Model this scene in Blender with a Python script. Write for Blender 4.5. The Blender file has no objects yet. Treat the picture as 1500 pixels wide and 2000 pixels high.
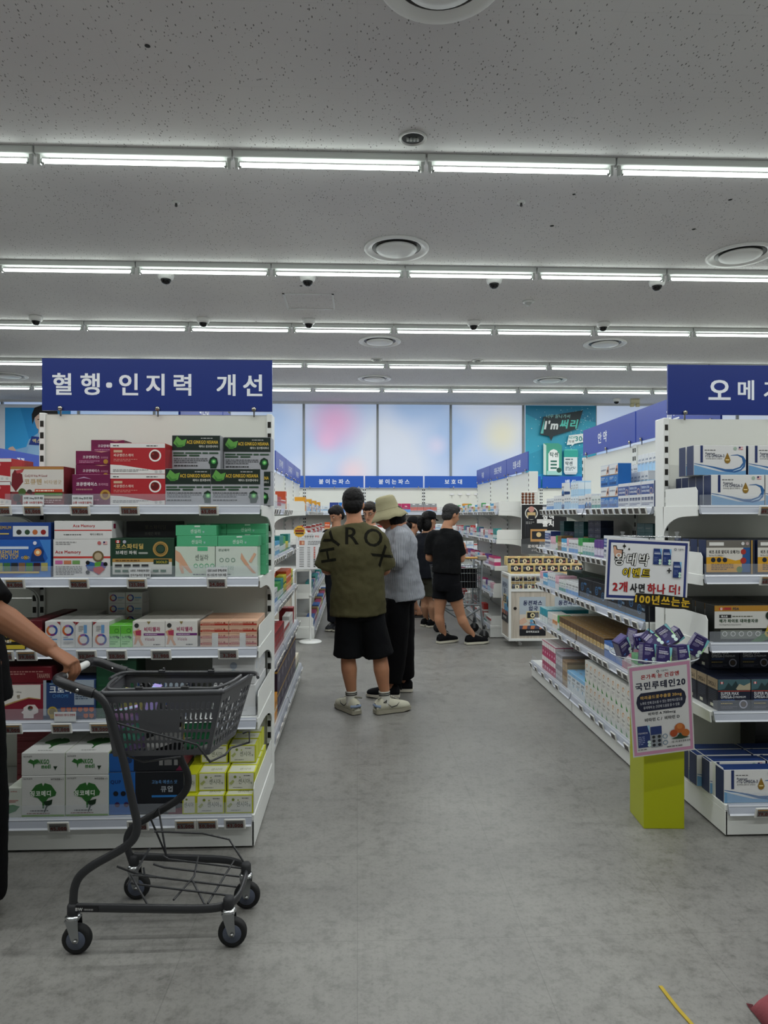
import bpy, bmesh, math, random
from mathutils import Vector, Matrix, noise
from mathutils.bvhtree import BVHTree
R = random.Random(7)
SC = bpy.context.scene
COL = SC.collection
PI = math.pi
# ---------------------------------------------------------------- camera
F, CX, HZ, TH = 1330.0, 750.0, 1006.0, math.radians(2.24)
cam = bpy.data.cameras.new('camera'); camo = bpy.data.objects.new('camera', cam); COL.objects.link(camo)
camo.location = (0, 0, 1.5); camo.rotation_euler = (PI/2, 0, -TH)
cam.sensor_fit = 'VERTICAL'; cam.sensor_height = 24; cam.lens = 24*F/2000
cam.shift_y = (1000-HZ)/2000*-1; cam.clip_start = .05
SC.camera = camo
# ---------------------------------------------------------------- view, world, lamps
SC.view_settings.view_transform = 'Standard'; SC.view_settings.look = 'None'
SC.view_settings.gamma = 1; SC.view_settings.use_curve_mapping = False
SC.view_settings.exposure = 0.0
w = bpy.data.worlds.new('world'); SC.world = w; w.use_nodes = True
w.node_tree.nodes['Background'].inputs[0].default_value = (.8, .85, 1, 1)
w.node_tree.nodes['Background'].inputs[1].default_value = .10
CEIL = 3.75
ROWS = [.45, 2.35, 4.25, 6.15, 8.05, 9.97, 11.9]
LAMP_W = 10.5      # each ceiling tube; its lamp sits in the fixture's builder
# ---------------------------------------------------------------- helpers
CT, ST = math.cos(TH), math.sin(TH)
def WX(px, Y):
    t = (px-CX)/F
    return Y*(t*CT+ST)/(CT-t*ST)
def WZ(py, X, Y): return 1.5+(HZ-py)*(X*ST+Y*CT)/F
def at(px, py, Y):
    x = WX(px, Y); return Vector((x, Y, WZ(py, x, Y)))
def hx(h):
    h = h.lstrip('#')
    if len(h) == 3: h = ''.join(a*2 for a in h)
    r = [int(h[i:i+2], 16)/255 for i in (0, 2, 4)]
    return tuple((a/12.92 if a <= .04045 else ((a+.055)/1.055)**2.4) for a in r)+(1,)
MATS = {}
def mat(name, rough=.5, metal=0, spec=.5, noise_amt=.0, nscale=40, bump=0, bscale=200, trans=0, ior=1.45, emit=None, alpha=1, sss=0):
    m = bpy.data.materials.new(name); m.use_nodes = True; nt = m.node_tree; b = nt.nodes['Principled BSDF']
    b.inputs['Roughness'].default_value = rough; b.inputs['Metallic'].default_value = metal
    b.inputs['Specular IOR Level'].default_value = spec; b.inputs['IOR'].default_value = ior
    b.inputs['Transmission Weight'].default_value = trans; b.inputs['Alpha'].default_value = alpha
    at_ = nt.nodes.new('ShaderNodeAttribute'); at_.attribute_name = 'Col'
    src = at_.outputs['Color']
    tc = nt.nodes.new('ShaderNodeTexCoord')
    if noise_amt:
        n = nt.nodes.new('ShaderNodeTexNoise'); n.inputs['Scale'].default_value = nscale; n.inputs['Detail'].default_value = 4
        nt.links.new(tc.outputs['Object'], n.inputs['Vector'])
        mr = nt.nodes.new('ShaderNodeMapRange'); mr.inputs['To Min'].default_value = 1-noise_amt; mr.inputs['To Max'].default_value = 1+noise_amt
        nt.links.new(n.outputs['Fac'], mr.inputs['Value'])
        mx = nt.nodes.new('ShaderNodeVectorMath'); mx.operation = 'SCALE'
        nt.links.new(src, mx.inputs[0]); nt.links.new(mr.outputs[0], mx.inputs['Scale']); src = mx.outputs[0]
    nt.links.new(src, b.inputs['Base Color'])
    if bump:
        n = nt.nodes.new('ShaderNodeTexNoise'); n.inputs['Scale'].default_value = bscale
        nt.links.new(tc.outputs['Object'], n.inputs['Vector'])
        bp = nt.nodes.new('ShaderNodeBump'); bp.inputs['Strength'].default_value = bump; bp.inputs['Distance'].default_value = .002
        nt.links.new(n.outputs['Fac'], bp.inputs['Height']); nt.links.new(bp.outputs[0], b.inputs['Normal'])
    if emit:
        nt.links.new(src, b.inputs['Emission Color']); b.inputs['Emission Strength'].default_value = emit
    if sss:
        b.inputs['Subsurface Weight'].default_value = sss; b.inputs['Subsurface Scale'].default_value = .01
    MATS[name] = m; return m
mat('card', .42, noise_amt=.03, nscale=6)
mat('paint', .35, noise_amt=.03, nscale=3)
mat('plastic', .35, bump=.05, bscale=400)
mat('gloss', .15)
mat('rubber', .7, bump=.1)
mat('chrome', .22, metal=1, noise_amt=.05)
mat('fabric', .9, spec=.15, noise_amt=.13, nscale=14, bump=.5, bscale=90)
mat('skin', .55, spec=.35, noise_amt=.08, nscale=25, bump=.15, bscale=120, sss=.08)
mat('hair', .6, spec=.2, noise_amt=.3, nscale=60, bump=1, bscale=45)
mat('tube', .4, emit=6.0)
mat('acrylic', .06, alpha=.12, spec=.5)
def custom(name, fn, rough=.5):
    m = bpy.data.materials.new(name); m.use_nodes = True; fn(m.node_tree, m.node_tree.nodes['Principled BSDF']); MATS[name] = m; return m
def nn(nt, t, **k):
    n = nt.nodes.new(t)
    for a, b in k.items():
        if a in n.inputs: n.inputs[a].default_value = b
        else: setattr(n, a, b)
    return n
def ramp(nt, fac, stops):
    r = nt.nodes.new('ShaderNodeValToRGB'); e = r.color_ramp.elements
    while len(e) < len(stops): e.new(.5)
    for i, (p, c) in enumerate(stops): e[i].position = p; e[i].color = c
    nt.links.new(fac, r.inputs[0]); return r.outputs[0]
def mixc(nt, fac, a, b, mode='MIX'):
    m = nt.nodes.new('ShaderNodeMix'); m.data_type = 'RGBA'; m.blend_type = mode
    if isinstance(fac, float): m.inputs[0].default_value = fac
    else: nt.links.new(fac, m.inputs[0])
    for s, k in ((a, 6), (b, 7)):
        if isinstance(s, tuple): m.inputs[k].default_value = s
        else: nt.links.new(s, m.inputs[k])
    return m.outputs[2]
def f_floor(nt, b):
    L = nt.links.new
    tc = nn(nt, 'ShaderNodeTexCoord'); o = tc.outputs['Object']
    n1 = nn(nt, 'ShaderNodeTexNoise', Scale=1.6, Detail=9, Roughness=.62); L(o, n1.inputs['Vector'])
    n2 = nn(nt, 'ShaderNodeTexNoise', Scale=14, Detail=8, Roughness=.75); L(o, n2.inputs['Vector'])
    n3 = nn(nt, 'ShaderNodeTexNoise', Scale=55, Detail=6, Roughness=.8); L(o, n3.inputs['Vector'])
    c1 = ramp(nt, n1.outputs['Fac'], [(.35, hx('706f6c')), (.65, hx('7d7c78'))])
    c2 = ramp(nt, n2.outputs['Fac'], [(.33, (.55, .55, .54, 1)), (.5, (1, 1, 1, 1)), (.7, (1.12, 1.12, 1.12, 1))])
    c3 = ramp(nt, n3.outputs['Fac'], [(.38, (.6, .6, .6, 1)), (.5, (1, 1, 1, 1))])
    c = mixc(nt, .8, c1, c2, 'MULTIPLY'); c = mixc(nt, .55, c, c3, 'MULTIPLY')
    br = nn(nt, 'ShaderNodeTexBrick', Scale=1.0); br.offset = 0
    br.inputs['Brick Width'].default_value = .6; br.inputs['Row Height'].default_value = .6; br.inputs['Mortar Size'].default_value = .0016
    br.inputs['Color1'].default_value = (1, 1, 1, 1); br.inputs['Color2'].default_value = (.97, .97, .97, 1); br.inputs['Mortar'].default_value = (.72, .72, .72, 1)
    L(o, br.inputs['Vector']); c = mixc(nt, .8, c, br.outputs['Color'], 'MULTIPLY')
    L(c, b.inputs['Base Color'])
    L(ramp(nt, n2.outputs['Fac'], [(.3, (.36, .36, .36, 1)), (.7, (.5, .5, .5, 1))]), b.inputs['Roughness'])
    bp = nn(nt, 'ShaderNodeBump', Strength=.12, Distance=.002); L(n3.outputs['Fac'], bp.inputs['Height']); L(bp.outputs[0], b.inputs['Normal'])
custom('floor_vinyl', f_floor)
def f_ceil(nt, b):
    L = nt.links.new
    tc = nn(nt, 'ShaderNodeTexCoord'); o = tc.outputs['Object']
    cols = None
    for i, (rot, sc) in enumerate(((.5, 60), (-.7, 70))):
        mp = nn(nt, 'ShaderNodeMapping'); mp.inputs['Rotation'].default_value = (0, 0, rot); mp.inputs['Scale'].default_value = (1, .42, 1); L(o, mp.inputs[0])
        v = nn(nt, 'ShaderNodeTexVoronoi', Scale=sc); v.inputs['Randomness'].default_value = 1; L(mp.outputs[0], v.inputs['Vector'])
        s = nn(nt, 'ShaderNodeSeparateColor'); L(v.outputs['Color'], s.inputs[0])
        th = nn(nt, 'ShaderNodeMath', operation='MULTIPLY'); L(s.outputs[0], th.inputs[0]); th.inputs[1].default_value = .21
        lt = nn(nt, 'ShaderNodeMath', operation='LESS_THAN'); L(v.outputs['Distance'], lt.inputs[0]); L(th.outputs[0], lt.inputs[1])
        cols = lt.outputs[0] if cols is None else (lambda a, c: (L(a, (m := nn(nt, 'ShaderNodeMath', operation='MAXIMUM')).inputs[0]), L(c, m.inputs[1]), m.outputs[0])[2])(cols, lt.outputs[0])
    n = nn(nt, 'ShaderNodeTexNoise', Scale=.8, Detail=3); L(o, n.inputs['Vector'])
    base = ramp(nt, n.outputs['Fac'], [(.3, hx('d0cdce')), (.7, hx('dad8d7'))])
    n2 = nn(nt, 'ShaderNodeTexNoise', Scale=5); L(o, n2.inputs['Vector'])
    c = mixc(nt, cols, base, hx('706e6d'))
    br = nn(nt, 'ShaderNodeTexBrick', Scale=1.0); br.offset = 0
    br.inputs['Brick Width'].default_value = 1.2; br.inputs['Row Height'].default_value = .6; br.inputs['Mortar Size'].default_value = .0012
    br.inputs['Color1'].default_value = (1, 1, 1, 1); br.inputs['Color2'].default_value = (.985, .985, .985, 1); br.inputs['Mortar'].default_value = (.86, .86, .86, 1)
    L(o, br.inputs['Vector']); c = mixc(nt, .8, c, br.outputs['Color'], 'MULTIPLY')
    L(c, b.inputs['Base Color']); b.inputs['Roughness'].default_value = .9
custom('ceiling_tile', f_ceil)
def f_film(nt, b):     # frosted film with soft colour blobs in the film itself, backlit by emission
    L = nt.links.new
    tc = nn(nt, 'ShaderNodeTexCoord'); sp = nn(nt, 'ShaderNodeSeparateXYZ'); L(tc.outputs['Object'], sp.inputs[0])
    n = nn(nt, 'ShaderNodeTexNoise', Scale=.7, Detail=1); L(tc.outputs['Object'], n.inputs['Vector'])
    c = ramp(nt, n.outputs['Fac'], [(.35, hx('a9c4ea')), (.5, hx('c3d3ee')), (.65, hx('d6deec'))])
    for (x, z, r, col, k) in ((-.45, 3.35, .75, 'e6a4cf', .8), (-.6, 3.0, .35, 'f0b4d8', .6), (-.1, 2.35, .45, 'f6d6d8', .7), (2.9, 3.1, .6, 'eee6b0', .6), (1.6, 2.9, .3, 'e6dcf0', .6), (-4.8, 3, .6, 'dfe6ee', .6)):
        v = nn(nt, 'ShaderNodeVectorMath', operation='DISTANCE'); L(tc.outputs['Object'], v.inputs[0]); v.inputs[1].default_value = (x, 13.6, z)
        mr = nn(nt, 'ShaderNodeMapRange'); mr.interpolation_type = 'SMOOTHSTEP'; mr.inputs['From Min'].default_value = 0; mr.inputs['From Max'].default_value = r; mr.inputs['To Min'].default_value = k; mr.inputs['To Max'].default_value = 0
        L(v.outputs['Value'], mr.inputs['Value']); c = mixc(nt, mr.outputs[0], c, hx(col))
    L(mixc(nt, .55, c, (0, 0, 0, 1)), b.inputs['Base Color']); L(c, b.inputs['Emission Color']); b.inputs['Emission Strength'].default_value = .54; b.inputs['Roughness'].default_value = .4
custom('window_film', f_film)
def f_wood(nt, b):
    L = nt.links.new
    tc = nn(nt, 'ShaderNodeTexCoord'); mp = nn(nt, 'ShaderNodeMapping'); mp.inputs['Scale'].default_value = (30, 30, 2.5); L(tc.outputs['Object'], mp.inputs[0])
    n = nn(nt, 'ShaderNodeTexNoise', Scale=1.2, Detail=5); L(mp.outputs[0], n.inputs['Vector'])
    L(ramp(nt, n.outputs['Fac'], [(.3, hx('a59c90')), (.7, hx('c4bcb0'))]), b.inputs['Base Color']); b.inputs['Roughness'].default_value = .5
custom('pale_wood', f_wood)
def f_stripe(nt, b):
    L = nt.links.new
    tc = nn(nt, 'ShaderNodeTexCoord'); sp = nn(nt, 'ShaderNodeSeparateXYZ'); L(tc.outputs['Object'], sp.inputs[0])
    n = nn(nt, 'ShaderNodeTexNoise', Scale=4, Detail=2); L(tc.outputs['Object'], n.inputs['Vector'])
    a = nn(nt, 'ShaderNodeMath', operation='MULTIPLY_ADD'); L(n.outputs['Fac'], a.inputs[0]); a.inputs[1].default_value = .02; L(sp.outputs['X'], a.inputs[2])
    dx = nn(nt, 'ShaderNodeMath', operation='SUBTRACT'); L(a.outputs[0], dx.inputs[0]); dx.inputs[1].default_value = .36
    dy = nn(nt, 'ShaderNodeMath', operation='SUBTRACT'); L(sp.outputs['Y'], dy.inputs[0]); dy.inputs[1].default_value = 5.68
    a1 = nn(nt, 'ShaderNodeMath', operation='ARCTAN2'); L(dy.outputs[0], a1.inputs[0]); L(dx.outputs[0], a1.inputs[1])
    a2 = nn(nt, 'ShaderNodeMath', operation='MULTIPLY'); L(a1.outputs[0], a2.inputs[0]); a2.inputs[1].default_value = 135
    s = nn(nt, 'ShaderNodeMath', operation='SINE'); L(a2.outputs[0], s.inputs[0])
    L(ramp(nt, s.outputs[0], [(.0, hx('9da0a6')), (.5, hx('545862'))]), b.inputs['Base Color']); b.inputs['Roughness'].default_value = .85
    n3 = nn(nt, 'ShaderNodeTexNoise', Scale=12, Detail=3); L(tc.outputs['Object'], n3.inputs['Vector'])
    bp = nn(nt, 'ShaderNodeBump', Strength=.6, Distance=.01); L(n3.outputs['Fac'], bp.inputs['Height']); L(bp.outputs[0], b.inputs['Normal'])
custom('striped_cotton', f_stripe)

CHARS = '!%&\'()+,-./0123456789:?ABCDEFGHIJKLMNOPQRSTUVWXYZabcdefghijklmnopqrstuvwxyz·가간감강개거건경고골공과관광국굴굿균근기길께꽃나남내너년노녹놀농뇌누눈는능다당대더도동될드디딘딜땐라락러런레렉력령로롤롭루룰를리림마매맥메면모목무물미민밀바박반방밴밸번베벤보부분붓붙브블비사산색샷서선섭성센셔소솔수순슐스시식신실십써쓰씨아안알액야약양어얼엄업에엑엔엘엠여연열염영예오옥온옵완왕운움워원위유은을음이인일입있자잘장전절점정제젠족종좋죠줄중즈지진질집징챙추축출취츠치칼캡케코큐크타탁테텍텐토통트티틴팅파판퍼펜편포품프플핏하한할함해행혈호화환황회후휴히'
_T, _G = {}, {}
def atlas(chars, bold):       # outlines of single characters, one per line of a text curve, each followed by a bar that gives its advance
    c = bpy.data.curves.new('lettering', 'FONT'); c.body = '\n'.join(k+'|' for k in chars); c.resolution_u = 3; c.offset = bold; c.space_line = 4
    o = bpy.data.objects.new('lettering', c); m = bpy.data.meshes.new_from_object(o)
    rows = {}
    par = list(range(len(m.vertices)))
    def find(a):
        while par[a] != a: par[a] = par[par[a]]; a = par[a]
        return a
    for e in m.edges: par[find(e.vertices[0])] = find(e.vertices[1])
    isl = {}
    for v in m.vertices: isl.setdefault(find(v.index), []).append(v.index)
    cen = {}
    for k, vs in isl.items():
        ys = [m.vertices[i].co.y for i in vs]; cen[k] = round(-((min(ys)+max(ys))/2-.35)/4)
        rows.setdefault(cen[k], []).append(k)
    pf = {}
    for p in m.polygons: pf.setdefault(find(p.vertices[0]), []).append(tuple(p.vertices))
    for r, ks in rows.items():
        if not 0 <= r < len(chars): continue
        bar = max(ks, key=lambda k: max(m.vertices[i].co.x for i in isl[k])); adv = min(m.vertices[i].co.x for i in isl[bar])
        vs = []; fs = []; mp = {}
        for k in ks:
            if k == bar: continue
            for i in isl[k]: mp[i] = len(vs); vs.append((m.vertices[i].co.x, m.vertices[i].co.y+4*r))
            fs += [tuple(mp[i] for i in f) for f in pf.get(k, [])]
        _G[chars[r], bold] = (vs, fs, max(.2, adv-.07))
    bpy.data.objects.remove(o); bpy.data.curves.remove(c); bpy.data.meshes.remove(m)
atlas([k for k in CHARS if k not in ' |'], 0.0)
def glyphs(s, bold=.0, shear=0.0):    # heavier weights are shifted overprints of the same outline
    k = (s, bold, shear)
    if k in _T: return _T[k]
    miss = [c for c in set(s) if c != ' ' and (c, 0.0) not in _G]
    if miss: print('MISSING GLYPHS', miss); atlas(miss, 0.0)
    e = min(bold, .05)*.75
    sh = [(0, 0)] if e <= 0 else [(-e, 0), (e, 0)] if bold <= .02 else [(-e, -e*.7), (e, -e*.7), (e, e*.7), (-e, e*.7)]
    vs = []; fs = []; x = 0
    for c in s:
        if c == ' ': x += .26; continue
        v, f, adv = _G.get((c, 0.0), ([], [], .5))
        for i, (dx, dy) in enumerate(sh):
            b = len(vs); vs += [(x+p+dx+shear*q, q+dy, i*3e-5) for p, q in v]; fs += [tuple(b+i for i in g) for g in f]
        x += adv+2*e
    if vs:
        x0 = min(a[0] for a in vs); x1 = max(a[0] for a in vs); y0 = min(a[1] for a in vs); y1 = max(a[1] for a in vs)
    else: x0 = y0 = 0; x1 = y1 = 1
    _T[k] = ([(a-x0, b-y0, c) for a, b, c in vs], fs, x1-x0, y1-y0); return _T[k]

class MB:
    def __init__(s): s.v = []; s.f = []; s.c = []; s.m = []; s.s = []; s.mats = []
    def mi(s, m):
        if m not in s.mats: s.mats.append(m)
        return s.mats.index(m)
    def add(s, vs, fs, col='#fff', m='card', smooth=False):
        b = len(s.v); s.v += [tuple(v) for v in vs]; c = hx(col) if isinstance(col, str) else col; k = s.mi(m)
        for f in fs: s.f.append(tuple(b+i for i in f)); s.c.append(c); s.m.append(k); s.s.append(smooth)
        return s
    def box(s, x0, y0, z0, x1, y1, z1, col='#fff', m='card', b=0, M=None):
        if x0 > x1: x0, x1 = x1, x0
        if y0 > y1: y0, y1 = y1, y0
        if z0 > z1: z0, z1 = z1, z0
        if b <= 0:
            vs = [(x, y, z) for z in (z0, z1) for x, y in ((x0, y0), (x1, y0), (x1, y1), (x0, y1))]
            fs = [(3, 2, 1, 0), (4, 5, 6, 7), (0, 1, 5, 4), (1, 2, 6, 5), (2, 3, 7, 6), (3, 0, 4, 7)]
        else:
            b = min(b, (x1-x0)*.45, (y1-y0)*.45, (z1-z0)*.45); vs = []; fs = []; idx = {}
            for i in (0, 1):
                for j in (0, 1):
                    for k in (0, 1):
                        X, Y, Z = (x0, x1)[i], (y0, y1)[j], (z0, z1)[k]; dx, dy, dz = (b, -b)[i], (b, -b)[j], (b, -b)[k]
                        for ax, p in (('x', (X, Y+dy, Z+dz)), ('y', (X+dx, Y, Z+dz)), ('z', (X+dx, Y+dy, Z))):
                            idx[i, j, k, ax] = len(vs); vs.append(p)
            def fc(*ks):
                q = [idx[k] for k in ks]; p = [Vector(vs[a]) for a in q]
                n = (p[1]-p[0]).cross(p[2]-p[0]); ctr = Vector(((x0+x1)/2, (y0+y1)/2, (z0+z1)/2))
                fs.append(tuple(q) if n.dot((sum(p, Vector())/len(p))-ctr) > 0 else tuple(reversed(q)))
            for a in (0, 1):
                fc((a, 0, 0, 'x'), (a, 1, 0, 'x'), (a, 1, 1, 'x'), (a, 0, 1, 'x')); fc((0, a, 0, 'y'), (1, a, 0, 'y'), (1, a, 1, 'y'), (0, a, 1, 'y')); fc((0, 0, a, 'z'), (1, 0, a, 'z'), (1, 1, a, 'z'), (0, 1, a, 'z'))
                for c in (0, 1):
                    fc((a, c, 0, 'x'), (a, c, 1, 'x'), (a, c, 1, 'y'), (a, c, 0, 'y')); fc((a, 0, c, 'x'), (a, 1, c, 'x'), (a, 1, c, 'z'), (a, 0, c, 'z')); fc((0, a, c, 'y'), (1, a, c, 'y'), (1, a, c, 'z'), (0, a, c, 'z'))
                    for d in (0, 1): fc((a, c, d, 'x'), (a, c, d, 'y'), (a, c, d, 'z'))
        if M: vs = [M@Vector(v) for v in vs]
        return s.add(vs, fs, col, m)
    def tube(s, pts, r, col='#fff', m='paint', n=8, closed=False, flat=1.0, up=(0, 0, 1), caps=True):
        pts = [Vector(p) for p in pts]; N = len(pts); rs = r if isinstance(r, (list, tuple)) else [r]*N; vs = []; fs = []
        u = None
        for i, p in enumerate(pts):
            a = pts[i-1] if (i or closed) else p; c = pts[(i+1) % N] if (i < N-1 or closed) else p
            t = (c-a).normalized()
            if u is None:
                u = Vector(up)-t*Vector(up).dot(t)
                if u.length < .05: u = Vector((1, 0, 0))-t*t.x
            else: u = u-t*u.dot(t)
            u.normalize(); w_ = t.cross(u); rr = rs[i]
            ra, rb = rr if isinstance(rr, tuple) else (rr, rr*flat)
            for k in range(n):
                a_ = 2*PI*k/n; vs.append(p+u*(ra*math.cos(a_))+w_*(rb*math.sin(a_)))
        for i in range(N if closed else N-1):
            for k in range(n):
                a0, a1 = i*n+k, i*n+(k+1) % n; b0, b1 = ((i+1) % N)*n+k, ((i+1) % N)*n+(k+1) % n; fs.append((a0, a1, b1, b0))
        s.add(vs, fs, col, m, True)
        if caps and not closed: s.add([vs[k] for k in range(n)], [tuple(reversed(range(n)))], col, m); s.add([vs[(N-1)*n+k] for k in range(n)], [tuple(range(n))], col, m)
        return s
    def lathe(s, prof, ctr=(0, 0, 0), n=24, col='#fff', m='paint', M=None, smooth=True):
        vs = []; fs = []; T = Matrix.Translation(ctr)@(M or Matrix())
        for r, z in prof:
            for k in range(n): a = 2*PI*k/n; vs.append(T@Vector((r*math.cos(a), r*math.sin(a), z)))
        for i in range(len(prof)-1):
            for k in range(n): fs.append((i*n+k, i*n+(k+1) % n, (i+1)*n+(k+1) % n, (i+1)*n+k))
        fs.append(tuple(reversed(range(n)))); fs.append(tuple((len(prof)-1)*n+k for k in range(n)))
        return s.add(vs, fs, col, m, smooth)
    def prism(s, poly, fn, t, col='#fff', m='paint'):   # poly 2d -> fn(u,v,w), extruded w 0..t
        n = len(poly); vs = [fn(u, v, 0) for u, v in poly]+[fn(u, v, t) for u, v in poly]
        fs = [tuple(range(n)), tuple(reversed(range(n, 2*n)))]+[((i+1) % n, i, n+i, n+(i+1) % n) for i in range(n)]
        s.add(vs, fs, col, m); return s
    def build(s, name, parent=None, M=None, mods=None):
        me = bpy.data.meshes.new(name); me.from_pydata([tuple(v) for v in s.v], [], s.f)
        for k in s.mats: me.materials.append(MATS[k])
        me.polygons.foreach_set('material_index', s.m); me.polygons.foreach_set('use_smooth', s.s)
        ca = me.color_attributes.new('Col', 'FLOAT_COLOR', 'CORNER'); d = []
        for p, c in zip(me.polygons, s.c): d += list(c)*p.loop_total
        ca.data.foreach_set('color', d); me.update()
        o = bpy.data.objects.new(name, me); COL.objects.link(o)
        if M: o.matrix_world = M
        if parent: o.parent = parent
        return o
def tag(o, label, cat, group=None, kind=None):
    if label: o['label'] = label
    if cat: o['category'] = cat
    if group: o['group'] = group
    if kind: o['kind'] = kind
    return o
def empty(name, loc, label, cat, rz=0, group=None):
    o = bpy.data.objects.new(name, None); COL.objects.link(o); o.location = loc; o.rotation_euler = (0, 0, rz); o.empty_display_size = .05
    return tag(o, label, cat, group)
def copy_tree(o, parent=None):
    c = o.copy(); COL.objects.link(c); c.parent = parent
    for ch in list(o.children): copy_tree(ch, c)
    return c

# ---------------------------------------------------------------- prints on flat faces
class Face:
    """a rectangular face: origin at its lower left, u to the right, v up; drawn on in fractions of width and height"""
    def __init__(s, mb, o, u, v, W, H, m='card', e=.00012):
        s.mb, s.o, s.u, s.v, s.W, s.H, s.m, s.e = mb, Vector(o), Vector(u).normalized(), Vector(v).normalized(), W, H, m, e
        s.n = s.u.cross(s.v); s.k = 1
    def P(s, a, b): return s.o+s.u*a+s.v*b+s.n*(s.e*s.k+.0002)
    def poly(s, pts, col):
        s.mb.add([s.P(a*s.W, b*s.H) for a, b in pts], [tuple(range(len(pts)))], col, s.m)
    def text(s, t, u, v, h, col, al='l', mw=None, bold=.012, shear=0.0, rot=0):
        vs, fs, w_, hh = glyphs(t, bold, shear); sz = h*s.H/max(hh, .6)
        wid = w_*sz; sx = 1.0
        if mw and wid > mw*s.W: sx = mw*s.W/wid
        wid *= sx; x0 = u*s.W-(wid if al == 'r' else wid/2 if al == 'c' else 0); y0 = v*s.H
        cr, sr = math.cos(rot), math.sin(rot)
        q = []
        for a, b, c in vs:
            a *= sz*sx; b *= sz; q.append(s.P(x0+a*cr-b*sr, y0+a*sr+b*cr)+s.n*c)
        s.mb.add(q, fs, col, s.m)
    def draw(s, art):
        for a in art:
            s.k += 1; t = a[0]
            if t == 'r': s.poly([(a[1], a[2]), (a[3], a[2]), (a[3], a[4]), (a[1], a[4])], a[5])
            elif t == 't': s.text(*a[1:])
            elif t == 'p': s.poly(a[1], a[2])
            elif t == 'c': s.poly([(a[1]+a[3]*s.H/s.W*math.cos(k*PI/8), a[2]+a[3]*math.sin(k*PI/8)) for k in range(16)], a[4])
            elif t == 'o':     # ring u v r width col
                for k in range(20):
                    f = lambda r, j: (a[1]+r*s.H/s.W*math.cos(j*PI/10), a[2]+r*math.sin(j*PI/10))
                    c_ = a[5][k*len(a[5])//20] if isinstance(a[5], list) else a[5]
                    s.poly([f(a[3]-a[4], k), f(a[3], k), f(a[3], k+1), f(a[3]-a[4], k+1)], c_)
            elif t == 'l':     # fine print: u0 v0 u1 v1 rows colour
                n = a[5]; dv = (a[4]-a[2])/n; rr = random.Random(int(a[1]*99+a[2]*999))
                for i in range(n):
                    u = a[1]; v = a[2]+dv*(i+.2)
                    end = a[1]+(a[3]-a[1])*(1 if i else .7)
                    while u < end:
                        w_ = rr.uniform(.02, .07); s.poly([(u, v), (min(u+w_, end), v), (min(u+w_, end), v+dv*.5), (u, v+dv*.5)], a[6]); u += w_+.012
            elif t == 'pill':
                s.poly([(a[1], a[2]), (a[3], a[2]), (a[3]+.012, (a[2]+a[4])/2), (a[3], a[4]), (a[1], a[4]), (a[1]-.012, (a[2]+a[4])/2)], a[5])
            elif t == 'us':
                u, v, w_, h = a[1:5]
                for i in range(7): s.poly([(u, v+h*i/7), (u+w_, v+h*i/7), (u+w_, v+h*(i+1)/7), (u, v+h*(i+1)/7)], '#b33' if i % 2 == 0 else '#eee')
                s.k += 1; s.poly([(u, v+h*.45), (u+w_*.45, v+h*.45), (u+w_*.45, v+h), (u, v+h)], '#225')
            elif t == 'ca':
                u, v, w_, h = a[1:5]; s.poly([(u, v), (u+w_, v), (u+w_, v+h), (u, v+h)], '#b22'); s.k += 1
                s.poly([(u+w_*.27, v), (u+w_*.73, v), (u+w_*.73, v+h), (u+w_*.27, v+h)], '#eee'); s.k += 1; s.poly([(u+w_*.5, v+h*.15), (u+w_*.64, v+h*.5), (u+w_*.5, v+h*.9), (u+w_*.36, v+h*.5)], '#b22')
KIND = {}
def pbox(key, name, w, d, h, base, front=(), top=(), side=(), tc=None, sc=None, bev=.0012, left=None):
    mb = MB(); mb.box(-w/2, -d/2, 0, w/2, d/2, h, base, 'card', bev)
    if tc: top = [('r', 0, 0, 1, 1, tc)]+list(top)
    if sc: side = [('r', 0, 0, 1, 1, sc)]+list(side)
    Face(mb, (-w/2+bev, -d/2, bev), (1, 0, 0), (0, 0, 1), w-2*bev, h-2*bev).draw(front)
    Face(mb, (-w/2+bev, -d/2+bev, h), (1, 0, 0), (0, 1, 0), w-2*bev, d-2*bev).draw(top)
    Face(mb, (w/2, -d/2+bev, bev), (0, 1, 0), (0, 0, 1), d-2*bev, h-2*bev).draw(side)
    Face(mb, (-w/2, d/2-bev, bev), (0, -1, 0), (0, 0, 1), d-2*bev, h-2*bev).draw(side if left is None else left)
    o = mb.build(name); me = o.data; bpy.data.objects.remove(o)
    KIND[key] = (name, me, w, d, h); return me
def put(key, x, y, z, label, group=None, rz=0, cat='box', M=None):
    name, me, w, d, h = KIND[key]
    o = bpy.data.objects.new(name, me); COL.objects.link(o); o.location = (x, y, z); o.rotation_euler = (0, 0, rz)
    if M: o.matrix_world = M
    return tag(o, label, cat, group)
ORD = ['first', 'second', 'third', 'fourth', 'fifth', 'sixth', 'seventh', 'eighth', 'ninth', 'tenth', 'eleventh', 'twelfth', 'thirteenth', 'fourteenth', 'fifteenth', 'sixteenth', 'seventeenth', 'eighteenth', 'nineteenth', 'twentieth']
def ordn(i):
    if i < 20: return ORD[i]
    t = ['twenty', 'thirty', 'forty', 'fifty', 'sixty', 'seventy', 'eighty', 'ninety'][(i+1)//10-2]; r = (i+1) % 10
    return t+'-'+ORD[r-1] if r else t[:-1]+'ieth'
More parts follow.
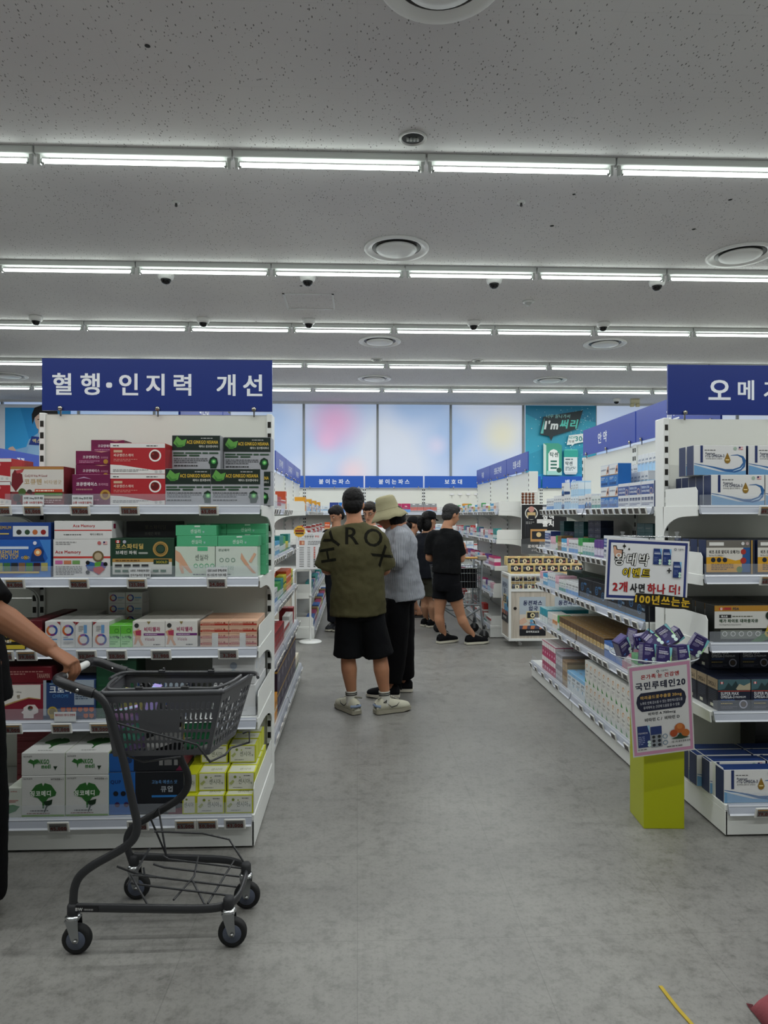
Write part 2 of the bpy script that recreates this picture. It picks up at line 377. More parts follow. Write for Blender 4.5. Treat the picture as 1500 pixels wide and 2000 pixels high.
# ================================================================ the room
def struct(name, mb): return tag(mb.build(name), None, None, kind='structure')
def flat(name, x0, y0, z0, x1, y1, z1, col, m): return struct(name, MB().box(x0, y0, z0, x1, y1, z1, col, m))
XL, XR, YB, YF = -9.5, 9.5, 13.6, -4.0
flat('floor', XL, YF, -.1, XR, YB+.3, 0, '#999', 'floor_vinyl')
flat('ceiling', XL, YF, CEIL, XR, YB+.3, CEIL+.1, '#ddd', 'ceiling_tile')
flat('wall_back', XL, YB+.05, 0, XR, YB+.25, 1.98, '#dcdcd8', 'paint')
flat('wall_left', XL-.1, YF, 0, XL, YB+.3, CEIL, '#d8d8d4', 'paint')
flat('wall_right', XR, YF, 0, XR+.1, YB+.3, CEIL, '#d8d8d4', 'paint')
flat('wall_front', XL, YF-.1, 0, XR, YF, CEIL, '#d8d8d4', 'paint')
MUL = [-1.065+1.468*k for k in range(-6, 8)]
for i in range(len(MUL)-1):
    struct('window_%d' % (i+1), MB().box(MUL[i], YB+.02, 1.98, MUL[i+1], YB+.04, 3.72, '#fff', 'window_film'))
for i, x in enumerate(MUL):
    struct('trim_%d' % (i+1), MB().box(x-.022, YB-.03, 1.98, x+.022, YB+.03, 3.73, '#8b8f90', 'paint', .004))
struct('trim_20', MB().box(XL, YB-.05, 3.71, XR, YB+.05, CEIL, '#c9cbcc', 'paint'))
struct('trim_21', MB().box(XL, YB-.04, 1.94, XR, YB+.05, 1.99, '#9da0a2', 'paint'))
# ---- linear tube lights
def light_fixture():
    r = empty('tube_light', (0, 0, 0), '', 'light')
    MB().box(-.595, -.03, -.045, .595, .03, 0, '#cfd2cf', 'paint', .004).build('housing', r)
    MB().tube([(-.555, 0, -.082), (.555, 0, -.082)], .014, '#f4fff8', 'tube', 8, caps=False).build('tube', r)
    for sx in (-1, 1):
        e = MB(); e.box(sx*.585, -.012, -.105, sx*.565, .012, -.045, '#c6c9c6', 'paint', .002); e.box(sx*.567, -.01, -.098, sx*.545, .01, -.07, '#8a8d8a', 'plastic', .003)
        e.build('end_clip', r)
    l = bpy.data.lights.new('tube_lamp', 'AREA'); l.shape = 'RECTANGLE'; l.size = 1.1; l.size_y = .028; l.energy = LAMP_W; l.color = (.97, 1, .985)
    o = bpy.data.objects.new('tube_lamp', l); COL.objects.link(o); o.location = (0, 0, -.0975); o.parent = r
    return r
LP = light_fixture(); first = True
RN = ['behind the camera', 'overhead', 'nearest', 'second', 'third', 'fourth', 'farthest']
for j, ry in enumerate(ROWS):
    xa, xb = WX(-60, ry), WX(1560, ry)
    xa, xb = min(xa, -5.5), max(xb, 7.0)
    k0 = math.ceil((xa-.43-1.2)/1.2)
    for i, k in enumerate(range(k0, 99)):
        x = .43+1.2*k+.6
        if x-.6 > xb: break
        o = LP if first else copy_tree(LP); first = False
        o.location = (x, ry, CEIL)
        o['label'] = 'white ceiling tube light, %s from the left in the %s row of tubes' % (ordn(i), RN[j] if j > 1 else 'overhead' if j else 'rearmost'); o['group'] = 'tube lights in the %s row' % RN[j]
# ---- round air diffusers
def diffuser(x, y, lab):
    r = empty('ceiling_diffuser', (x, y, CEIL), lab, 'ceiling vent', group='round ceiling diffusers')
    MB().lathe([(.275, 0), (.275, -.012), (.262, -.022), (.235, -.018), (.205, .0)][::-1], n=40, col='#e9e9e7').build('outer_ring', r)
    MB().lathe([(.205, -.001), (.2, -.002)], n=40, col='#222').build('dark_gap', r)
    MB().lathe([(.0, -.03), (.12, -.032), (.165, -.026), (.175, -.012), (.16, -.004)], n=40, col='#e2e2e0').build('centre_disc', r)
for x, y, lab in ((.35, 2.82, 'round white ceiling diffuser cut by the top edge, nearest overhead'), (.33, 5.73, 'round white ceiling diffuser between the first two tube rows, centre of the aisle'), (3.3, 5.75, 'round white ceiling diffuser between the first two tube rows, over the right shelving'),
                  (.29, 8.8, 'round white ceiling diffuser just behind the third tube row, left of its pair'), (3.24, 8.8, 'round white ceiling diffuser just behind the third tube row, right of its pair'),
                  (.28, 11.2, 'round white ceiling diffuser before the farthest tube row, left of two'), (3.2, 11.2, 'round white ceiling diffuser before the farthest tube row, right of two'), (-5.6, 11.2, 'round white ceiling diffuser above the far left window poster')):
    diffuser(x, y, lab)
def can(x, y, s, lab):
    r = empty('recessed_downlight', (x, y, CEIL), lab, 'light')
    MB().lathe([(.085*s, 0), (.085*s, -.01), (.07*s, -.012), (.066*s, -.001)], n=28, col='#d2d2cf').build('trim_ring', r)
    b = MB(); b.lathe([(.066*s, -.002), (.03*s, -.0015)], n=24, col='#6f7274', m='gloss')
    for k in range(4): b.lathe([(.008*s, -.002), (.007*s, -.02*s)], ctr=((k-1.5)*.02*s, 0, 0), n=8, col='#c8cac8', m='gloss')
    b.build('lamp', r)
can(.33, 4.05, 1, 'small recessed downlight in front of the nearest tube row')
can(.28, 9.85, 1, 'small recessed downlight beyond the third tube row, left one'); can(1.75, 9.85, 1, 'small recessed downlight beyond the third tube row, right one')
# ---- dome cameras
def dome(x, y, lab):
    r = empty('dome_camera', (x, y, CEIL), lab, 'camera', group='ceiling dome cameras')
    MB().lathe([(.074, 0), (.076, -.016), (.068, -.045), (.05, -.056)], n=24, col='#ececea').build('base', r)
    MB().lathe([(.048, -.05), (.047, -.066), (.038, -.084), (.021, -.097), (.003, -.1)], n=24, col='#0b0b0d', m='gloss').build('lens_dome', r)
for lst, Y, nm in ((((324, 'leftmost'), (601, 'second'), (965, 'third'), (1283, 'rightmost')), 6.42, 'second tube row'), (((70, 'leftmost'), (397, 'second'), (603, 'third'), (925, 'fourth'), (1178, 'rightmost')), 7.86, 'third tube row'), (((1204, 'only one'),), 13.0, 'window wall'), ):
    for px, n_ in lst: dome(WX(px, Y), Y, 'white dome camera with black lens beside the %s, %s of its line' % (nm, n_) if n_ != 'only one' else 'white dome camera with black lens close to the window wall')
r = empty('emergency_light', (WX(1240, 13.0), 13.0, CEIL), 'cream twin-head emergency light on ceiling near windows', 'light')
MB().box(-.09, -.03, -.09, .09, .03, 0, '#cfc8a8', 'plastic', .01).build('body', r)
for s in (-1, 1): MB().lathe([(.04, -.15), (.045, -.1), (.02, -.085)], ctr=(s*.055, 0, 0), n=16, col='#c9c096', m='plastic').build('lamp_head', r)
for x, y, lab in ((WX(344, 4.95), 4.95, 'tiny white sprinkler plate left of centre behind the nearest tube row'), (WX(1018, 4.85), 4.85, 'tiny white sprinkler plate right of centre behind the nearest tube row')):
    r = empty('sprinkler', (x, y, CEIL), lab, 'sprinkler')
    MB().lathe([(.03, 0), (.03, -.006), (.012, -.01)], n=20, col='#d5d5d2').build('plate', r); MB().lathe([(.008, -.01), (.01, -.03), (.003, -.035)], n=10, col='#555', m='chrome').build('nozzle', r)
r = empty('smoke_detector', (WX(1032, 7.1), 7.1, CEIL), 'white round smoke detector right of centre beyond second tube row', 'detector')
MB().lathe([(.06, 0), (.06, -.012), (.04, -.02)], n=24, col='#d9dad8').build('base', r); MB().lathe([(.035, -.02), (.033, -.035), (.02, -.045)], n=20, col='#b9bab8').build('sensor', r)
x = WX(605, 7.2); fr = MB()
for a, b, c, d in ((-.26, -.26, .26, -.24), (-.26, .24, .26, .26), (-.26, -.26, -.24, .26), (.24, -.26, .26, .26)): fr.box(x+a, 7.2+b, CEIL-.006, x+c, 7.2+d, CEIL+.001, '#cfcfcd', 'paint')
tag(fr.build('access_hatch_frame'), 'square white access hatch frame in the ceiling above the aisle', 'hatch')
hole = MB()
for px, py in ((288, 101), (190, 299), (1078, 435), (1121, 372), (1355, 437), (1426, 377), (500, 630), (588, 560)):
    Y = 2.25*F/(HZ-py); x = WX(px, Y); k = R.uniform(.011, .02)
    hole.lathe([(k, -.0015), (k*.6, -.002)], ctr=(x, Y, CEIL), n=9, col='#1a1a1a', m='rubber')
tag(hole.build('ceiling_screw_holes'), 'small dark screw holes scattered over the ceiling tiles', 'holes', kind='stuff')

# ================================================================ window posters
def poster_base(name, x0, z0, x1, z1, y, col, label, cat='poster', t=.004):
    mb = MB(); mb.box(x0, y, z0, x1, y+t, z1, col, 'card')
    return mb, Face(mb, (x0, y, z0), (1, 0, 0), (0, 0, 1), x1-x0, z1-z0, e=.0004), name, label, cat
def fin(p): return tag(p[0].build(p[2]), p[3], p[4])
p = poster_base('window_poster', 3.37, 2.02, 4.80, 3.70, 13.54, '#2ea6c4', 'teal window poster advertising capsules with a green box and white jar')  # teals lightened to stand in for backlight through the window
f = p[1]; rr = random.Random(3)
art = [('p', [(0, 0), (1, 0), (1, .55), (.6, .45), (.3, .5), (0, .4)], '#2698b8'), ('p', [(0, 1), (1, 1), (1, .8), (.55, .9), (.2, .82), (0, .9)], '#2188ae'), ('p', [(0, .12), (.2, .17), (.6, .17), (.82, .12), (.82, 0), (0, 0)], '#1d809e'),
       ('p', [(.5+.36*math.cos(a*PI/10), .15+.05*math.sin(a*PI/10)) for a in range(20)], '#2b9fd6')]
for i in range(170):
    u = rr.gauss(.78, .14) if i % 3 else rr.random(); v = rr.uniform(.25, .98)
    if 0.02 < u < .97: art.append(('c', u, v, rr.choice([.003, .004, .006]), rr.choice(['#9fd3dd', '#cfeef0', '#6bb6c8'])))
art += [('p', [(.24, .86), (.8, .94), (.72, .72), (.38, .63), (.35, .57), (.32, .63), (.19, .65)], '#12262d'), ('p', [(.26, .85), (.24, .66), (.2, .66)], '#63c6c0'),
        ('t', '너무 잘나가서', .28, .845, .045, '#9fdcd6', 'l', .34, .01, .15), ('t', "I'm", .25, .71, .105, '#f2f6f4', 'l', .2, .05, .2), ('t', '써리', .47, .72, .11, '#58cfc0', 'l', .28, .05, .2),
        ('p', [(.6, .64), (.88, .67), (.86, .57), (.68, .54), (.64, .51), (.64, .53), (.57, .525)], '#eef5f3'), ('t', 'NEW', .6, .6, .03, '#2fa49c', 'l', .1, .02), ('t', '탁센', .6, .55, .033, '#333', 'l', .1, .02), ('t', '30', .69, .57, .06, '#1f8f8a', 'l', .12, .03), ('t', '캡슐', .79, .575, .035, '#333', 'l', .1, .02),
        ('p', [(.24, .17), (.5, .165), (.5, .52), (.45, .545), (.24, .545)], '#3fa38a'), ('p', [(.24, .17), (.28, .165), (.28, .52), (.24, .545)], '#cfe6dc'),
        ('p', [(.31, .2), (.46, .2), (.46, .42), (.43, .46), (.385, .475), (.34, .46), (.31, .42)], '#f3f6f3'), ('t', '탁센', .33, .38, .06, '#1d4f46', 'l', .12, .03), ('r', .34, .24, .43, .26, '#1d6a5a'), ('r', .34, .28, .43, .3, '#1d6a5a'), ('r', .34, .32, .43, .34, '#1d6a5a'),
        ('r', .29, .165, .5, .215, '#a8dcd2'), ('c', .46, .225, .03, '#16483e'), ('r', .53, .2, .72, .38, '#e4ebec'), ('p', [(.53, .2), (.72, .2), (.70, .175), (.55, .175)], '#cfd8da'), ('r', .53, .38, .73, .46, '#2aa79b'), ('r', .54, .46, .72, .475, '#54c4b8'),
        ('t', '탁센', .55, .28, .05, '#20404a', 'l', .1, .03), ('l', .55, .22, .7, .27, 3, '#60757c'), ('l', .55, .34, .7, .37, 1, '#60757c')]
f.draw(art); fin(p)
p = poster_base('window_poster', -6.98, 2.02, -5.6, 3.66, 13.54, '#dfe6f2', 'blue and white window poster of a smiling young man in blue cardigan')
art = [('r', .09, .36, 1, .96, '#2d97dc'), ('p', [(.09, .36), (.5, .36), (.3, .96), (.09, .96)], '#3ba6e8'),
       ('p', [(.33, .36), (.92, .36), (.9, .56), (.75, .66), (.55, .66), (.42, .58)], '#9cc4ea'), ('p', [(.2, .4), (.38, .38), (.42, .5), (.22, .46)], '#8fbbe6'), ('p', [(.13, .47), (.17, .44), (.22, .4), (.24, .46), (.2, .5), (.16, .49)], '#e3bfae'),
       ('p', [(.55, .66), (.72, .66), (.7, .72), (.56, .72)], '#e2bda8'), ('p', [(.5, .8), (.53, .72), (.6, .67), (.68, .66), (.75, .7), (.79, .8), (.78, .9), (.5, .9)], '#eac9b6'),
       ('p', [(.47, .76), (.46, .88), (.5, .96), (.6, .99), (.72, .985), (.81, .95), (.83, .86), (.81, .78), (.78, .86), (.66, .89), (.55, .88), (.5, .84)], '#1c1a1b'),
       ('r', .54, .815, .6, .825, '#32201a'), ('r', .68, .815, .74, .825, '#32201a'), ('p', [(.57, .735), (.71, .735), (.66, .71), (.61, .71)], '#f6f2ee'), ('p', [(.63, .755), (.66, .755), (.65, .79)], '#d7ad98'),
       ('p', [(.42, .52), (.75, .5), (.76, .6), (.46, .62)], '#2b3f8e'), ('t', '엑스텐드', .47, .54, .05, '#e8d9a0', 'l', .27, .03), ('t', '파이팅!', .3, .18, .1, '#1e6fc4', 'l', .5, .05)]
p[1].draw(art); fin(p)

# ================================================================ gondola shelving
SH = [(.150, .66), (.545, .53), (.874, .50), (1.202, .45), (1.548, .40)]       # top of shelf, depth
WHT, WH2 = '#dcdedb', '#cfd2d4'
def gondola(name, label, x0, x1, yb, shelves=SH, sgn=-1, top=2.03, M=None, nposts=True, skirt=(1, 1), thin=False, tall=True, divs=(), bothside=False):
    """one shelving bay in its own frame: back panel at y=0, shelves toward -y, x from 0 to W"""
    W = x1-x0
    r = empty(name, (0, 0, 0), label, 'shelving')
    b = MB(); b.box(.03, -.008, .02, W-.03, .012, top-.45, '#d3d4cc', 'paint'); b.box(.03, -.008, top-.445, W-.03, .012, top, '#d6d7cf', 'paint'); b.build('back_panel', r)
    for px_ in (0, W):
        p = MB(); a = -.0 if px_ == 0 else 0
        px_ = .016 if px_ == 0 else W-.016
        p.box(px_-.015, -.022, .0, px_+.015, .09, top+.005, WHT, 'paint', .003)
        z = .1
        while z < top-.02:
            p.box(px_-.009, -.0235, z, px_+.009, -.0215, z+.032, '#15130e', 'rubber'); z += .0625
        p.build('upright', r)
    for i, (z, d) in enumerate(shelves):
        s = MB()
        if i == 0:
            s.box(.0, -d, z-.03, W, -.02, z, WHT, 'paint', .003); s.build('base_deck', r)
            k = MB(); k.box(.002, -d, .008, W-.002, -d+.014, z-.03, WHT, 'paint', .002); k.box(0.001, -d, .008, .012, -.03, z-.03, WHT, 'paint', .002); k.box(W-.012, -d, .008, W-.001, -.03, z-.03, WHT, 'paint', .002); k.build('kick_plate', r)
            for fx in (.05, W-.05): MB().lathe([(.02, 0), (.02, .008), (.008, .012), (.008, .04)], ctr=(fx, -d+.06, 0), n=12, col='#aaa', m='chrome').build('foot', r)
        else:
            s.box(.005, -d+.006, z-.022, W-.005, -.01, z, '#8a8b88' if False else WHT, 'paint', .002); s.build('shelf', r)
            for k_, bx in enumerate((.001, W-.007)):
                q = MB(); dd = d-.01; n = 8
                pts = [(0, z-.03), (-dd, z-.045), (-dd, z-.002), (0, z-.002)]
                arc = [(-dd+.09-(1-math.cos(t*PI/2/n))*0, 0) for t in range(1)]
                pts = [(-.012, z-.002), (-dd, z-.002), (-dd-.008, z-.052), (-dd+.1, z-.055)]+[(-dd+.1+(dd-.12)*math.sin(t*PI/2/n), z-.055-.115*(1-math.cos(t*PI/2/n))) for t in range(n+1)]
                q.prism(pts, lambda u, v, w_, bx=bx: (bx+w_, u, v), .006, WHT); q.build('bracket', r)
        # ticket rail: sloped translucent channel
        z1, z0 = z+.002, z-.042
        l = MB(); l.prism([(-d-.004, z1), (-d-.02, z0), (-d-.012, z0-.002), (-d+.006, z0+.004), (-d+.006, z1)], lambda u, v, w_: (.012+w_, u, v), W-.024, '#a2a7b2', 'paint')
        l.prism([(-d-.006, z1-.002), (-d-.009, z1-.009), (-d+.001, z1-.006)], lambda u, v, w_: (.012+w_, u, v), W-.024, '#c6cad2', 'gloss')
        l.prism([(-d-.018, z0+.006), (-d-.024, z0-.001), (-d-.012, z0)], lambda u, v, w_: (.012+w_, u, v), W-.024, '#c6cad2', 'gloss'); l.build('ticket_rail', r)
        g = MB(); g.box(.012, -d+.002, z, W-.012, -d+.0035, z+.055, '#cfd6e0', 'acrylic'); g.build('front_guard', r)
        for dx, hh in [q_[1:] for q_ in divs if q_[0] == i]:
            v = MB(); v.prism([(-d+.012, z), (-.03, z), (-.03, z+hh), (-d+.03, z+hh), (-d+.012, z+hh-.02)], lambda u, vv, w_, dx=dx: (dx+w_, u, vv), .003, WHT); v.build('side_divider', r)
    r.matrix_world = (M if M else Matrix.Translation((x0, yb, 0)))
    return r
ROT = {0: Matrix(), 1: Matrix.Rotation(PI/2, 4, 'Z'), -1: Matrix.Rotation(-PI/2, 4, 'Z')}
# Z rotation +90: local x -> +Y, local -y -> +X (faces right).  -90: local x -> -Y, local -y -> -X (faces left)
def facing(side, X, Y):      # side +1: shelf faces +X ; origin upright at (X,Y)
    return Matrix.Translation((X, Y, 0))@ROT[side]
YE = 3.75
gondola('shelving_bay', 'white end bay under the left blue header, full of brain and blood circulation supplements', -1.71, -.463, YE, divs=((0, 1.24, .13), (2, 1.24, .1), (1, 1.24, .12)), top=2.045)
gondola('shelving_bay', 'white end bay cut by the left picture edge, beside the brain supplement bay', -2.95, -1.717, YE, top=1.50, shelves=SH[:4]+[(1.548, .40)])
gondola('shelving_bay', 'white end bay under the right blue header, full of omega-3 boxes', 1.713, 2.95, YE+.02, divs=((0, .004, .16), (2, .006, .13), (3, .006, .11), (4, .006, .095)), top=2.04)
SR = [(.150, .50), (.545, .47), (.874, .45), (1.202, .43), (1.548, .40)]
XLc, XRc = -1.02, 2.12
def run(side, X, Y0, n, nm, w_=1.2, det=True):
    for k in range(n):
        y = Y0+w_*k+.001*k
        M = facing(1, X, y) if side > 0 else facing(-1, X, y+w_)
        gondola('shelving_bay', 'white bay %s, %s from its near end' % (nm, ordn(k)), 0, w_-.002, 0, shelves=SR, M=M, divs=((0, .004 if side > 0 else w_-.007, .12), (1, .004 if side > 0 else w_-.007, .12), (3, .004 if side > 0 else w_-.007, .12), (4, .004 if side > 0 else w_-.007, .12)) if k == 0 and det else ())
run(1, XLc, 3.865, 2, 'on the left of the aisle, near block')
run(-1, XRc, 3.885, 2, 'on the right of the aisle, near block')
run(1, XLc, 8.25, 3, 'on the left of the aisle, far block')
run(-1, XRc, 8.25, 3, 'on the right of the aisle, far block')
run(-1, XRc+.1+1.9, 8.25, 0, '')
run(1, -4.2, 8.0, 3, 'on the far left aisle behind the end bays', det=False)
for k in range(6):
    x = 2.465-1.165*k+1.165
    gondola('shelving_bay', 'white wall bay against the window wall, %s from the left' % ordn(5-k), x+.001, x+1.164, 13.35, shelves=[(a, .4) for a, b in SR])
# ---- blue header signs
def header(x0, x1, z0, z1, M, text, size, label, bright='#112a76', tc='#e4e8ee', clamps=3, v=.3, sp=None, tw=.9, u=.5):
    r = empty('header_sign', (0, 0, 0), label, 'sign')
    mb = MB(); W = x1-x0; mb.box(x0, -.006, z0, x1, .006, z1, bright, 'paint'); 
    f = Face(mb, (x0, -.006, z0), (1, 0, 0), (0, 0, 1), W, z1-z0, 'paint', .0005)
    for t, uu in text: f.text(t, uu, v+(.14 if t == '·' else 0), size, tc, 'c', None, .03)
    o = mb.build('sign_panel', r)
    for k in range(clamps):
        cx = x0+W*(.08+.84*k/max(1, clamps-1)); c = MB(); c.lathe([(.012, 0), (.012, .01), (.005, .012)], ctr=(cx, -.008, z0+.012), n=14, col='#b9b5a8', m='chrome', M=Matrix.Rotation(PI/2, 4, 'X')); c.box(cx-.004, -.007, z0-.03, cx+.004, -.001, z0+.01, '#999', 'chrome'); c.build('clamp', r)
    r.matrix_world = M
    return r
T = Matrix.Translation
# left end header: px 83..532, letters placed one by one
H0, H1 = 2.062, 2.342
LX = lambda px: (WX(px, 3.73)-WX(83, 3.73))/(WX(532, 3.73)-WX(83, 3.73))
header(WX(83, 3.73), WX(532, 3.73), H0, H1, T((0, 3.73, 0)), [(c, LX(q)) for c, q in (('혈', 122), ('행', 177), ('인', 252), ('지', 304), ('력', 357), ('개', 442), ('선', 494))]+[('·', LX(214))], .42, 'blue header sign with white Korean letters above the left end bay')
header(1.735, 2.94, H0+.0, H1-.0, T((0, 3.75, 0)), [(c, (WX(q, 3.75)-1.735)/1.215) for c, q in (('오', 1405), ('메', 1457), ('가', 1510), ('3', 1560))], .40, 'blue header sign cut by the right edge above the omega-3 bay')
for nm, side, X, Y0, n, txts, pos in (('right', -1, XRc+.0, 3.85, 2, [('파스', .5), ('안 약', .42)], 'near'), ('right', -1, XRc, 8.27, 3, [('진통·소염', .5), ('진통·근이완', .5), ('위장', .5)], 'far'),
                                 ('left', 1, XLc, 8.27, 3, [('감기·비염', .5), ('감기·목감기', .5), ('해열·진통', .5)], 'far'), ('left', 1, XLc, 3.85, 2, [('비타민', .5), ('간 건강', .5)], 'near'), ('farthest left', 1, -4.2, 8.02, 3, [('관절', .5), ('건강', .5), ('유산균', .5)], 'side')):
    for k in range(n):
        y = Y0+1.2*k; M = (facing(1, X+.03, y-.02) if side > 0 else facing(-1, X-.03, y+1.17))
        header(0.005, 1.185, 2.045, 2.28, M, [txts[k]], .4, 'blue header sign over the %s %s shelving block, %s from near end' % (nm, pos, ordn(k)), bright='#27409c')
for k, (t, nm) in enumerate((('밴 드', 'rightmost'), ('파 스', 'second from the right'), ('보 호 대', 'with the word for braces'), ('붙 이 는 파 스', 'right of the two reading patches'), ('붙 이 는 파 스', 'left of the two reading patches'), ('붙 이 는 파 스', 'leftmost, half hidden'))):
    x = 2.465-1.165*k+1.165
    header(x+.015, x+1.15, 2.035, 2.265, T((0, 13.3, 0)), [(t, .5)], .42, 'bright blue header sign on the back wall, %s' % nm, bright='#1d55b4')
# dark end box and post cap of the far right block
# ================================================================ cartons of the two end bays
def lines(u0, v0, u1, v1, n, c='#777'): return ('l', u0, v0, u1, v1, n, c)
# name keys: see KIND
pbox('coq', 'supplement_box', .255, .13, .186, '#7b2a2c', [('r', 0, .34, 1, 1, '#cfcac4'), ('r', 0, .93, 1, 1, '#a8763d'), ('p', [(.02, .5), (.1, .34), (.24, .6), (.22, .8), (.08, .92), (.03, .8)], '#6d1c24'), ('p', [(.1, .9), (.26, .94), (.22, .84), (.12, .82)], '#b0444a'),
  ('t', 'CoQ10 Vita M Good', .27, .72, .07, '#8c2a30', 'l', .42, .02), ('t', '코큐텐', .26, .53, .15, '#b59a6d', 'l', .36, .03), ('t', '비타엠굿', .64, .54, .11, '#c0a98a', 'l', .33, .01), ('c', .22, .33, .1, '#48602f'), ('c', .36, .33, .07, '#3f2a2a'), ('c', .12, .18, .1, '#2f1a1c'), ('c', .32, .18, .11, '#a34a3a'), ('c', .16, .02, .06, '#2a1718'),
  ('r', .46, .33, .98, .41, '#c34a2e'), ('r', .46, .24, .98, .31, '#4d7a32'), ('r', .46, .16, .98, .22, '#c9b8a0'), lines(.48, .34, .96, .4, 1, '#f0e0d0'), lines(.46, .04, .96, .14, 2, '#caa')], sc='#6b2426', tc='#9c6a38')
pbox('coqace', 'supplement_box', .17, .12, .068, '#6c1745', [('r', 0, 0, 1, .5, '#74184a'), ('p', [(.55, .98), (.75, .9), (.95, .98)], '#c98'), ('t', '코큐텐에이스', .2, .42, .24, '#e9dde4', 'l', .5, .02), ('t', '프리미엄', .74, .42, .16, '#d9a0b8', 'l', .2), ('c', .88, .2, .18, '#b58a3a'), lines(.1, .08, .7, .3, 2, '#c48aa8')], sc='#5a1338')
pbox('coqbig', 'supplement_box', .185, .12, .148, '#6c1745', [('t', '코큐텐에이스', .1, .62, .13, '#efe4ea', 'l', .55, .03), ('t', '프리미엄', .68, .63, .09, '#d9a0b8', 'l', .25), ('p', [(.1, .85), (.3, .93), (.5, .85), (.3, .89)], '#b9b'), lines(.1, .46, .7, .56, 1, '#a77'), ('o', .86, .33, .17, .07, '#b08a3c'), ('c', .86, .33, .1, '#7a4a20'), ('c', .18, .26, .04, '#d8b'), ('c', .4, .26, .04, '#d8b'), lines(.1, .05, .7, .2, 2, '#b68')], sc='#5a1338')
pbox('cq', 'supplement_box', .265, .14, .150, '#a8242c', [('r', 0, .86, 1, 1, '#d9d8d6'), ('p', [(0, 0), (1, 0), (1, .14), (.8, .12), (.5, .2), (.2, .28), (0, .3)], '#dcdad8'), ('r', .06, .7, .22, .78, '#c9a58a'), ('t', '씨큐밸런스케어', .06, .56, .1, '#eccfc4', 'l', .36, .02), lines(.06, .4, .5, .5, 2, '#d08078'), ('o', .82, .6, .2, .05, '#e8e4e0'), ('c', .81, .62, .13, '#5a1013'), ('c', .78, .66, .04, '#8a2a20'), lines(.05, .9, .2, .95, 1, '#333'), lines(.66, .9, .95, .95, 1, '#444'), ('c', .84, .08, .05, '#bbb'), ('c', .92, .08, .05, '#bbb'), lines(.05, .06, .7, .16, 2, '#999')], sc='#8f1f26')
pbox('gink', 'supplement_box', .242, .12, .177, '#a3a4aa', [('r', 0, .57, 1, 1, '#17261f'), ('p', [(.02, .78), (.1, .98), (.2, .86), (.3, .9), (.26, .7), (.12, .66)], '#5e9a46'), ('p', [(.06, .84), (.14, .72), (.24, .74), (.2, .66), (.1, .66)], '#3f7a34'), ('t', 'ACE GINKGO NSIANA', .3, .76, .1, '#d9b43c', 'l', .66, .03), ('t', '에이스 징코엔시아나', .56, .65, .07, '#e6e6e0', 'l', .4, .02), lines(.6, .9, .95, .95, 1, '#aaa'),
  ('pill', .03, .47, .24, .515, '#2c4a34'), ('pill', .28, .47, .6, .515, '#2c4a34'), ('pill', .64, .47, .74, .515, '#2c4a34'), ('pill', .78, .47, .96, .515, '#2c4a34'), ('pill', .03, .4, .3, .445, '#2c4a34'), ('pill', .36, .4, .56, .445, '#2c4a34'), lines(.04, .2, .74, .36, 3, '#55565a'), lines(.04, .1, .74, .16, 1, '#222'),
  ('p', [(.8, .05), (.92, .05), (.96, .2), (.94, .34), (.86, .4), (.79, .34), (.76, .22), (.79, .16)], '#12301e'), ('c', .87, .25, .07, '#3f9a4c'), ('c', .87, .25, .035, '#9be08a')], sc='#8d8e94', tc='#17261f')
def facecol(key, c): pass
pbox('memo', 'supplement_box', .262, .12, .18, '#1d4b9c', [('r', 0, .0, 1, 1, '#2159ad'), ('p', [(.35, 0), (1, 0), (1, 1), (.8, 1), (.95, .5), (.8, .2)], '#3f7fc9'), ('r', .0, .75, .6, .82, '#c9d4e4'), ('t', 'PREMIUM', .02, .6, .12, '#c9a850', 'l', .4, .03), ('t', 'MEMO TOP', .0, .48, .12, '#c9a850', 'l', .42, .03), ('c', .55, .52, .06, '#8a6a28'), ('t', 'GOLD', .47, .49, .06, '#e8d080', 'l', .15), ('p', [(.64, .42), (.66, .62), (.72, .78), (.82, .82), (.88, .7), (.86, .55), (.9, .42)], '#16356e'), ('c', .77, .66, .1, '#d98a50'), ('c', .77, .66, .05, '#f3e0b0')]
  +[('r', .02+i*.135, .16, .14+i*.135, .38, c) for i, c in enumerate(['#8f9a68', '#3b6a3c', '#20262c', '#7d5a3c', '#3f7a3a', '#3a1a20', '#a9a05a'])]+[('r', .0, .1, .8, .15, '#c9b060'), ('us', .02, .9, .06, .06), ('c', .72, .91, .05, '#dde')], sc='#15376f')
pbox('memolid', 'supplement_box', .262, .12, .08, '#1b3f86', [('r', .32, .15, .96, .8, '#cfd4dc'), ('c', .43, .42, .16, '#333'), ('c', .58, .42, .16, '#2f4a34'), ('c', .72, .42, .16, '#b5663a'), ('c', .87, .42, .16, '#8d2222'), ('t', 'PREMIUM', .02, .6, .2, '#b89a4a', 'l', .27, .03), ('r', 0, .28, .25, .36, '#c9b060')], sc='#142f66')
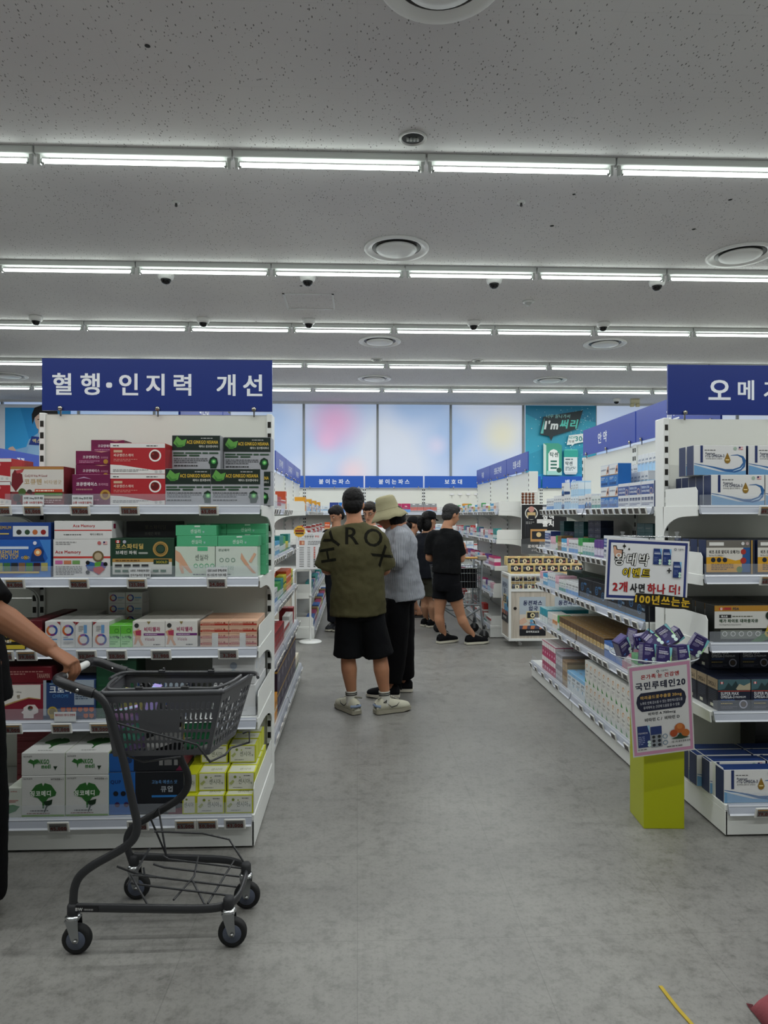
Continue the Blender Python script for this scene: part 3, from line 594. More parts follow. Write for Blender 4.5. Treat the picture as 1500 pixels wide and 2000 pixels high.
pbox('acem', 'supplement_box', .272, .12, .18, '#d6d5d4', [('t', 'Ace Memory', .03, .6, .11, '#b02a2a', 'l', .46, .03), ('r', 0, .5, 1, .55, '#c23b34'), ('r', .03, .34, .16, .44, '#c0669a'), ('r', .18, .34, .31, .44, '#c27a5a'), ('r', .33, .34, .46, .44, '#6f9a5a'), lines(.04, .05, .5, .3, 6, '#777'), lines(.04, .86, .4, .96, 2, '#999'), ('o', .78, .55, .15, .05, '#6b5a3c'), ('c', .78, .55, .1, '#b5a488'), ('us', .87, .87, .07, .08), ('c', .8, .91, .05, '#b66'),
  ('p', [(.56, .3), (.62, .42), (.72, .38), (.8, .42), (.9, .38), (.92, .26), (.84, .16), (.78, .05), (.7, .14), (.6, .18)], '#5a4a8a'), ('p', [(.58, .3), (.64, .4), (.72, .36), (.7, .24), (.6, .2)], '#2f5f9a'), ('p', [(.72, .38), (.84, .42), (.82, .28), (.72, .26)], '#5a9a3a'), ('p', [(.7, .24), (.84, .28), (.9, .2), (.8, .06), (.7, .14)], '#b8322e'), ('c', .6, .38, .055, '#161616'), ('c', .91, .34, .055, '#161616'), ('c', .6, .12, .055, '#161616')], sc='#c9c9ca')
pbox('acetop', 'supplement_box', .272, .16, .087, '#d6d5d4', [('t', 'Ace Memory', .32, .62, .2, '#b02a2a', 'l', .4, .03), ('r', 0, .46, 1, .52, '#c23b34'), ('t', '에이스메모리', .62, .2, .12, '#222', 'l', .22, .02), lines(.16, .2, .6, .3, 1, '#555')], [], [('r', .1, .58, .3, .86, '#8a2a4a')], sc='#d2d2d2')
pbox('phos', 'supplement_box', .302, .12, .186, '#1d3a2a', [('r', .03, .06, .97, .38, '#c9cbc4'), ('r', .03, .38, .97, .47, '#b08848'), ('t', '포스파티딜', .08, .72, .14, '#d2b468', 'l', .44, .03), ('t', '브레인 파워', .08, .58, .1, '#e0e0dc', 'l', .34, .03), ('pill', .45, .59, .58, .64, '#9aa09a'), ('ca', .08, .88, .07, .07), ('c', .22, .91, .045, '#aab'), ('o', .79, .72, .2, .045, '#a88648'), ('o', .79, .72, .145, .02, '#a88648'), ('c', .79, .72, .1, '#2c4434'), ('r', .68, .33, .92, .45, '#143226'), ('t', '3GOLD', .72, .35, .06, '#d2c040', 'l', .18)]
  +[('r', .07+.14*i, .25, .18+.14*i, .32, '#222') for i in range(4)]+[('r', .07+.12*i, .12, .16+.12*i, .18, '#2a5a3c') for i in range(7)]+[lines(.08, .4, .62, .45, 1, '#5a3a1a')], sc='#142a1e')
pbox('phosdark', 'supplement_box', .25, .14, .088, '#17181b', [('t', '포스파티딜', .36, .55, .24, '#4a4436', 'l', .42, .02), ('t', '브레인 파워', .36, .2, .2, '#55554f', 'l', .3, .02)], sc='#101113')
pbox('sens', 'cream_box', .19, .1, .145, '#c6d2c4', [('r', .56, .86, .82, 1, '#4fae7e'), ('p', [(0, .9), (.12, .8), (.26, .5), (.44, .12), (.36, .12), (.14, .42), (0, .55)], '#cfa083'), ('p', [(.1, .5), (.2, .3), (.22, .1), (.16, .1), (.1, .3)], '#d3a88c'), ('t', '센실라', .5, .54, .2, '#55625c', 'l', .34, .0), ('o', .52, .36, .07, .02, '#4fae7e'), ('o', .66, .36, .07, .02, '#4fae7e'), ('o', .8, .36, .07, .02, '#4fae7e'), ('o', .94, .36, .07, .02, '#4fae7e'), lines(.45, .04, .9, .1, 1, '#556')], sc='#9fb6a2', tc='#5fb888')
pbox('sens2', 'cream_box', .2, .1, .145, '#c9d3c9', [('t', '경남제약', .06, .84, .09, '#2c5a46', 'l', .34, .02), ('t', '센실라', .1, .2, .16, '#8fa79a', 'l', .34, .0), ('o', .14, .55, .07, .02, '#6a8a7a'), ('o', .28, .55, .07, .02, '#6a8a7a'), ('o', .42, .55, .07, .02, '#6a8a7a'), ('p', [(.62, .8), (.7, .6), (.85, .3), (.98, .1), (.9, .1), (.7, .4), (.6, .6)], '#cfa083'), ('p', [(.8, .5), (.93, .8), (.98, .75), (.86, .45)], '#d3a88c'), lines(.06, .04, .5, .1, 1, '#556')], sc='#9fb6a2', tc='#5fb888')
pbox('sensg', 'cream_box', .195, .1, .05, '#4fa97b', [('t', '센실라', .36, .22, .42, '#dfeee4', 'l', .26, .0), ('r', .46, .85, .6, 1, '#c9d8cc'), ('t', '정', .66, .25, .2, '#cde', 'l', .1)], sc='#3f9168', tc='#58b586')
pbox('ring', 'tablet_carton', .076, .075, .122, '#d3d3d2', [('p', [(0, 1), (.25, 1), (0, .86)], '#8a2a30'), ('o', .5, .3, .23, .08, ['#2f4f9a', '#8a5a9a', '#c77a3a', '#c25a2c', '#7a2a6a', '#2f4f9a']), ('r', .52, .55, .72, .88, '#6a9ac9'), lines(.2, .62, .5, .86, 4, '#888')], sc='#c6c6c6', tc='#d2d2cf')
pbox('ring2', 'tablet_carton', .072, .075, .122, '#d3d3d2', [('p', [(1, 1), (.75, 1), (1, .86)], '#8a2a30'), ('o', .45, .66, .22, .08, ['#2f4f9a', '#8a5a9a', '#c77a3a', '#c25a2c', '#7a2a6a', '#2f4f9a']), ('r', .15, .28, .8, .33, '#4a80b8'), lines(.15, .1, .8, .22, 3, '#999'), lines(.15, .36, .6, .42, 1, '#468')], sc='#c6c6c6', tc='#d2d2cf')
pbox('ringb', 'tablet_carton', .085, .12, .056, '#d0d0cf', [('o', .28, .5, .34, .13, ['#2f4f9a', '#8a5a9a', '#c77a3a', '#c25a2c', '#7a2a6a', '#2f4f9a']), ('r', .55, .44, .95, .58, '#7aa6cf'), lines(.55, .2, .9, .4, 2, '#999')], sc='#bdbdbd', tc='#c8c8c6')
pbox('noi', 'tablet_carton', .055, .06, .103, '#8ec986', [('r', 0, .62, 1, 1, '#5fb23c'), ('r', 0, 0, 1, .3, '#a9d8a0'), ('t', '노이텍', .08, .4, .13, '#1f4a24', 'l', .7, .04), ('c', .85, .44, .05, '#1f4a24'), ('o', .7, .76, .1, .02, '#2f6a2c'), lines(.1, .1, .8, .3, 2, '#5a9a5a')], sc='#6fb85a', tc='#62b83c')
pbox('viti', 'tablet_carton', .151, .07, .122, '#d4d1cc', [('t', '비티엘라', .36, .6, .18, '#9a2255', 'l', .5, .04), ('r', .34, .44, 1, .53, '#6a2a6e'), lines(.38, .46, .94, .51, 1, '#e8d8e8'), ('t', 'Vitiela', .38, .24, .12, '#9a2a55', 'l', .3, .0, .2), ('p', [(0, .6), (.2, .72), (.26, .5), (.24, .3), (.34, .06), (.26, .04), (.16, .3), (.1, .1), (.04, .08), (.08, .4)], '#c99a7c'), ('p', [(.08, .62), (.26, .66), (.26, .44), (.1, .46)], '#a83a55'), ('c', .12, .84, .09, '#333'), ('p', [(.44, 1), (.56, 1), (.5, .88)], '#8a7a4a'), lines(.65, .05, .95, .12, 1, '#222')], sc='#c4c1bc', tc='#d0cdc6')
pbox('clar', 'ointment_box', .133, .09, .0298, '#c9a48c', [('r', 0, .3, 1, .6, '#a63226'), ('t', 'CLAR-A', .5, .62, .26, '#a02a20', 'l', .28, .03), lines(.08, .66, .45, .8, 1, '#a55'), ('c', .86, .7, .16, '#8a2a1e'), lines(.06, .38, .7, .5, 1, '#e8c8b0')], sc='#c9a890', tc='#d0a78c')
pbox('cent', 'vitamin_box', .085, .08, .12, '#2d2b22', [('t', '센트룰', .15, .7, .13, '#a9a040', 'l', .7, .03), ('t', '젠트롤', .15, .86, .1, '#8a8438', 'l', .7, .02), lines(.15, .35, .8, .6, 4, '#666040'), lines(.15, .1, .8, .2, 2, '#555')], sc='#22201a', tc='#3a3628')
pbox('maroonlow', 'tablet_carton', .07, .1, .128, '#5a1620', [('r', 0, 0, 1, .45, '#c9c6c2'), ('r', 0, .45, 1, .75, '#8f2a30'), ('t', '베노플러스', .05, .52, .14, '#eadfd8', 'l', .9, .04)], sc='#4a121a', tc='#54141d')
pbox('namin', 'vitamin_box', .262, .2, .168, '#7b1a2c', [('p', [(0, .3), (.25, .36), (.5, .5), (.75, .62), (.96, .58), (.96, .98), (0, .98)], '#d6d2cc'), ('p', [(0, .28), (.25, .34), (.5, .48), (.75, .6), (.96, .56), (.96, .58), (.75, .63), (.5, .52), (.25, .38), (0, .31)], '#b0905a'), ('t', '타나민', .16, .66, .16, '#6a5530', 'l', .36, .04), ('t', '정', .54, .6, .1, '#6a5530', 'l', .1, .03), ('t', '120mg', .53, .75, .05, '#555', 'l', .14), ('p', [(.66, .04), (.84, .04), (.84, .14), (.92, .2), (.92, .3), (.86, .42), (.74, .42), (.66, .34), (.66, .26), (.62, .2), (.66, .16)], '#d0c6c4'), ('c', .78, .32, .07, '#2f3f2c'), ('c', .8, .34, .04, '#6a2020')], sc='#5e1422', tc='#6e1828')
pbox('namintop', 'vitamin_box', .33, .22, .075, '#64141f', [lines(.02, .5, .9, .8, 2, '#a0706a'), ('t', 'TANAMIN', .8, .3, .3, '#b08a80', 'l', .18, .02)], sc='#50101a', tc='#5e1420')
pbox('chro', 'vitamin_box', .24, .14, .185, '#27406f', [('r', 0, .1, .06, 1, '#9aa4ae'), ('r', .6, .36, .98, 1, '#9aa7b4'), ('r', 0, 0, 1, .08, '#16244a'), ('t', '크로미', .12, .66, .2, '#dfe6ee', 'l', .42, .05), ('t', 'CHROMI', .18, .55, .09, '#4f86c0', 'l', .3, .01), lines(.12, .88, .5, .93, 1, '#8ab'), lines(.62, .5, .96, .8, 6, '#3a4a66'), ('c', .18, .2, .13, '#b39a3e'), ('c', .18, .2, .09, '#7a6a24'), ('p', [(.12, .1), (.18, .14), (.24, .1), (.22, .02), (.14, .02)], '#b39a3e')]
  +[('p', [(.34+i*.11, .3), (.43+i*.11, .3), (.43+i*.11, .22), (.385+i*.11, .18), (.34+i*.11, .22)], '#b5603c') for i in range(6)]+[('p', [(.78+i*.11, .14), (.87+i*.11, .14), (.87+i*.11, .06), (.825+i*.11, .02), (.78+i*.11, .06)], '#b5603c') for i in range(2)], sc='#1c2d50', tc='#23365e')
pbox('tana', 'vitamin_box', .185, .14, .14, '#1c4630', [('t', '타나솔', .3, .62, .2, '#a8b8aa', 'l', .4, .0), ('r', .06, .08, .94, .12, '#2a5a3c'), ('t', 'Yuyu', .4, .3, .08, '#8fa090', 'l', .2)], sc='#15351f', tc='#1a3f2a')
pbox('whitebig', 'supplement_box', .2, .12, .145, '#c9cacb', [('c', .5, .6, .12, '#9aa4b4'), ('o', .5, .35, .12, .02, '#9ab'), lines(.2, .1, .8, .2, 2, '#aaa')], [('p', [(.1, .4), (.3, .6), (.5, .45), (.7, .62), (.9, .5), (.7, .55), (.5, .38), (.3, .52)], '#9a9a9a')], [('o', .5, .55, .12, .02, '#8fa6c4'), lines(.2, .2, .8, .3, 2, '#aaa')], sc='#c4c6c8', tc='#cbcccd')
leaf = lambda cx, cy, s, c: [('p', [(cx-.5*s, cy+.12*s), (cx-.28*s, cy+.42*s), (cx-.05*s, cy+.5*s), (cx, cy+.38*s), (cx+.06*s, cy+.5*s), (cx+.3*s, cy+.42*s), (cx+.5*s, cy+.12*s), (cx+.46*s, cy-.02*s), (cx+.2*s, cy-.1*s), (cx+.06*s, cy-.3*s), (cx+.04*s, cy-.52*s), (cx-.03*s, cy-.52*s), (cx-.03*s, cy-.3*s), (cx-.2*s, cy-.1*s), (cx-.46*s, cy-.02*s)], c)]
pbox('gmedi', 'supplement_box', .19, .17, .182, '#cfd0ce', leaf(.5, .52, .62, '#2f6a2f')+[('t', '징코메디', .2, .5, .14, '#e4ece2', 'l', .48, .05), ('p', [(.5, .36), (.72, .42), (.7, .3), (.6, .24), (.54, .1), (.52, .1), (.56, .26)], '#16301c'), ('t', 'GC녹십자', .04, .92, .045, '#444', 'l', .24, .02), ('t', '90연질캡슐 x 2', .68, .9, .05, '#333', 'l', .3, .02), ('r', 0, 0, 1, .04, '#6f9a3a'), lines(.2, .12, .8, .17, 1, '#333'), lines(.12, .06, .88, .1, 1, '#733')], leaf(.5, .5, .7, '#2c5f2c'), [('p', [(0, 0), (1, 0), (1, .4), (0, .1)], '#7fb83a'), ('p', [(0, .1), (1, .4), (1, .55), (0, .3)], '#5f9a30')], tc='#c9cac8', sc='#8fc03c')
pbox('gtop', 'supplement_box', .19, .24, .1, '#cfd0ce', [('p', [(.14, .6), (.2, .74), (.28, .66), (.36, .74), (.42, .6), (.3, .5), (.28, .3), (.26, .5)], '#2f6a2f'), ('t', 'GINKGO', .28, .5, .22, '#3a7a3a', 'l', .36, .05), ('t', 'medi', .46, .3, .2, '#3a7a3a', 'l', .22, .05), ('t', 'GC녹십자', .04, .82, .08, '#444', 'l', .24, .02), ('p', [(.74, .4), (.84, .4), (.8, .28), (.78, .2), (.77, .28)], '#16301c')], leaf(.5, .55, .6, '#2c5f2c')+[lines(.3, .1, .8, .16, 1, '#666')], [('p', [(0, 0), (1, 0), (1, .7), (0, .3)], '#7fb83a')], tc='#c9cac8', sc='#b9cf9a')
pbox('skbox', 'supplement_box', .06, .17, .13, '#c6cbc2', [('t', 'SK케미칼', .2, .86, .05, '#a33', 'l', .5, .02), ('p', [(0, .1), (.6, .2), (.9, .36), (.4, .42), (0, .4)], '#3f7a4a'), lines(.1, .5, .8, .6, 2, '#a44')], tc='#c9ccc6')
pbox('qup', 'supplement_box', .335, .2, .192, '#10141c', [('r', 0, 0, .36, 1, '#1e62b0'), ('p', [(.36, 0), (.42, 0), (.36, .5)], '#1e62b0'), ('t', 'QUP', .03, .72, .1, '#0f2f66', 'l', .14, .05), ('t', '고농축 에센스 샷', .58, .72, .09, '#6aa0d8', 'l', .34, .01), ('t', '큐업', .7, .52, .15, '#9aa0a8', 'l', .16, .05), ('r', .58, .4, .92, .45, '#2a78c0'), ('c', .1, .5, .06, '#0c1020'), ('c', .2, .5, .06, '#0c1020'), ('c', .12, .24, .06, '#3a1a4a'), ('c', .24, .24, .06, '#3a1a4a'), ('p', [(.8, 0), (1, 0), (1, .16), (.84, .1)], '#6a1a2c'), ('r', .78, .04, .9, .18, '#888')], [('r', 0, 0, .36, 1, '#1c5aa6'), ('t', '프로바이오 에센스', .5, .3, .12, '#4a86c8', 'l', .4, .02)], tc='#0d1017', sc='#10141c')
pbox('quptop', 'supplement_box', .335, .2, .082, '#10141c', [('r', 0, 0, .34, 1, '#1a56a0'), ('c', .18, .6, .16, '#0f2f5a'), ('c', .28, .6, .16, '#0f2f5a'), ('r', .68, .3, .73, .62, '#777'), ('r', .75, .3, .85, .62, '#666'), ('r', .88, .3, .93, .62, '#777'), ('p', [(.9, 0), (1, 0), (1, .5)], '#6a1a3c')], tc='#0d1017', sc='#5a1830')
pbox('sensia', 'tablet_carton', .126, .09, .083, '#b9bd1e', [('r', .04, .06, .96, .97, '#cfcfc4'), ('t', '센시아', .4, .36, .3, '#3a4a2a', 'l', .42, .0), ('t', '정', .84, .36, .12, '#3a4a2a', 'l', .1), ('c', .28, .76, .08, '#7a8a30'), ('c', .46, .74, .04, '#9aa850'), ('p', [(.06, .4), (.2, .6), (.26, .5), (.14, .3)], '#a8b070'), lines(.6, .8, .94, .88, 1, '#555'), lines(.2, .14, .7, .2, 1, '#555')], [('r', .04, .05, .96, .95, '#c6c8b8'), ('t', '센시아', .4, .3, .3, '#6a6a3a', 'l', .42, .0)], tc='#bcc020', sc='#bcc22a')
pbox('sensiaend', 'tablet_carton', .062, .126, .084, '#b9bd1e', [('r', .08, .06, .92, .97, '#cfcfc4'), ('t', '센시아', .12, .36, .28, '#3a4a2a', 'l', .72, .0), ('c', .3, .8, .06, '#7a8a30')], tc='#bcc020', sc='#c6c83a')
drop = [('p', [(.64, .76), (.6, .6), (.58, .5), (.6, .42), (.64, .39), (.68, .42), (.7, .5), (.68, .6)], '#8a6a24'), ('r', .605, .5, .675, .53, '#e8d8a0')]
wave = [('p', [(0, 0), (1, 0), (1, .16), (.8, .1), (.5, .12), (.25, .22), (0, .34)], '#6d9cc4'), ('p', [(0, .38), (.2, .3), (.4, .2), (.6, .12), (.78, .08), (.9, .14), (.98, .28), (1, .5), (.95, .64), (.84, .7), (.72, .68), (.7, .66), (.84, .66), (.92, .58), (.94, .42), (.88, .28), (.75, .2), (.6, .2), (.4, .28), (.2, .34), (0, .4)], '#2f5f94'), ('p', [(.0, .36), (.3, .24), (.55, .15), (.4, .22), (.2, .31)], '#cfe0ee'), ('p', [(.74, .12), (.9, .2), (.96, .36), (.9, .24), (.78, .16)], '#b9d2e8')]
pbox('rtg', 'omega_box', .277, .075, .155, '#d2d3d2', [('r', 0, 0, 1, 1, '#d5d5d4')]+wave+[('r', .12, .42, .17, 1, '#1c2c5e'), ('t', 'Premium', .22, .7, .07, '#333a50', 'l', .18, .03), ('t', 'rTG OMEGA-3', .22, .6, .1, '#2a3350', 'l', .36, .03), ('t', '프리미엄 알티지 오메가3', .22, .53, .05, '#555', 'l', .32), lines(.2, .82, .5, .87, 1, '#555'), ('c', .79, .9, .06, '#9ab0a0'), ('us', .86, .86, .08, .1)]+drop, sc='#18284f', tc='#1c3264')
pbox('biz', 'omega_box', .25, .075, .172, '#1b2236', [('r', 0, .78, .9, 1, '#6a6660'), ('r', .06, .84, .36, .94, '#d8d8d4'), ('r', 0, .06, .9, .78, '#cfccc4'), ('p', [(0, .06), (.9, .06), (.9, .5), (.6, .4), (.3, .52), (0, .5)], '#cf9a24'), ('p', [(.72, .06), (.9, .06), (.9, .78), (.76, .78), (.74, .5)], '#23528a'), ('t', '비즈 프로 알티지 오메가3', .06, .6, .11, '#2a2a2a', 'l', .62, .05), ('t', 'Biz Pro rTG OMEGA-3', .06, .53, .045, '#555', 'l', .3), ('c', .14, .42, .07, '#1a2230'), ('c', .26, .42, .07, '#1a2230'), ('c', .38, .42, .07, '#1a2230'), lines(.1, .12, .56, .32, 4, '#5a3a10'), ('c', .76, .66, .08, '#a0302a'), ('c', .76, .4, .09, '#a0302a'), ('c', .68, .14, .09, '#5a7a2a'), ('r', .92, 0, .95, 1, '#b08a40'), ('c', .75, .9, .05, '#ccc'), ('c', .84, .9, .05, '#a99')], sc='#1b2a4c', tc='#151d30')
pbox('hemp', 'omega_box', .3, .09, .18, '#11140f', [('r', 0, .84, 1, 1, '#a87a2c'), ('r', 0, .37, 1, .84, '#c6c6c2'), ('ca', .08, .88, .07, .06), ('r', .16, .88, .28, .95, '#a03030'), ('t', 'FDA', .31, .88, .065, '#1c2a4a', 'l', .1, .05), ('r', .08, .66, .28, .75, '#222'), ('t', '퍼스트', .11, .67, .06, '#eee', 'l', .15, .04), lines(.3, .68, .8, .73, 1, '#5a5a4a'), ('t', '메가 파이토 대마종자유', .08, .53, .1, '#2f4a34', 'l', .78, .05), ('t', 'First Mega Phyto Hemp Seed Oil', .08, .45, .04, '#555', 'l', .5), ('r', .1, .08, .8, .33, '#6f746c')]+[('o', .17+.14*i, .22, .07, .015, '#ddd') for i in range(5)]+[('p', [(.8, 0), (.95, .1), (1, .35), (.9, .3), (.7, .1), (.6, 0)], '#3f6a34'), ('c', .93, .72, .12, '#1d2a20'), ('p', [(.93, .56), (.86, .3), (.84, .22), (.87, .14), (.93, .1), (.99, .14), (1, .22), (.99, .3)], '#b39a2c'), ('p', [(.93, .38), (.91, .26), (.87, .26), (.9, .2), (.93, .16), (.97, .2), (.99, .26), (.95, .26)], '#22401c')], sc='#121512', tc='#1a1a16')
pbox('smax', 'omega_box', .163, .1, .152, '#131a30', [('r', 0, .64, 1, 1, '#3f5f66'), ('p', [(0, .66), (.2, .7), (.32, .9), (.42, .78), (.55, .96), (.66, .74), (.8, .7), (1, .66), (1, .64), (0, .64)], '#1f3438'), ('p', [(.55, .7), (.66, .86), (.8, .8), (1, .9), (1, .66), (.6, .66)], '#a8a088'), ('r', 0, .615, 1, .64, '#a83a30'), ('ca', .07, .86, .09, .07), ('t', 'SUPER MAX', .08, .5, .1, '#c9ccd2', 'l', .56, .05), ('t', 'OMEGA-3', .08, .39, .1, '#c9ccd2', 'l', .42, .05), ('t', 'PREMIUM', .53, .4, .065, '#c9ccd2', 'l', .32, .03), ('pill', .08, .31, .5, .36, '#2f4a7a'), lines(.08, .2, .6, .26, 1, '#b09a50'), ('o', .78, .2, .14, .04, '#aab'), ('c', .78, .2, .08, '#4a3a30'), lines(.08, .06, .6, .15, 2, '#667')], tc='#161d30', sc='#161a26', left=[('r', 0, 0, 1, 1, '#15192a'), ('r', 0, .66, 1, 1, '#a59278'), ('t', 'OMEGA-3', .1, .72, .14, '#3a3028', 'l', .7, .04), lines(.15, .25, .85, .6, 6, '#444a5a'), ('r', .3, .06, .6, .16, '#c9c9b8')])
for o_, c_ in (('rtgL', '#1c3264'),): KIND[o_] = KIND['rtg']

def grid(key, px0, Y0, z, nx, ny, nz, what, cat='box', gap=.0016, group=None, dx=None, skip=(), jit=0, X0=None, where=''):
    """a block of equal cartons; px0 is the left edge of the front row as the photo shows it"""
    name, me, w, d, h = KIND[key]
    if X0 is None: X0 = WX(px0, Y0)
    for k in range(nz):
        for j in range(ny):
            for i in range(nx):
                if (i, j, k) in skip: continue
                a = []
                if nx > 1: a.append('left' if i == 0 else 'right' if i == nx-1 else 'middle' if nx == 3 else ordn(i)+' from left')
                if ny > 1: a.append('front row' if j == 0 else ordn(j)+' row')
                if nz > 1: a.append('bottom' if k == 0 else 'top' if k == nz-1 else ordn(k)+' layer')
                lab = what+((', '+' '.join(a)) if a else '')
                put(key, X0+w/2+i*(w+gap)+(R.uniform(-jit, jit) if k else 0), Y0+d/2+j*(d+gap), z+.0006+k*(h+.0006), lab, group or what, cat=cat)
s5, s4, s3, s2, s1 = [z+.001 for z in (.150, .545, .874, 1.202, 1.548)]
def fy(d): return YE-d+.012     # front line of goods on a shelf of depth d
y1, y2, y3, y4, y5 = fy(.40), fy(.45), fy(.50), fy(.53), fy(.66)
# --- top shelf
def b1(*a, **k): grid(*a, **k)
pbox('c100', 'supplement_box', .2, .11, .112, '#a5262d', [('r', 0, .86, 1, 1, '#d6d4d2'), ('p', [(0, 0), (1, 0), (1, .2), (.6, .3), (.3, .38), (0, .34)], '#d6d2ce'), ('t', '코큐텐 100', .25, .5, .14, '#eccfc4', 'l', .6, .02), ('o', .7, .74, .09, .03, '#d88'), ('c', .78, .12, .06, '#bbb'), ('c', .9, .12, .06, '#bbb')], sc='#a3242c')
grid('c100', -60, y1, s1, 1, 2, 2, 'red white-banded carton, far left of top shelf')
grid('coq', 20, y1-.0, s1, 1, 1, 1, 'cream and maroon coenzyme carton on the left top shelf')
grid('coqbig', 141, y1, s1, 1, 1, 1, 'purple coenzyme carton in front of the purple stack on top shelf')
grid('coqace', 148, y1+.123, s1, 1, 1, 4, 'slim purple carton stacked behind the big purple one')
grid('coqace', 178, y1+.245, s1, 1, 1, 5, 'slim purple carton at the rear of the purple stack')
grid('cq', 215, y1, s1, 1, 1, 2, 'red carton with white wave beside the purple stack')
grid('cq', 225, y1+.143, s1, 1, 1, 2, 'red carton with white wave standing behind the front red pair')
grid('gink', 322, y1+.002, s1, 1, 1, 1, 'grey and dark green ginkgo carton, left of the front pair')
grid('gink', 411.5, y1-.001, s1, 1, 1, 1, 'grey and dark green ginkgo carton, right of the front pair', )
grid('gink', 336, y1+.125, s1, 1, 1, 2, 'grey and dark green ginkgo carton in the left rear stack')
grid('gink', 443, y1+.2, s1, 1, 1, 2, 'grey and dark green ginkgo carton in the right rear stack', X0=WX(441, y1+.2)-.01)
# --- second shelf
grid('memo', -10, y2, s2, 1, 1, 1, 'blue memory supplement carton with head picture on the second shelf')
grid('memolid', -10, y2+.004, s2+.181, 1, 1, 1, 'flat dark blue carton lying on the blue memory carton')
grid('acem', 104, y2, s2, 1, 1, 1, 'white memory carton with coloured brain picture')
grid('acetop', 106, y2+.0, s2+.181, 1, 1, 1, 'flat white carton with red stripe lying on the white memory carton')
grid('phos', 215.5, y2-.002, s2, 1, 1, 1, 'dark green and white brain supplement carton with gold seal')
grid('phosdark', 247, y2+.13, s2, 1, 1, 3, 'black flat carton in the stack behind the green brain carton')
grid('sens', 342, y2, s2, 1, 1, 1, 'white and green leg cream carton, left front', cat='box')
grid('sens2', 421, y2, s2, 1, 1, 1, 'pale green leg cream carton with lettering, right front')
grid('sensg', 345, y2+.003, s2+.146, 2, 1, 1, 'small green carton lying on the leg cream cartons')
grid('sensg', 343, y2+.006, s2+.197, 1, 1, 1, 'small green carton on the second layer at left')
grid('sensg', 365, y2+.115, s2, 2, 1, 5, 'green carton in the rear green stack')
# --- third shelf
grid('cent', -25, y3, s3, 2, 2, 1, 'dark vitamin carton with yellow letters at left of third shelf')
grid('maroonlow', 52, y3, s3, 1, 4, 1, 'maroon and white carton under the outstretched forearm')
grid('ring2', 88, y3+.01, s3, 2, 5, 1, 'white carton with colour ring near the top of its face')
grid('ring', 147, y3, s3, 2, 3, 1, 'white carton with colour ring at the bottom of its face', gap=.005)
grid('ringb', 212, y3+.30, s3, 2, 1, 4, 'squat white carton with ring in the stack at the rear')
grid('noi', 212, y3+.003, s3, 2, 3, 1, 'bright green tablet carton on the third shelf')
grid('viti', 259, y3+.004, s3, 2, 5, 1, 'white tablet carton with purple stripe and pair of legs')
grid('clar', 391, y3, s3, 2, 3, 4, 'slim cream and red ointment carton', cat='box')
tape = MB()
for q in (420, 474): tape.box(WX(q-6, y3), y3-.0015, s3+.0, WX(q+6, y3), y3-.0008, s3+.065, '#c9c9c6', 'card')
tag(tape.build('paper_tape'), 'two white paper tapes across the cream and red ointment cartons', 'tape', kind='stuff')
# --- fourth shelf
grid('namin', -28, y4, s4, 1, 1, 1, 'maroon and white vitamin carton with white head outline')
grid('namintop', -20, y4+.0, s4+.171, 1, 1, 1, 'wide maroon carton lying on the vitamin carton with head outline', X0=WX(-28, y4)-.03)
grid('chro', 84, y4, s4, 1, 1, 1, 'blue vitamin carton with silver panel, gold medal and orange shields')
grid('tana', 188, y4+.01, s4, 1, 1, 2, 'dark green carton behind the cart handle')
grid('whitebig', 0, y4+.03, s4, 1, 3, 1, 'large plain white carton behind the basket at the right end', X0=-.685)
grid('whitebig', 0, y4+.04, s4+.148, 1, 3, 1, 'large plain white carton on top at the right end of the fourth shelf', X0=-.69)
grid('chro', 262, y4+.02, s4, 1, 1, 1, 'blue vitamin carton half hidden behind the grey basket')
# --- base shelf
grid('skbox', 15, y5, s5, 1, 2, 1, 'narrow white and green carton beside the ginkgo leaf cartons')
grid('gmedi', 42, y5, s5, 2, 2, 1, 'large white carton with dark green ginkgo leaf', gap=.003)
grid('gtop', 42, y5+.002, s5+.184, 2, 2, 1, 'low white ginkgo carton lying on the large leaf cartons', gap=.003)
grid('qup', 211, y5+.004, s5, 1, 1, 1, 'black and blue essence carton at the bottom')
grid('quptop', 211, y5+.008, s5+.194, 1, 1, 1, 'black and blue flat carton lying on the essence carton')
grid('sensiaend', 356, y5, s5, 1, 3, 1, 'lime green carton standing end on')
grid('sensiaend', 358, y5+.03, s5+.0855, 1, 3, 1, 'lime green carton end on, upper layer')
grid('sensia', 383, y5, s5, 2, 5, 1, 'lime green framed carton on the base shelf', gap=.004)
grid('sensia', 387, y5+.045, s5+.0855, 2, 4, 1, 'lime green framed carton, second layer', gap=.006)
grid('sensia', 392, y5+.16, s5+.171, 2, 3, 1, 'lime green framed carton, third layer', gap=.008)
pbox('redflat', 'supplement_box', .17, .12, .055, '#6e1420', [('r', 0, .3, 1, .34, '#8a3a44')], tc='#5a1018')
grid('redflat', 33, y5+.36, s5, 1, 1, 5, 'flat red carton stacked behind the ginkgo cartons')

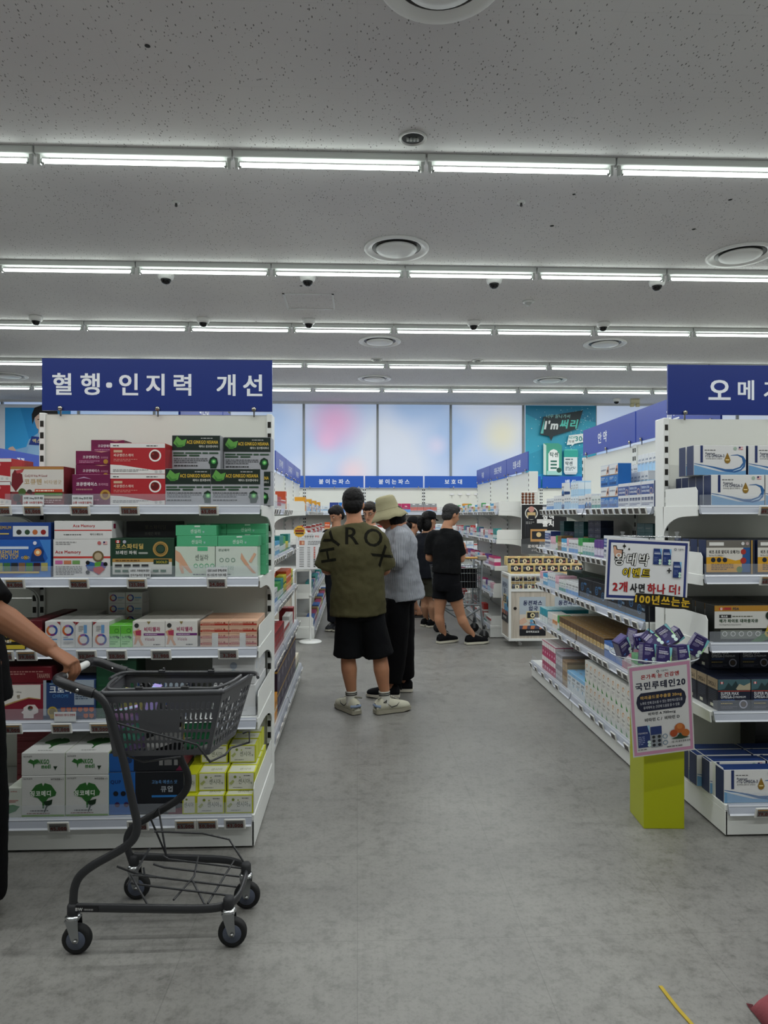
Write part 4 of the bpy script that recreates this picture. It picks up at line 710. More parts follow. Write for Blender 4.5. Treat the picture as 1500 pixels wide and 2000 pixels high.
# --- right end bay
YR = YE+.02
r1, r2, r3, r4, r5 = [YR-d+.012 for d in (.40, .45, .50, .53, .66)]
grid('rtg', 1389, r1, s1, 2, 5, 1, 'white omega-3 carton with blue wave on the right top shelf', gap=.004)
grid('rtg', 1355, r1+.078, s1+.157, 2, 2, 1, 'white omega-3 carton with blue wave in the upper layer', gap=.012)
grid('biz', 1379, r2, s2, 2, 4, 1, 'yellow, grey and blue omega carton behind the event sign', gap=.012)
grid('hemp', 1395, r3, s3, 2, 4, 1, 'black and white hemp seed oil carton with golden drop', gap=.006)
grid('smax', 1402, r4, s4, 4, 4, 1, 'navy omega-3 carton with mountain picture', gap=.003)
grid('smax', 1405, r4+.12, s4+.153, 4, 3, 1, 'navy omega-3 carton lying in the upper layer', gap=.003, skip={(i, 0, 0) for i in range(9)})
grid('rtg', 1414, r5, s5, 2, 1, 1, 'white omega-3 carton in front on the base shelf', gap=.01)
grid('rtg', 1386, r5+.11, s5, 2, 1, 1, 'white omega-3 carton in the second row on the base shelf', gap=.01)
grid('rtg', 1361, r5+.2, s5, 2, 2, 1, 'white omega-3 carton in the rear rows on the base shelf', gap=.01)
grid('phosdark', 1475, r5+.41, s5+.0, 2, 1, 3, 'black carton stacked at the back of the right base shelf')

# ================================================================ price tags
pt = {}
def tag_mesh(txt, w_=.095, h_=.052, dark='#6f6d6c', red='#5a1a16', note=None, top='#b08448'):
    k = (txt, w_)
    if k in pt: return pt[k]
    mb = MB(); mb.box(-w_/2, -.008, -h_/2, w_/2, 0, h_/2, '#d6d6d2', 'plastic', .003)
    f = Face(mb, (-w_/2, -.008, -h_/2), (1, 0, 0), (0, 0, 1), w_, h_, 'card', .00015)
    f.draw([('r', .1, .14, .9, .86, dark)])
    if txt:
        f.k += 1
        if top: f.draw([('r', .12, .74, .88, .84, top)])
        f.draw([lines(.12, .58, .8, .7, 1, '#2a2a2a')]); f.k += 1; f.text(txt, .88, .19, .38, red, 'r', .74, .05)
    else:
        f.draw([lines(.2, .2, .8, .8, 3, '#33312f')])
    o = mb.build('price_tag'); me = o.data; bpy.data.objects.remove(o); pt[k] = me; return me
def price(txt, px, shelf, lab, top=None, Yb=YE, w_=.095):
    z, d = SH[shelf]; Y = Yb-d-.031; x = WX(px, Y)
    o = bpy.data.objects.new('price_tag', tag_mesh(txt, w_, top=top)); COL.objects.link(o)
    o.location = (x, Y, z-.024); o.rotation_euler = (math.radians(14), 0, 0); tag(o, lab, 'price tag', 'electronic price tags on the end bays')
RL = ['base', 'fourth', 'third', 'second', 'top']
for txt, px, sh, what in (('60,000', 4, 4, 'below the red white-banded cartons'), ('65,000', 65, 4, 'below the cream coenzyme carton'), ('59,000', 157, 4, 'below the purple carton'), ('100,000', 253.5, 4, 'below the red pair'), ('65,000', 408, 4, 'below the ginkgo pair'), ('84,000', 30, 3, 'below the blue memory carton'), ('90,000', 155, 3, 'below the white memory carton'), ('125,000', 268, 3, 'below the green brain carton'), ('24,000', 424, 3, 'below the leg cream cartons'),
                    ('28,000', 8, 2, 'below the dark vitamin cartons'), ('39,000', 53, 2, 'below the maroon cartons'), ('30,000', 170, 2, 'below the ring cartons'), ('20,000', 229, 2, 'below the bright green cartons'), ('31,900', 315, 2, 'below the purple-striped cartons'), ('3,300', 446, 2, 'below the ointment stack'), ('68,000', 24, 1, 'below the head-outline carton'), ('50,000', 121, 1, 'below the blue medal carton'), ('28,000', 196, 1, 'below the dark green carton'), ('45,000', 115, 0, 'below the ginkgo leaf pair'), ('30,000', 270, 0, 'behind the cart tube'), ('65,000', 363, 0, 'leftmost of three below the lime cartons'), ('50,000', 405, 0, 'middle of three below the lime cartons'), ('43,000', 459, 0, 'rightmost of three below the lime cartons')):
    price(txt, px, sh, 'electronic price tag %s, %s rail' % (what, RL[sh]), top='#b08448' if txt in ('60,000', '65,000', '59,000', '100,000', '84,000', '90,000', '125,000', '28,000', '39,000', '68,000', '50,000') and sh else None)
for txt, px, sh in (('79,000', 1493, 0), ('89,000', 1499, 4), ('68,000', 1501, 3)):
    price(txt, px, sh, 'electronic price tag on the %s rail of the omega-3 bay' % RL[sh], top='#b08448', Yb=YR)
# small paper cards clipped above the rails
def card(px, sh, t1, lab, w_=.1, h_=.05, bg='#cdd0d2', tc='#333', rows=None):
    z, d = SH[sh]; Y = YE-d-.006; x = WX(px, Y); mb = MB(); mb.box(-w_/2, -.001, 0, w_/2, 0, h_, bg, 'card')
    f = Face(mb, (-w_/2, -.001, 0), (1, 0, 0), (0, 0, 1), w_, h_); 
    for i, t in enumerate(t1): f.k += 1; f.text(t, .5, .56-.42*i, .26, tc if not rows else rows[i], 'c', .9, .03)
    o = mb.build('shelf_card'); o.location = (x, Y-.004, z-.002); tag(o, lab, 'card')
card(66, 4, ['코큐텐 100mg 함유한 제품', '(2통 10%할인품목)'], 'small white promotion card in front of the cream coenzyme carton', rows=['#333', '#a33'])
card(162, 4, ['코큐텐 100mg 함유한 제품', '(2통 10%할인품목)'], 'small white promotion card in front of the purple carton', rows=['#333', '#a33'])
card(274, 3, ['뇌영양, 치매예방에 좋은', '인지기능개선 영양제'], 'small white promotion card in front of the green brain carton')
card(424, 3, ['1일당 200원 정맥순환제', '붓고 당길 땐 가성비 제품'], 'small pale promotion card in front of the leg cream cartons')
card(128, 1, ['혈당건강도 챙기고 한번에'], 'small white promotion card in front of the blue vitamin carton', tc='#a33', h_=.045)
z = SH[2][0]; mb = MB(); mb.box(-.09, -.001, 0, .09, 0, .08, '#14140f', 'card'); f = Face(mb, (-.09, -.001, 0), (1, 0, 0), (0, 0, 1), .18, .08)
f.draw([('p', [(.45, .45), (.98, .95), (.98, .45)], '#b8952c'), ('r', .02, .02, .98, .26, '#c9b23a')]); f.k += 1; f.text('부은 다리, 무거운 얼굴', .04, .68, .2, '#d8c24a', 'l', .9, .05); f.text('관리하셔야죠?', .04, .36, .2, '#e6e2d0', 'l', .7, .05)
o = mb.build('shelf_card'); o.location = (WX(8, YE-.53), YE-.512, z); tag(o, 'black and yellow promotion card on third shelf beside the dark sleeve', 'card')
# ================================================================ goods of the aisle blocks
LOOK = {}
def small(key, look, name, w, d, h, base, band=None, bv=(.0, .3), dot=None, txt=None, tc='#444', top=None, side=None, extra=()):
    a = []
    if band: a.append(('r', 0, bv[0], 1, bv[1], band))
    if dot: a.append(('c', .5, .3, .16, dot))
    if txt: a.append(('t', txt, .5, .62, .14, tc, 'c', .84, .03))
    a.append(lines(.12, .42 if not dot else .5, .88, .56, 2, '#888')); a += list(extra)
    pbox(key, name, w, d, h, base, a, [lines(.15, .4, .85, .6, 1, '#999')], [('r', 0, bv[0], 1, bv[1], band)] if band else [], tc=top, sc=side, bev=.0008)
    LOOK[key] = look
small('wb', 'white blue-based carton', 'eye_drop_box', .075, .05, .1, '#d2d6d8', '#4f8fd0', (0, .3), txt='아이드롭')
small('wl', 'white pale-blue carton', 'eye_drop_box', .055, .05, .12, '#d6d9da', '#9cc3e2', (0, .5), txt='누액', tc='#357')
small('wn', 'white navy-banded carton', 'eye_drop_box', .07, .05, .11, '#d3d5d6', '#1f3a6a', (0, .34), dot='#3f7fc0', txt='디옵산')
small('lb', 'light blue carton', 'eye_drop_box', .06, .05, .11, '#a9cbe4', '#d8e2e8', (.4, .9), txt='리안')
small('wg', 'white teal-banded carton', 'eye_drop_box', .06, .05, .09, '#d0d6d4', '#2f8f8a', (0, .28), txt='후시딘', tc='#276')
pbox('eye', 'eye_mask_box', .16, .09, .148, '#1d6cb8', [('r', 0, .52, 1, 1, '#d4d8da'), ('t', '내 눈에 편안한 휴식', .06, .74, .09, '#2a3a6a', 'l', .6, .04), ('p', [(.66, .56), (.98, .6), (.98, .96), (.82, .9), (.7, .7)], '#c99a80'), ('c', .86, .72, .08, '#2a1a18'), ('r', 0, .5, 1, .54, '#8a6a3a'), lines(.06, .3, .5, .44, 2, '#bcd'), ('o', .75, .3, .1, .02, '#9cc'), ]+[('r', .06+.13*i, .06, .15+.13*i, .18, '#0f4a8a') for i in range(6)], sc='#1b62aa', tc='#cfd3d5'); LOOK['eye'] = 'blue-and-white eye mask carton'
pbox('lut', 'lutein_box', .18, .09, .155, '#d0d3d8', [('r', 0, .5, 1, .88, '#2c4686'), ('t', 'PREMIUM LUTEIN', .05, .72, .1, '#c6d4ea', 'l', .6, .04), ('t', '프리미엄 루테인', .05, .57, .1, '#e6ecf4', 'l', .6, .04), ('o', .8, .62, .14, .04, '#c0a8a0')]+[('r', .05+.24*i, .26, .24+.24*i, .38, '#1c2c5c') for i in range(4)]+[lines(.05, .06, .95, .18, 2, '#4a5a8a')], sc='#20366e', tc='#c9ccd2'); LOOK['lut'] = 'navy-and-white lutein carton'
small('nv', 'flat navy carton', 'ointment_box', .14, .1, .05, '#1a2238', None, txt='아이크림', tc='#8a94b0')
small('dt', 'dark teal carton', 'ointment_box', .12, .1, .06, '#1d4a4c', None)
small('gd', 'golden brown carton', 'ampoule_box', .05, .1, .12, '#7a5a30', '#c0a060', (.3, .6), top='#8a6a3c')
small('dg', 'dark green carton', 'ampoule_box', .045, .12, .12, '#2c4034', '#8a9a7a', (.5, .6), top='#3c4f40')
small('pk', 'pink-and-white carton', 'lotion_box', .05, .05, .11, '#d6a9b8', '#dcdcdc', (.0, .4))
small('gn', 'green-and-white carton', 'lotion_box', .05, .05, .12, '#3f9a52', '#d8dcd6', (.1, .5))
small('rd', 'red carton', 'pain_relief_box', .09, .06, .1, '#a82a26', '#d8d4d0', (.0, .25), txt='파스', tc='#eee')
small('rw', 'white red-banded carton', 'pain_relief_box', .08, .06, .08, '#d6d4d2', '#b0332e', (.6, .9))
small('or', 'orange carton', 'vitamin_carton', .1, .09, .16, '#cf5a2c', '#e0a85a', (.1, .35), txt='비타500', tc='#fff', top='#b84a24', side='#b34422')
small('ye', 'yellow carton', 'lozenge_box', .07, .06, .07, '#c9c22c', '#3a7a3a', (.0, .25), txt='레모', tc='#333')
small('te', 'teal carton', 'lozenge_box', .09, .07, .13, '#2c8a88', '#cfe0dc', (.1, .4))
small('am', 'amber carton', 'vitamin_carton', .16, .13, .17, '#d08a1c', '#e6dcc0', (.42, .5), txt='경옥고', tc='#5a2a10', top='#c9851e', side='#d8971f')
small('pu', 'dark purple carton', 'vitamin_carton', .22, .13, .16, '#2a1c3c', '#b08a3a', (.8, .88), top='#4a4456', side='#241830', extra=(('r', .4, .3, .5, .7, '#9a94a4'),))
small('wgn', 'white green-edged carton', 'vitamin_carton', .1, .1, .1, '#cfc9b8', '#3a7a54', (.0, .35), dot='#d08a6a')
small('bw', 'brown-and-gold carton', 'tonic_box', .07, .09, .12, '#5c4630', '#b89a60', (.35, .65), top='#8a6c40', extra=(('o', .5, .5, .16, .05, '#d8c088'),))
small('wt', 'white-tipped teal carton', 'tonic_box', .08, .12, .12, '#2f95a8', '#dce4e2', (.0, .45), top='#9ac6d0')
small('og', 'orange-striped white carton', 'tonic_box', .07, .1, .11, '#dcd6cc', '#d98a34', (.3, .6))
small('bl', 'royal blue carton', 'diet_box', .1, .09, .11, '#3f6ab0', '#cfdaea', (.5, .8), txt='락토핏', tc='#fff')
small('mg', 'magenta carton', 'diet_box', .07, .08, .11, '#b03466', '#dcd0d4', (.4, .8), top='#a03060')
small('pi', 'magenta white-topped carton', 'hygiene_box', .065, .07, .125, '#b02f60', '#dcd8d8', (.62, .95), top='#ccc8c8', extra=(('c', .5, .25, .09, '#e8c0d0'),))
small('cl', 'clear plastic ampoule carton', 'ampoule_box', .06, .2, .11, '#8f8f96', '#b9b9c0', (.2, .8), side='#8f8c8c', top='#a4a4ac')
small('cg', 'copper-coloured ampoule carton', 'ampoule_box', .06, .2, .1, '#8a735c', '#a89478', (.2, .8), side='#8a7660')
small('lbt', 'white carton, light-blue top', 'saline_box', .1, .12, .145, '#ccd4da', '#7fb4dc', (.82, 1), txt='솔트액', top='#7fb4dc', tc='#456', extra=(('c', .5, .38, .09, '#9ab4c8'),))
pbox('wc', 'supplement_carton', .08, .07, .155, '#cfcfca', [('o', .5, .76, .1, .04, ['#c98a3a', '#c98a3a', '#c98a3a', '#cfcfca']), ('t', '9ood', .5, .5, .08, '#555', 'c', .6, .02), ('p', [(.0, .0), (.4, .0), (.1, .16), (0, .2)], '#3f8a44'), lines(.2, .3, .8, .42, 2, '#aaa')], tc='#cdcdc8', sc='#c6c6c2', bev=.0008); LOOK['wc'] = 'white orange-C carton'
pbox('blk', 'lutein_box', .3, .1, .15, '#12141c', [('o', .3, .6, .2, .03, '#3f7ab0'), ('o', .3, .6, .1, .02, '#3f7ab0'), ('o', .72, .42, .2, .03, '#3f7ab0'), ('o', .72, .42, .1, .02, '#3f7ab0'), ('t', '90일분', .42, .72, .12, '#4a8ac8', 'l', .2, .03), ('r', 0, 0, 1, .06, '#2f86c8'), lines(.05, .25, .9, .3, 1, '#39507a'), ('t', 'PRO', .85, .4, .1, '#8fb0d0', 'l', .12, .03)], sc='#15171f', tc='#14161e'); LOOK['blk'] = 'black carton with blue rings'
small('vi', 'violet carton', 'cream_carton', .06, .05, .12, '#5a3a86', '#d0c8dc', (.1, .5))
small('cy', 'cyan-and-white carton', 'cream_carton', .07, .05, .1, '#3f9ac8', '#dce4e8', (.3, .7))
small('wh', 'plain white carton', 'cream_carton', .07, .06, .11, '#d4d4d2', '#b8bcc0', (.0, .15))
small('rdl', 'deep red carton', 'tonic_box', .12, .12, .14, '#9a2028', '#7a1820', (.8, 1), top='#a8262e', side='#8e1e26', extra=(('r', .2, .3, .8, .34, '#c07070'),))
SHN = ['base shelf', 'fourth shelf', 'third shelf', 'second shelf', 'top shelf']
CNT = {}
def fill(side, Xc, Y0, Y1, si, seq, blk, rep=True, rev=False, zoff=0, back=0.0, sh=None):
    """goods along an aisle shelf from its near end; seq holds (kind, facings, rows deep, layers)"""
    z, d = (sh or SR)[si]; xf = Xc+side*(d-.014-back); y = Y0+.02; i = 0; rz = PI/2 if side > 0 else -PI/2
    while y < Y1-.03:
        if i >= len(seq) and not rep: break
        key, nf, nr, nl = seq[i % len(seq)]; i += 1; name, me, w, dd, h = KIND[key]
        for f in range(nf):
            if y+w > Y1-.02: return
            kk = (blk, si, back > 0); kf = CNT[kk] = CNT.get(kk, -1)+1
            for r_ in range(nr):
                if (r_+1)*(dd+.002) > d-.03-back: break
                for l_ in range(nl):
                    if l_ and (r_ == 0 and nr > 1 and l_ == nl-1 and nl > 2): continue
                    lab = '%s, %s %s, %s%s%s' % (LOOK[key], blk, SHN[si], ordn(kf)+' facing', ', row '+'one two three four five'.split()[r_] if r_ else '', ', '+'base upper third fourth fifth'.split()[l_]+' layer' if l_ else '')
                    o = put(key, xf-side*(dd/2+r_*(dd+.002)), y+w/2, z+.0016+zoff+l_*(h+.0008), lab+(', rear' if back else ''), 'cartons on the %s %s' % (blk, SHN[si]), rz=rz)
            y += w+.003
A, B = 3.90, 6.24
rb = 'right near block'
fill(-1, XRc, A, B, 4, [('lut', 3, 1, 1), ('eye', 2, 1, 2), ('wg', 3, 2, 1), ('wn', 2, 2, 1), ('wb', 2, 2, 1), ('lb', 3, 2, 2), ('wl', 3, 3, 1), ('wn', 1, 1, 2), ('wl', 4, 2, 1), ('wb', 3, 2, 1), ('wg', 3, 2, 1)], rb, rep=False)
fill(-1, XRc, A+.1, B, 4, [('eye', 1, 1, 2), ('eye', 1, 1, 1), ('wl', 5, 2, 3), ('wb', 2, 2, 3), ('lb', 4, 1, 2)], rb, rep=False, back=.15, zoff=0)
fill(-1, XRc, A, B, 3, [('lut', 4, 1, 1), ('vi', 3, 2, 1), ('wg', 4, 2, 1), ('gn', 2, 2, 1), ('wb', 3, 2, 1), ('pk', 1, 2, 1), ('cy', 2, 2, 1), ('gd', 2, 1, 1), ('gn', 1, 1, 1), ('pk', 3, 2, 1)], rb)
fill(-1, XRc, A, B, 3, [('nv', 2, 1, 3), ('dt', 2, 1, 4), ('dg', 14, 1, 1), ('nv', 2, 1, 5), ('gd', 2, 1, 1), ('dt', 2, 1, 4)], rb, back=.15)
fill(-1, XRc, A, B, 2, [('blk', 4, 1, 1), ('wb', 4, 3, 1), ('wg', 3, 3, 1), ('pk', 2, 3, 1), ('wl', 4, 2, 1), ('cy', 2, 3, 1), ('pk', 2, 2, 1), ('wh', 3, 3, 1)], rb)
fill(-1, XRc, 5.0, B, 2, [('dg', 12, 1, 1), ('dg', 6, 1, 1)], rb, back=.25)
fill(-1, XRc, A, B, 1, [('gn', 3, 2, 1), ('mg', 2, 2, 1), ('bl', 3, 3, 1), ('bw', 14, 4, 1), ('gn', 1, 2, 1), ('og', 2, 4, 1), ('wh', 2, 2, 1), ('wt', 4, 3, 1)], rb, rep=False)
fill(-1, XRc, A, B, 0, [('wc', 11, 3, 2), ('lbt', 4, 2, 1), ('cg', 2, 2, 2), ('cl', 3, 2, 3), ('pi', 6, 3, 2)], rb, rep=False)
lb_ = 'left near block'
fill(1, XLc, A, B, 4, [('wh', 4, 1, 1), ('rd', 3, 1, 1), ('rw', 4, 1, 1), ('or', 3, 1, 1)], lb_)
fill(1, XLc, A, B, 3, [('te', 4, 1, 1), ('ye', 4, 1, 2), ('wg', 4, 1, 1), ('te', 2, 1, 1), ('cy', 4, 1, 1), ('te', 3, 1, 1), ('gn', 3, 1, 1), ('ye', 3, 1, 1)], lb_)
fill(1, XLc, A, B, 2, [('or', 4, 1, 1), ('ye', 5, 1, 2), ('wb', 4, 1, 1), ('gn', 4, 1, 1), ('te', 2, 1, 1), ('ye', 3, 1, 2)], lb_)
fill(1, XLc, A, B, 1, [('rdl', 9, 1, 1), ('rdl', 2, 1, 1), ('rw', 5, 1, 1), ('wh', 4, 1, 1)], lb_)
fill(1, XLc, A, B, 0, [('am', 4, 1, 1), ('pu', 4, 1, 2), ('pu', 2, 1, 2), ('wgn', 4, 1, 1), ('wgn', 3, 1, 2)], lb_)
C_, D_ = 8.3, 11.8
rf, lf = 'right far block', 'left far block'
fill(-1, XRc, C_, D_, 4, [('wh', 2, 1, 1), ('og', 2, 1, 1), ('cy', 3, 1, 1), ('ye', 2, 1, 1), ('rw', 2, 1, 1), ('wb', 3, 1, 1), ('gn', 2, 1, 1)], rf)
fill(-1, XRc, C_, D_, 3, [('te', 2, 1, 1), ('rw', 2, 1, 1), ('pk', 3, 1, 1), ('wb', 3, 1, 1), ('rd', 1, 1, 1), ('wh', 3, 1, 1), ('vi', 2, 1, 1)], rf)
fill(-1, XRc, C_, D_, 2, [('mg', 5, 1, 1), ('vi', 4, 1, 1), ('rd', 2, 1, 1), ('pk', 4, 1, 1), ('cy', 2, 1, 1), ('wb', 3, 1, 1)], rf)
fill(-1, XRc, C_, D_, 1, [('pk', 3, 1, 1), ('wl', 3, 1, 1), ('vi', 2, 1, 1), ('wb', 3, 1, 1), ('mg', 3, 1, 1)], rf)
fill(-1, XRc, C_, D_, 0, [('rw', 3, 1, 1), ('wg', 3, 1, 1), ('rd', 2, 1, 2), ('wh', 3, 1, 1)], rf)
fill(1, XLc, C_, D_, 4, [('am', 1, 1, 1), ('wh', 4, 1, 1), ('wl', 3, 1, 1), ('pk', 3, 1, 1), ('cy', 4, 1, 1)], lf)
fill(1, XLc, C_, D_, 3, [('rw', 3, 1, 1), ('rd', 3, 1, 1), ('rw', 2, 1, 2), ('wb', 3, 1, 1)], lf)
fill(1, XLc, C_, D_, 2, [('vi', 3, 1, 1), ('te', 3, 1, 1), ('wh', 3, 1, 1), ('rd', 3, 1, 1)], lf)
fill(1, XLc, C_, D_, 1, [('te', 4, 1, 1), ('bl', 3, 1, 1), ('pk', 3, 1, 1), ('te', 2, 1, 1)], lf)
fill(1, XLc, C_, D_, 0, [('bl', 3, 1, 1), ('mg', 5, 1, 1), ('gd', 4, 1, 1), ('ye', 3, 1, 1)], lf)
# wall bays: pouches and cartons facing the aisle
small('bp', 'blue patch pouch', 'patch_pouch', .17, .05, .19, '#1f6ec0', '#cfe0ee', (.45, .6), txt='아렉스', tc='#eef', extra=(('c', .75, .25, .1, '#e6eef4'),))
small('pp', 'pink patch pouch', 'patch_pouch', .17, .05, .17, '#b0255c', '#3f8fd0', (.0, .35), txt='제놀', tc='#fee')
small('np', 'navy patch pouch', 'patch_pouch', .17, .05, .19, '#243c86', '#dce4ee', (.0, .25), txt='신신', tc='#eef')
small('wp', 'white blue-lined patch carton', 'patch_pouch', .13, .06, .13, '#cfd6dc', '#5fa3d6', (.3, .42), txt='케펜텍', tc='#357')
small('kn', 'grey knee brace box', 'brace_box', .12, .05, .17, '#8a8c90', '#c9665c', (.2, .6), extra=(('r', .3, .85, .7, .95, '#ddd'),))
def wall_fill(si, seq, x0, x1, zoff=0):
    z, d = SR[si][0], .4; x = x0; i = 0
    while x < x1:
        key = seq[i % len(seq)]; name, me, w, dd, h = KIND[key]; i += 1
        put(key, x+w/2, 13.35-d+.03+dd/2, z+.0016, '%s on the back wall %s, %s from the left' % (LOOK[key], SHN[si], ordn(i-1)), 'packs on the back wall %s' % SHN[si]); x += w+.006
wall_fill(4, ['am', 'wp', 'np', 'bp', 'wp', 'wp', 'bp', 'wp', 'wp', 'np', 'bp', 'wp', 'np', 'bp', 'bp', 'np', 'pp', 'pp', 'kn', 'kn', 'kn', 'kn', 'wh', 'wh', 'wh', 'wp', 'wp'], -1.9, 2.8)
wall_fill(3, ['rd', 'rw', 'rd', 'wp', 'rw', 'or', 'wh', 'rd'], -1.9, 2.8)
wall_fill(2, ['wp', 'rw', 'wh', 'bl', 'rdl', 'wp'], -1.9, 2.8)
# brace hooks on the panel
for k in range(6):
    x = 1.86+.16*k; r = empty('peg_hook', (x, 13.34, 1.88), 'small wire hook with white ticket on the back wall, %s from the left' % ordn(k), 'hook', group='peg hooks on the back wall')
    MB().tube([(0, 0, 0), (-.03, -.2, -.05)], .004, '#999', 'chrome', 6).build('wire', r); MB().box(-.04, -.012, .01, .04, -.004, .05, '#d8d8d8', 'plastic').build('ticket', r)
# ---- price tags along the aisle rails; the nearest as objects, the last as one mass
ntag = 0; rest = MB()
tm = tag_mesh('', .080, .046, '#55524f')
def rail_tags(side, Xc, Y0, Y1, si, step, blk, off=0.0):
    global ntag
    z, d = SR[si]; x = Xc+side*(d+.026); k = 0; y = Y0+.06+off; rr = random.Random(si+int(Y0)); c = 0
    while y < Y1-.04:
        if rr.random() < .82:
            M = Matrix.Translation((x, y, z-.022))@Matrix.Rotation(side*PI/2, 4, 'Z')@Matrix.Rotation(math.radians(14), 4, 'X')
            if ntag < 270:
                o = bpy.data.objects.new('price_tag', tm); COL.objects.link(o); o.matrix_world = M
                tag(o, 'white price tag, %s from near end, %s rail, %s' % (ordn(c), SHN[si], blk), 'price tag', 'price tags of the %s' % blk); ntag += 1
            else: rest.box(-.038, -.008, -.022, .038, 0, .022, '#d6d6d2', 'plastic', 0, M); rest.box(-.029, -.0085, -.014, .029, -.008, .014, '#4a4846', 'plastic', 0, M)
            c += 1
        y += step*rr.uniform(.8, 1.25)
for si, st in ((4, .11), (3, .10), (2, .11), (1, .11), (0, .2)): rail_tags(-1, XRc, A, B, si, st, rb)
for si, st in ((0, .22), (1, .13), (2, .12), (3, .12), (4, .14)): rail_tags(1, XLc, A, B, si, st, lb_)
for si in (4, 3, 2, 1, 0): rail_tags(-1, XRc, C_, D_, si, .1, rf)
for si in (4, 3, 2, 1, 0): rail_tags(1, XLc, C_, D_, si, .12, lf)
tag(rest.build('price_tags'), 'rows of tiny white price tags on the rails of the far blocks', 'price tags', kind='stuff')
# blue bottles among the cartons
for k in range(2):
    r = empty('solution_bottle', (XRc-.44, 4.79+.075*k*0+k*.07, .1512), 'clear bottle with blue cap on the right base shelf, %s one' % ['nearer', 'farther'][k], 'bottle')
    r.location.x = XRc-.50+.05
    MB().lathe([(.0, 0), (.026, .002), (.028, .02), (.028, .1), (.012, .125)], n=18, col='#3f5a86', m='gloss').build('bottle_body', r)
    MB().lathe([(.012, .122), (.015, .125), (.015, .15), (.0, .152)], n=14, col='#1f4ab0', m='plastic').build('cap', r)
# ================================================================ shopping cart
def smooth(pts, n=6, closed=False):
    P = [Vector(p) for p in pts]; N = len(P); out = []
    for i in range(N if closed else N-1):
        p0 = P[i-1] if (i or closed) else P[i]; p1 = P[i]; p2 = P[(i+1) % N]; p3 = P[(i+2) % N] if (i+2 < N or closed) else p2
        for k in range(n):
            t = k/n; out.append(.5*((2*p1)+(p2-p0)*t+(2*p0-5*p1+4*p2-p3)*t*t+(3*p1-p0-3*p2+p3)*t**3))
    if not closed: out.append(P[-1])
    return out
YN, YFa = 2.37, 2.70
cart = empty('shopping_cart', (at(300, 1700, YN).x, 2.53, 0), 'dark grey metal shopping cart with grey plastic basket in front of left end bay', 'shopping cart')
def cp(mb, name, parent=None):
    o = mb.build(name); par = parent or cart
    bpy.context.view_layer.update() if False else None
    o.parent = par; base = Matrix.Translation(cart.location) if par == cart else Matrix.Translation(cart.location)
    if par == cart: o.matrix_parent_inverse = base.inverted()
    return o
DK = '#2b2c2f'
prof = [(103, 1337), (122, 1338), (155, 1346), (183, 1354), (203, 1371), (216, 1398), (226, 1432), (240, 1480), (252, 1535), (262, 1580), (268, 1612), (262, 1636), (244, 1654), (214, 1672), (182, 1690), (157, 1710), (146, 1732), (143, 1760), (142, 1782)]
near = [at(px, py, YN) for px, py in prof]
DX = .025
def mirror(p, dy): return Vector((p.x, dy, p.z))
far = [mirror(p, YFa) for p in near]
mb = MB(); mb.tube(smooth(near[2:], 4), .0, DK) if False else mb.tube(smooth(near[2:], 4), [(.0145, .009)]*((len(near)-3)*4+1), DK, 'plastic', 10, up=(1, 0, 0)); cp(mb, 'side_tube')
# handle: grips at both ends, white bar between
a, b = near[0], mirror(near[0], YFa)
a = Vector((a.x+.006, YN+.015, a.z+.012)); b = Vector((a.x+.004, YFa-.015, a.z))
mb = MB(); mb.tube([a.lerp(b, .15), b.lerp(a, .15)], .0135, '#c9cac8', 'gloss', 14); cp(mb, 'handle_bar')
for p, q, r_ in ((a, near, -1), (b, far, 1)):
    mb = MB(); pts = smooth([p.lerp(b if r_ < 0 else a, .16), p.lerp(b if r_ < 0 else a, .03), q[1]+Vector((.004, 0, .006)), q[2], q[3]], 5)
    mb.tube(pts, [.0175]*len(pts), '#232427', 'plastic', 12); mb.lathe([(.004, 0), (.006, .002)], ctr=q[2]+Vector((0, -.018, .0)), n=8, col='#aaa', m='chrome', M=Matrix.Rotation(PI/2, 4, 'X')); cp(mb, 'handle_grip')
# lower rails round the front
lowN = [at(146, 1770, YN), at(250, 1776, YN), at(355, 1783, YN-.005), at(425, 1786, YN)]
zr = sum(p.z for p in lowN)/4
LR = [Vector((near[-1].x, YN, .158)), Vector((-.72, YN, .148)), Vector((-.53, YN+.005, .140)), Vector((-.455, YN+.03, .138)), Vector((-.425, YN+.08, .138)), Vector((-.42, 2.55, .139)), Vector((-.428, YFa-.07, .140)), Vector((-.46, YFa-.025, .142)), Vector((-.54, YFa, .146)), Vector((-.72, YFa, .156)), Vector((at(262, 1690, YFa).x, YFa, .166))]
mb = MB(); pts = smooth(LR, 5); mb.tube(pts, [(.016, .0085)]*len(pts), DK, 'plastic', 10); cp(mb, 'lower_rail')
mb = MB(); f = Face(mb, (near[-1].x+.01, YN-.0105, .148), (1, 0, -.04), (.04, 0, 1), .08, .018, 'gloss'); f.draw([('r', 0, 0, 1, 1, '#1d1d20'), ('t', 'BW', .04, .2, .6, '#d8d8d8', 'l', .3, .03), lines(.4, .2, .95, .8, 1, '#999')]); mb.box(near[-1].x+.01, YN-.0102, .146, near[-1].x+.09, YN-.0096, .166, '#1d1d20', 'gloss'); cp(mb, 'maker_label')
# back S of the far side carrying the basket
Sp = [(352, 1440), (352, 1478), (366, 1510), (366, 1536), (352, 1558), (322, 1578), (288, 1598), (264, 1612), (250, 1630), (248, 1650), (254, 1672), (260, 1690)]
mb = MB(); pts = smooth([far[2], far[3], far[3]+Vector((.06, -.006, -.03)), at(335, 1420, YFa)+Vector((0, 0, .03))]+[at(px, py, YFa) for px, py in Sp], 4); mb.tube(pts, [(.0145, .009)]*len(pts), DK, 'plastic', 10, up=(1, 0, 0)); cp(mb, 'side_tube')
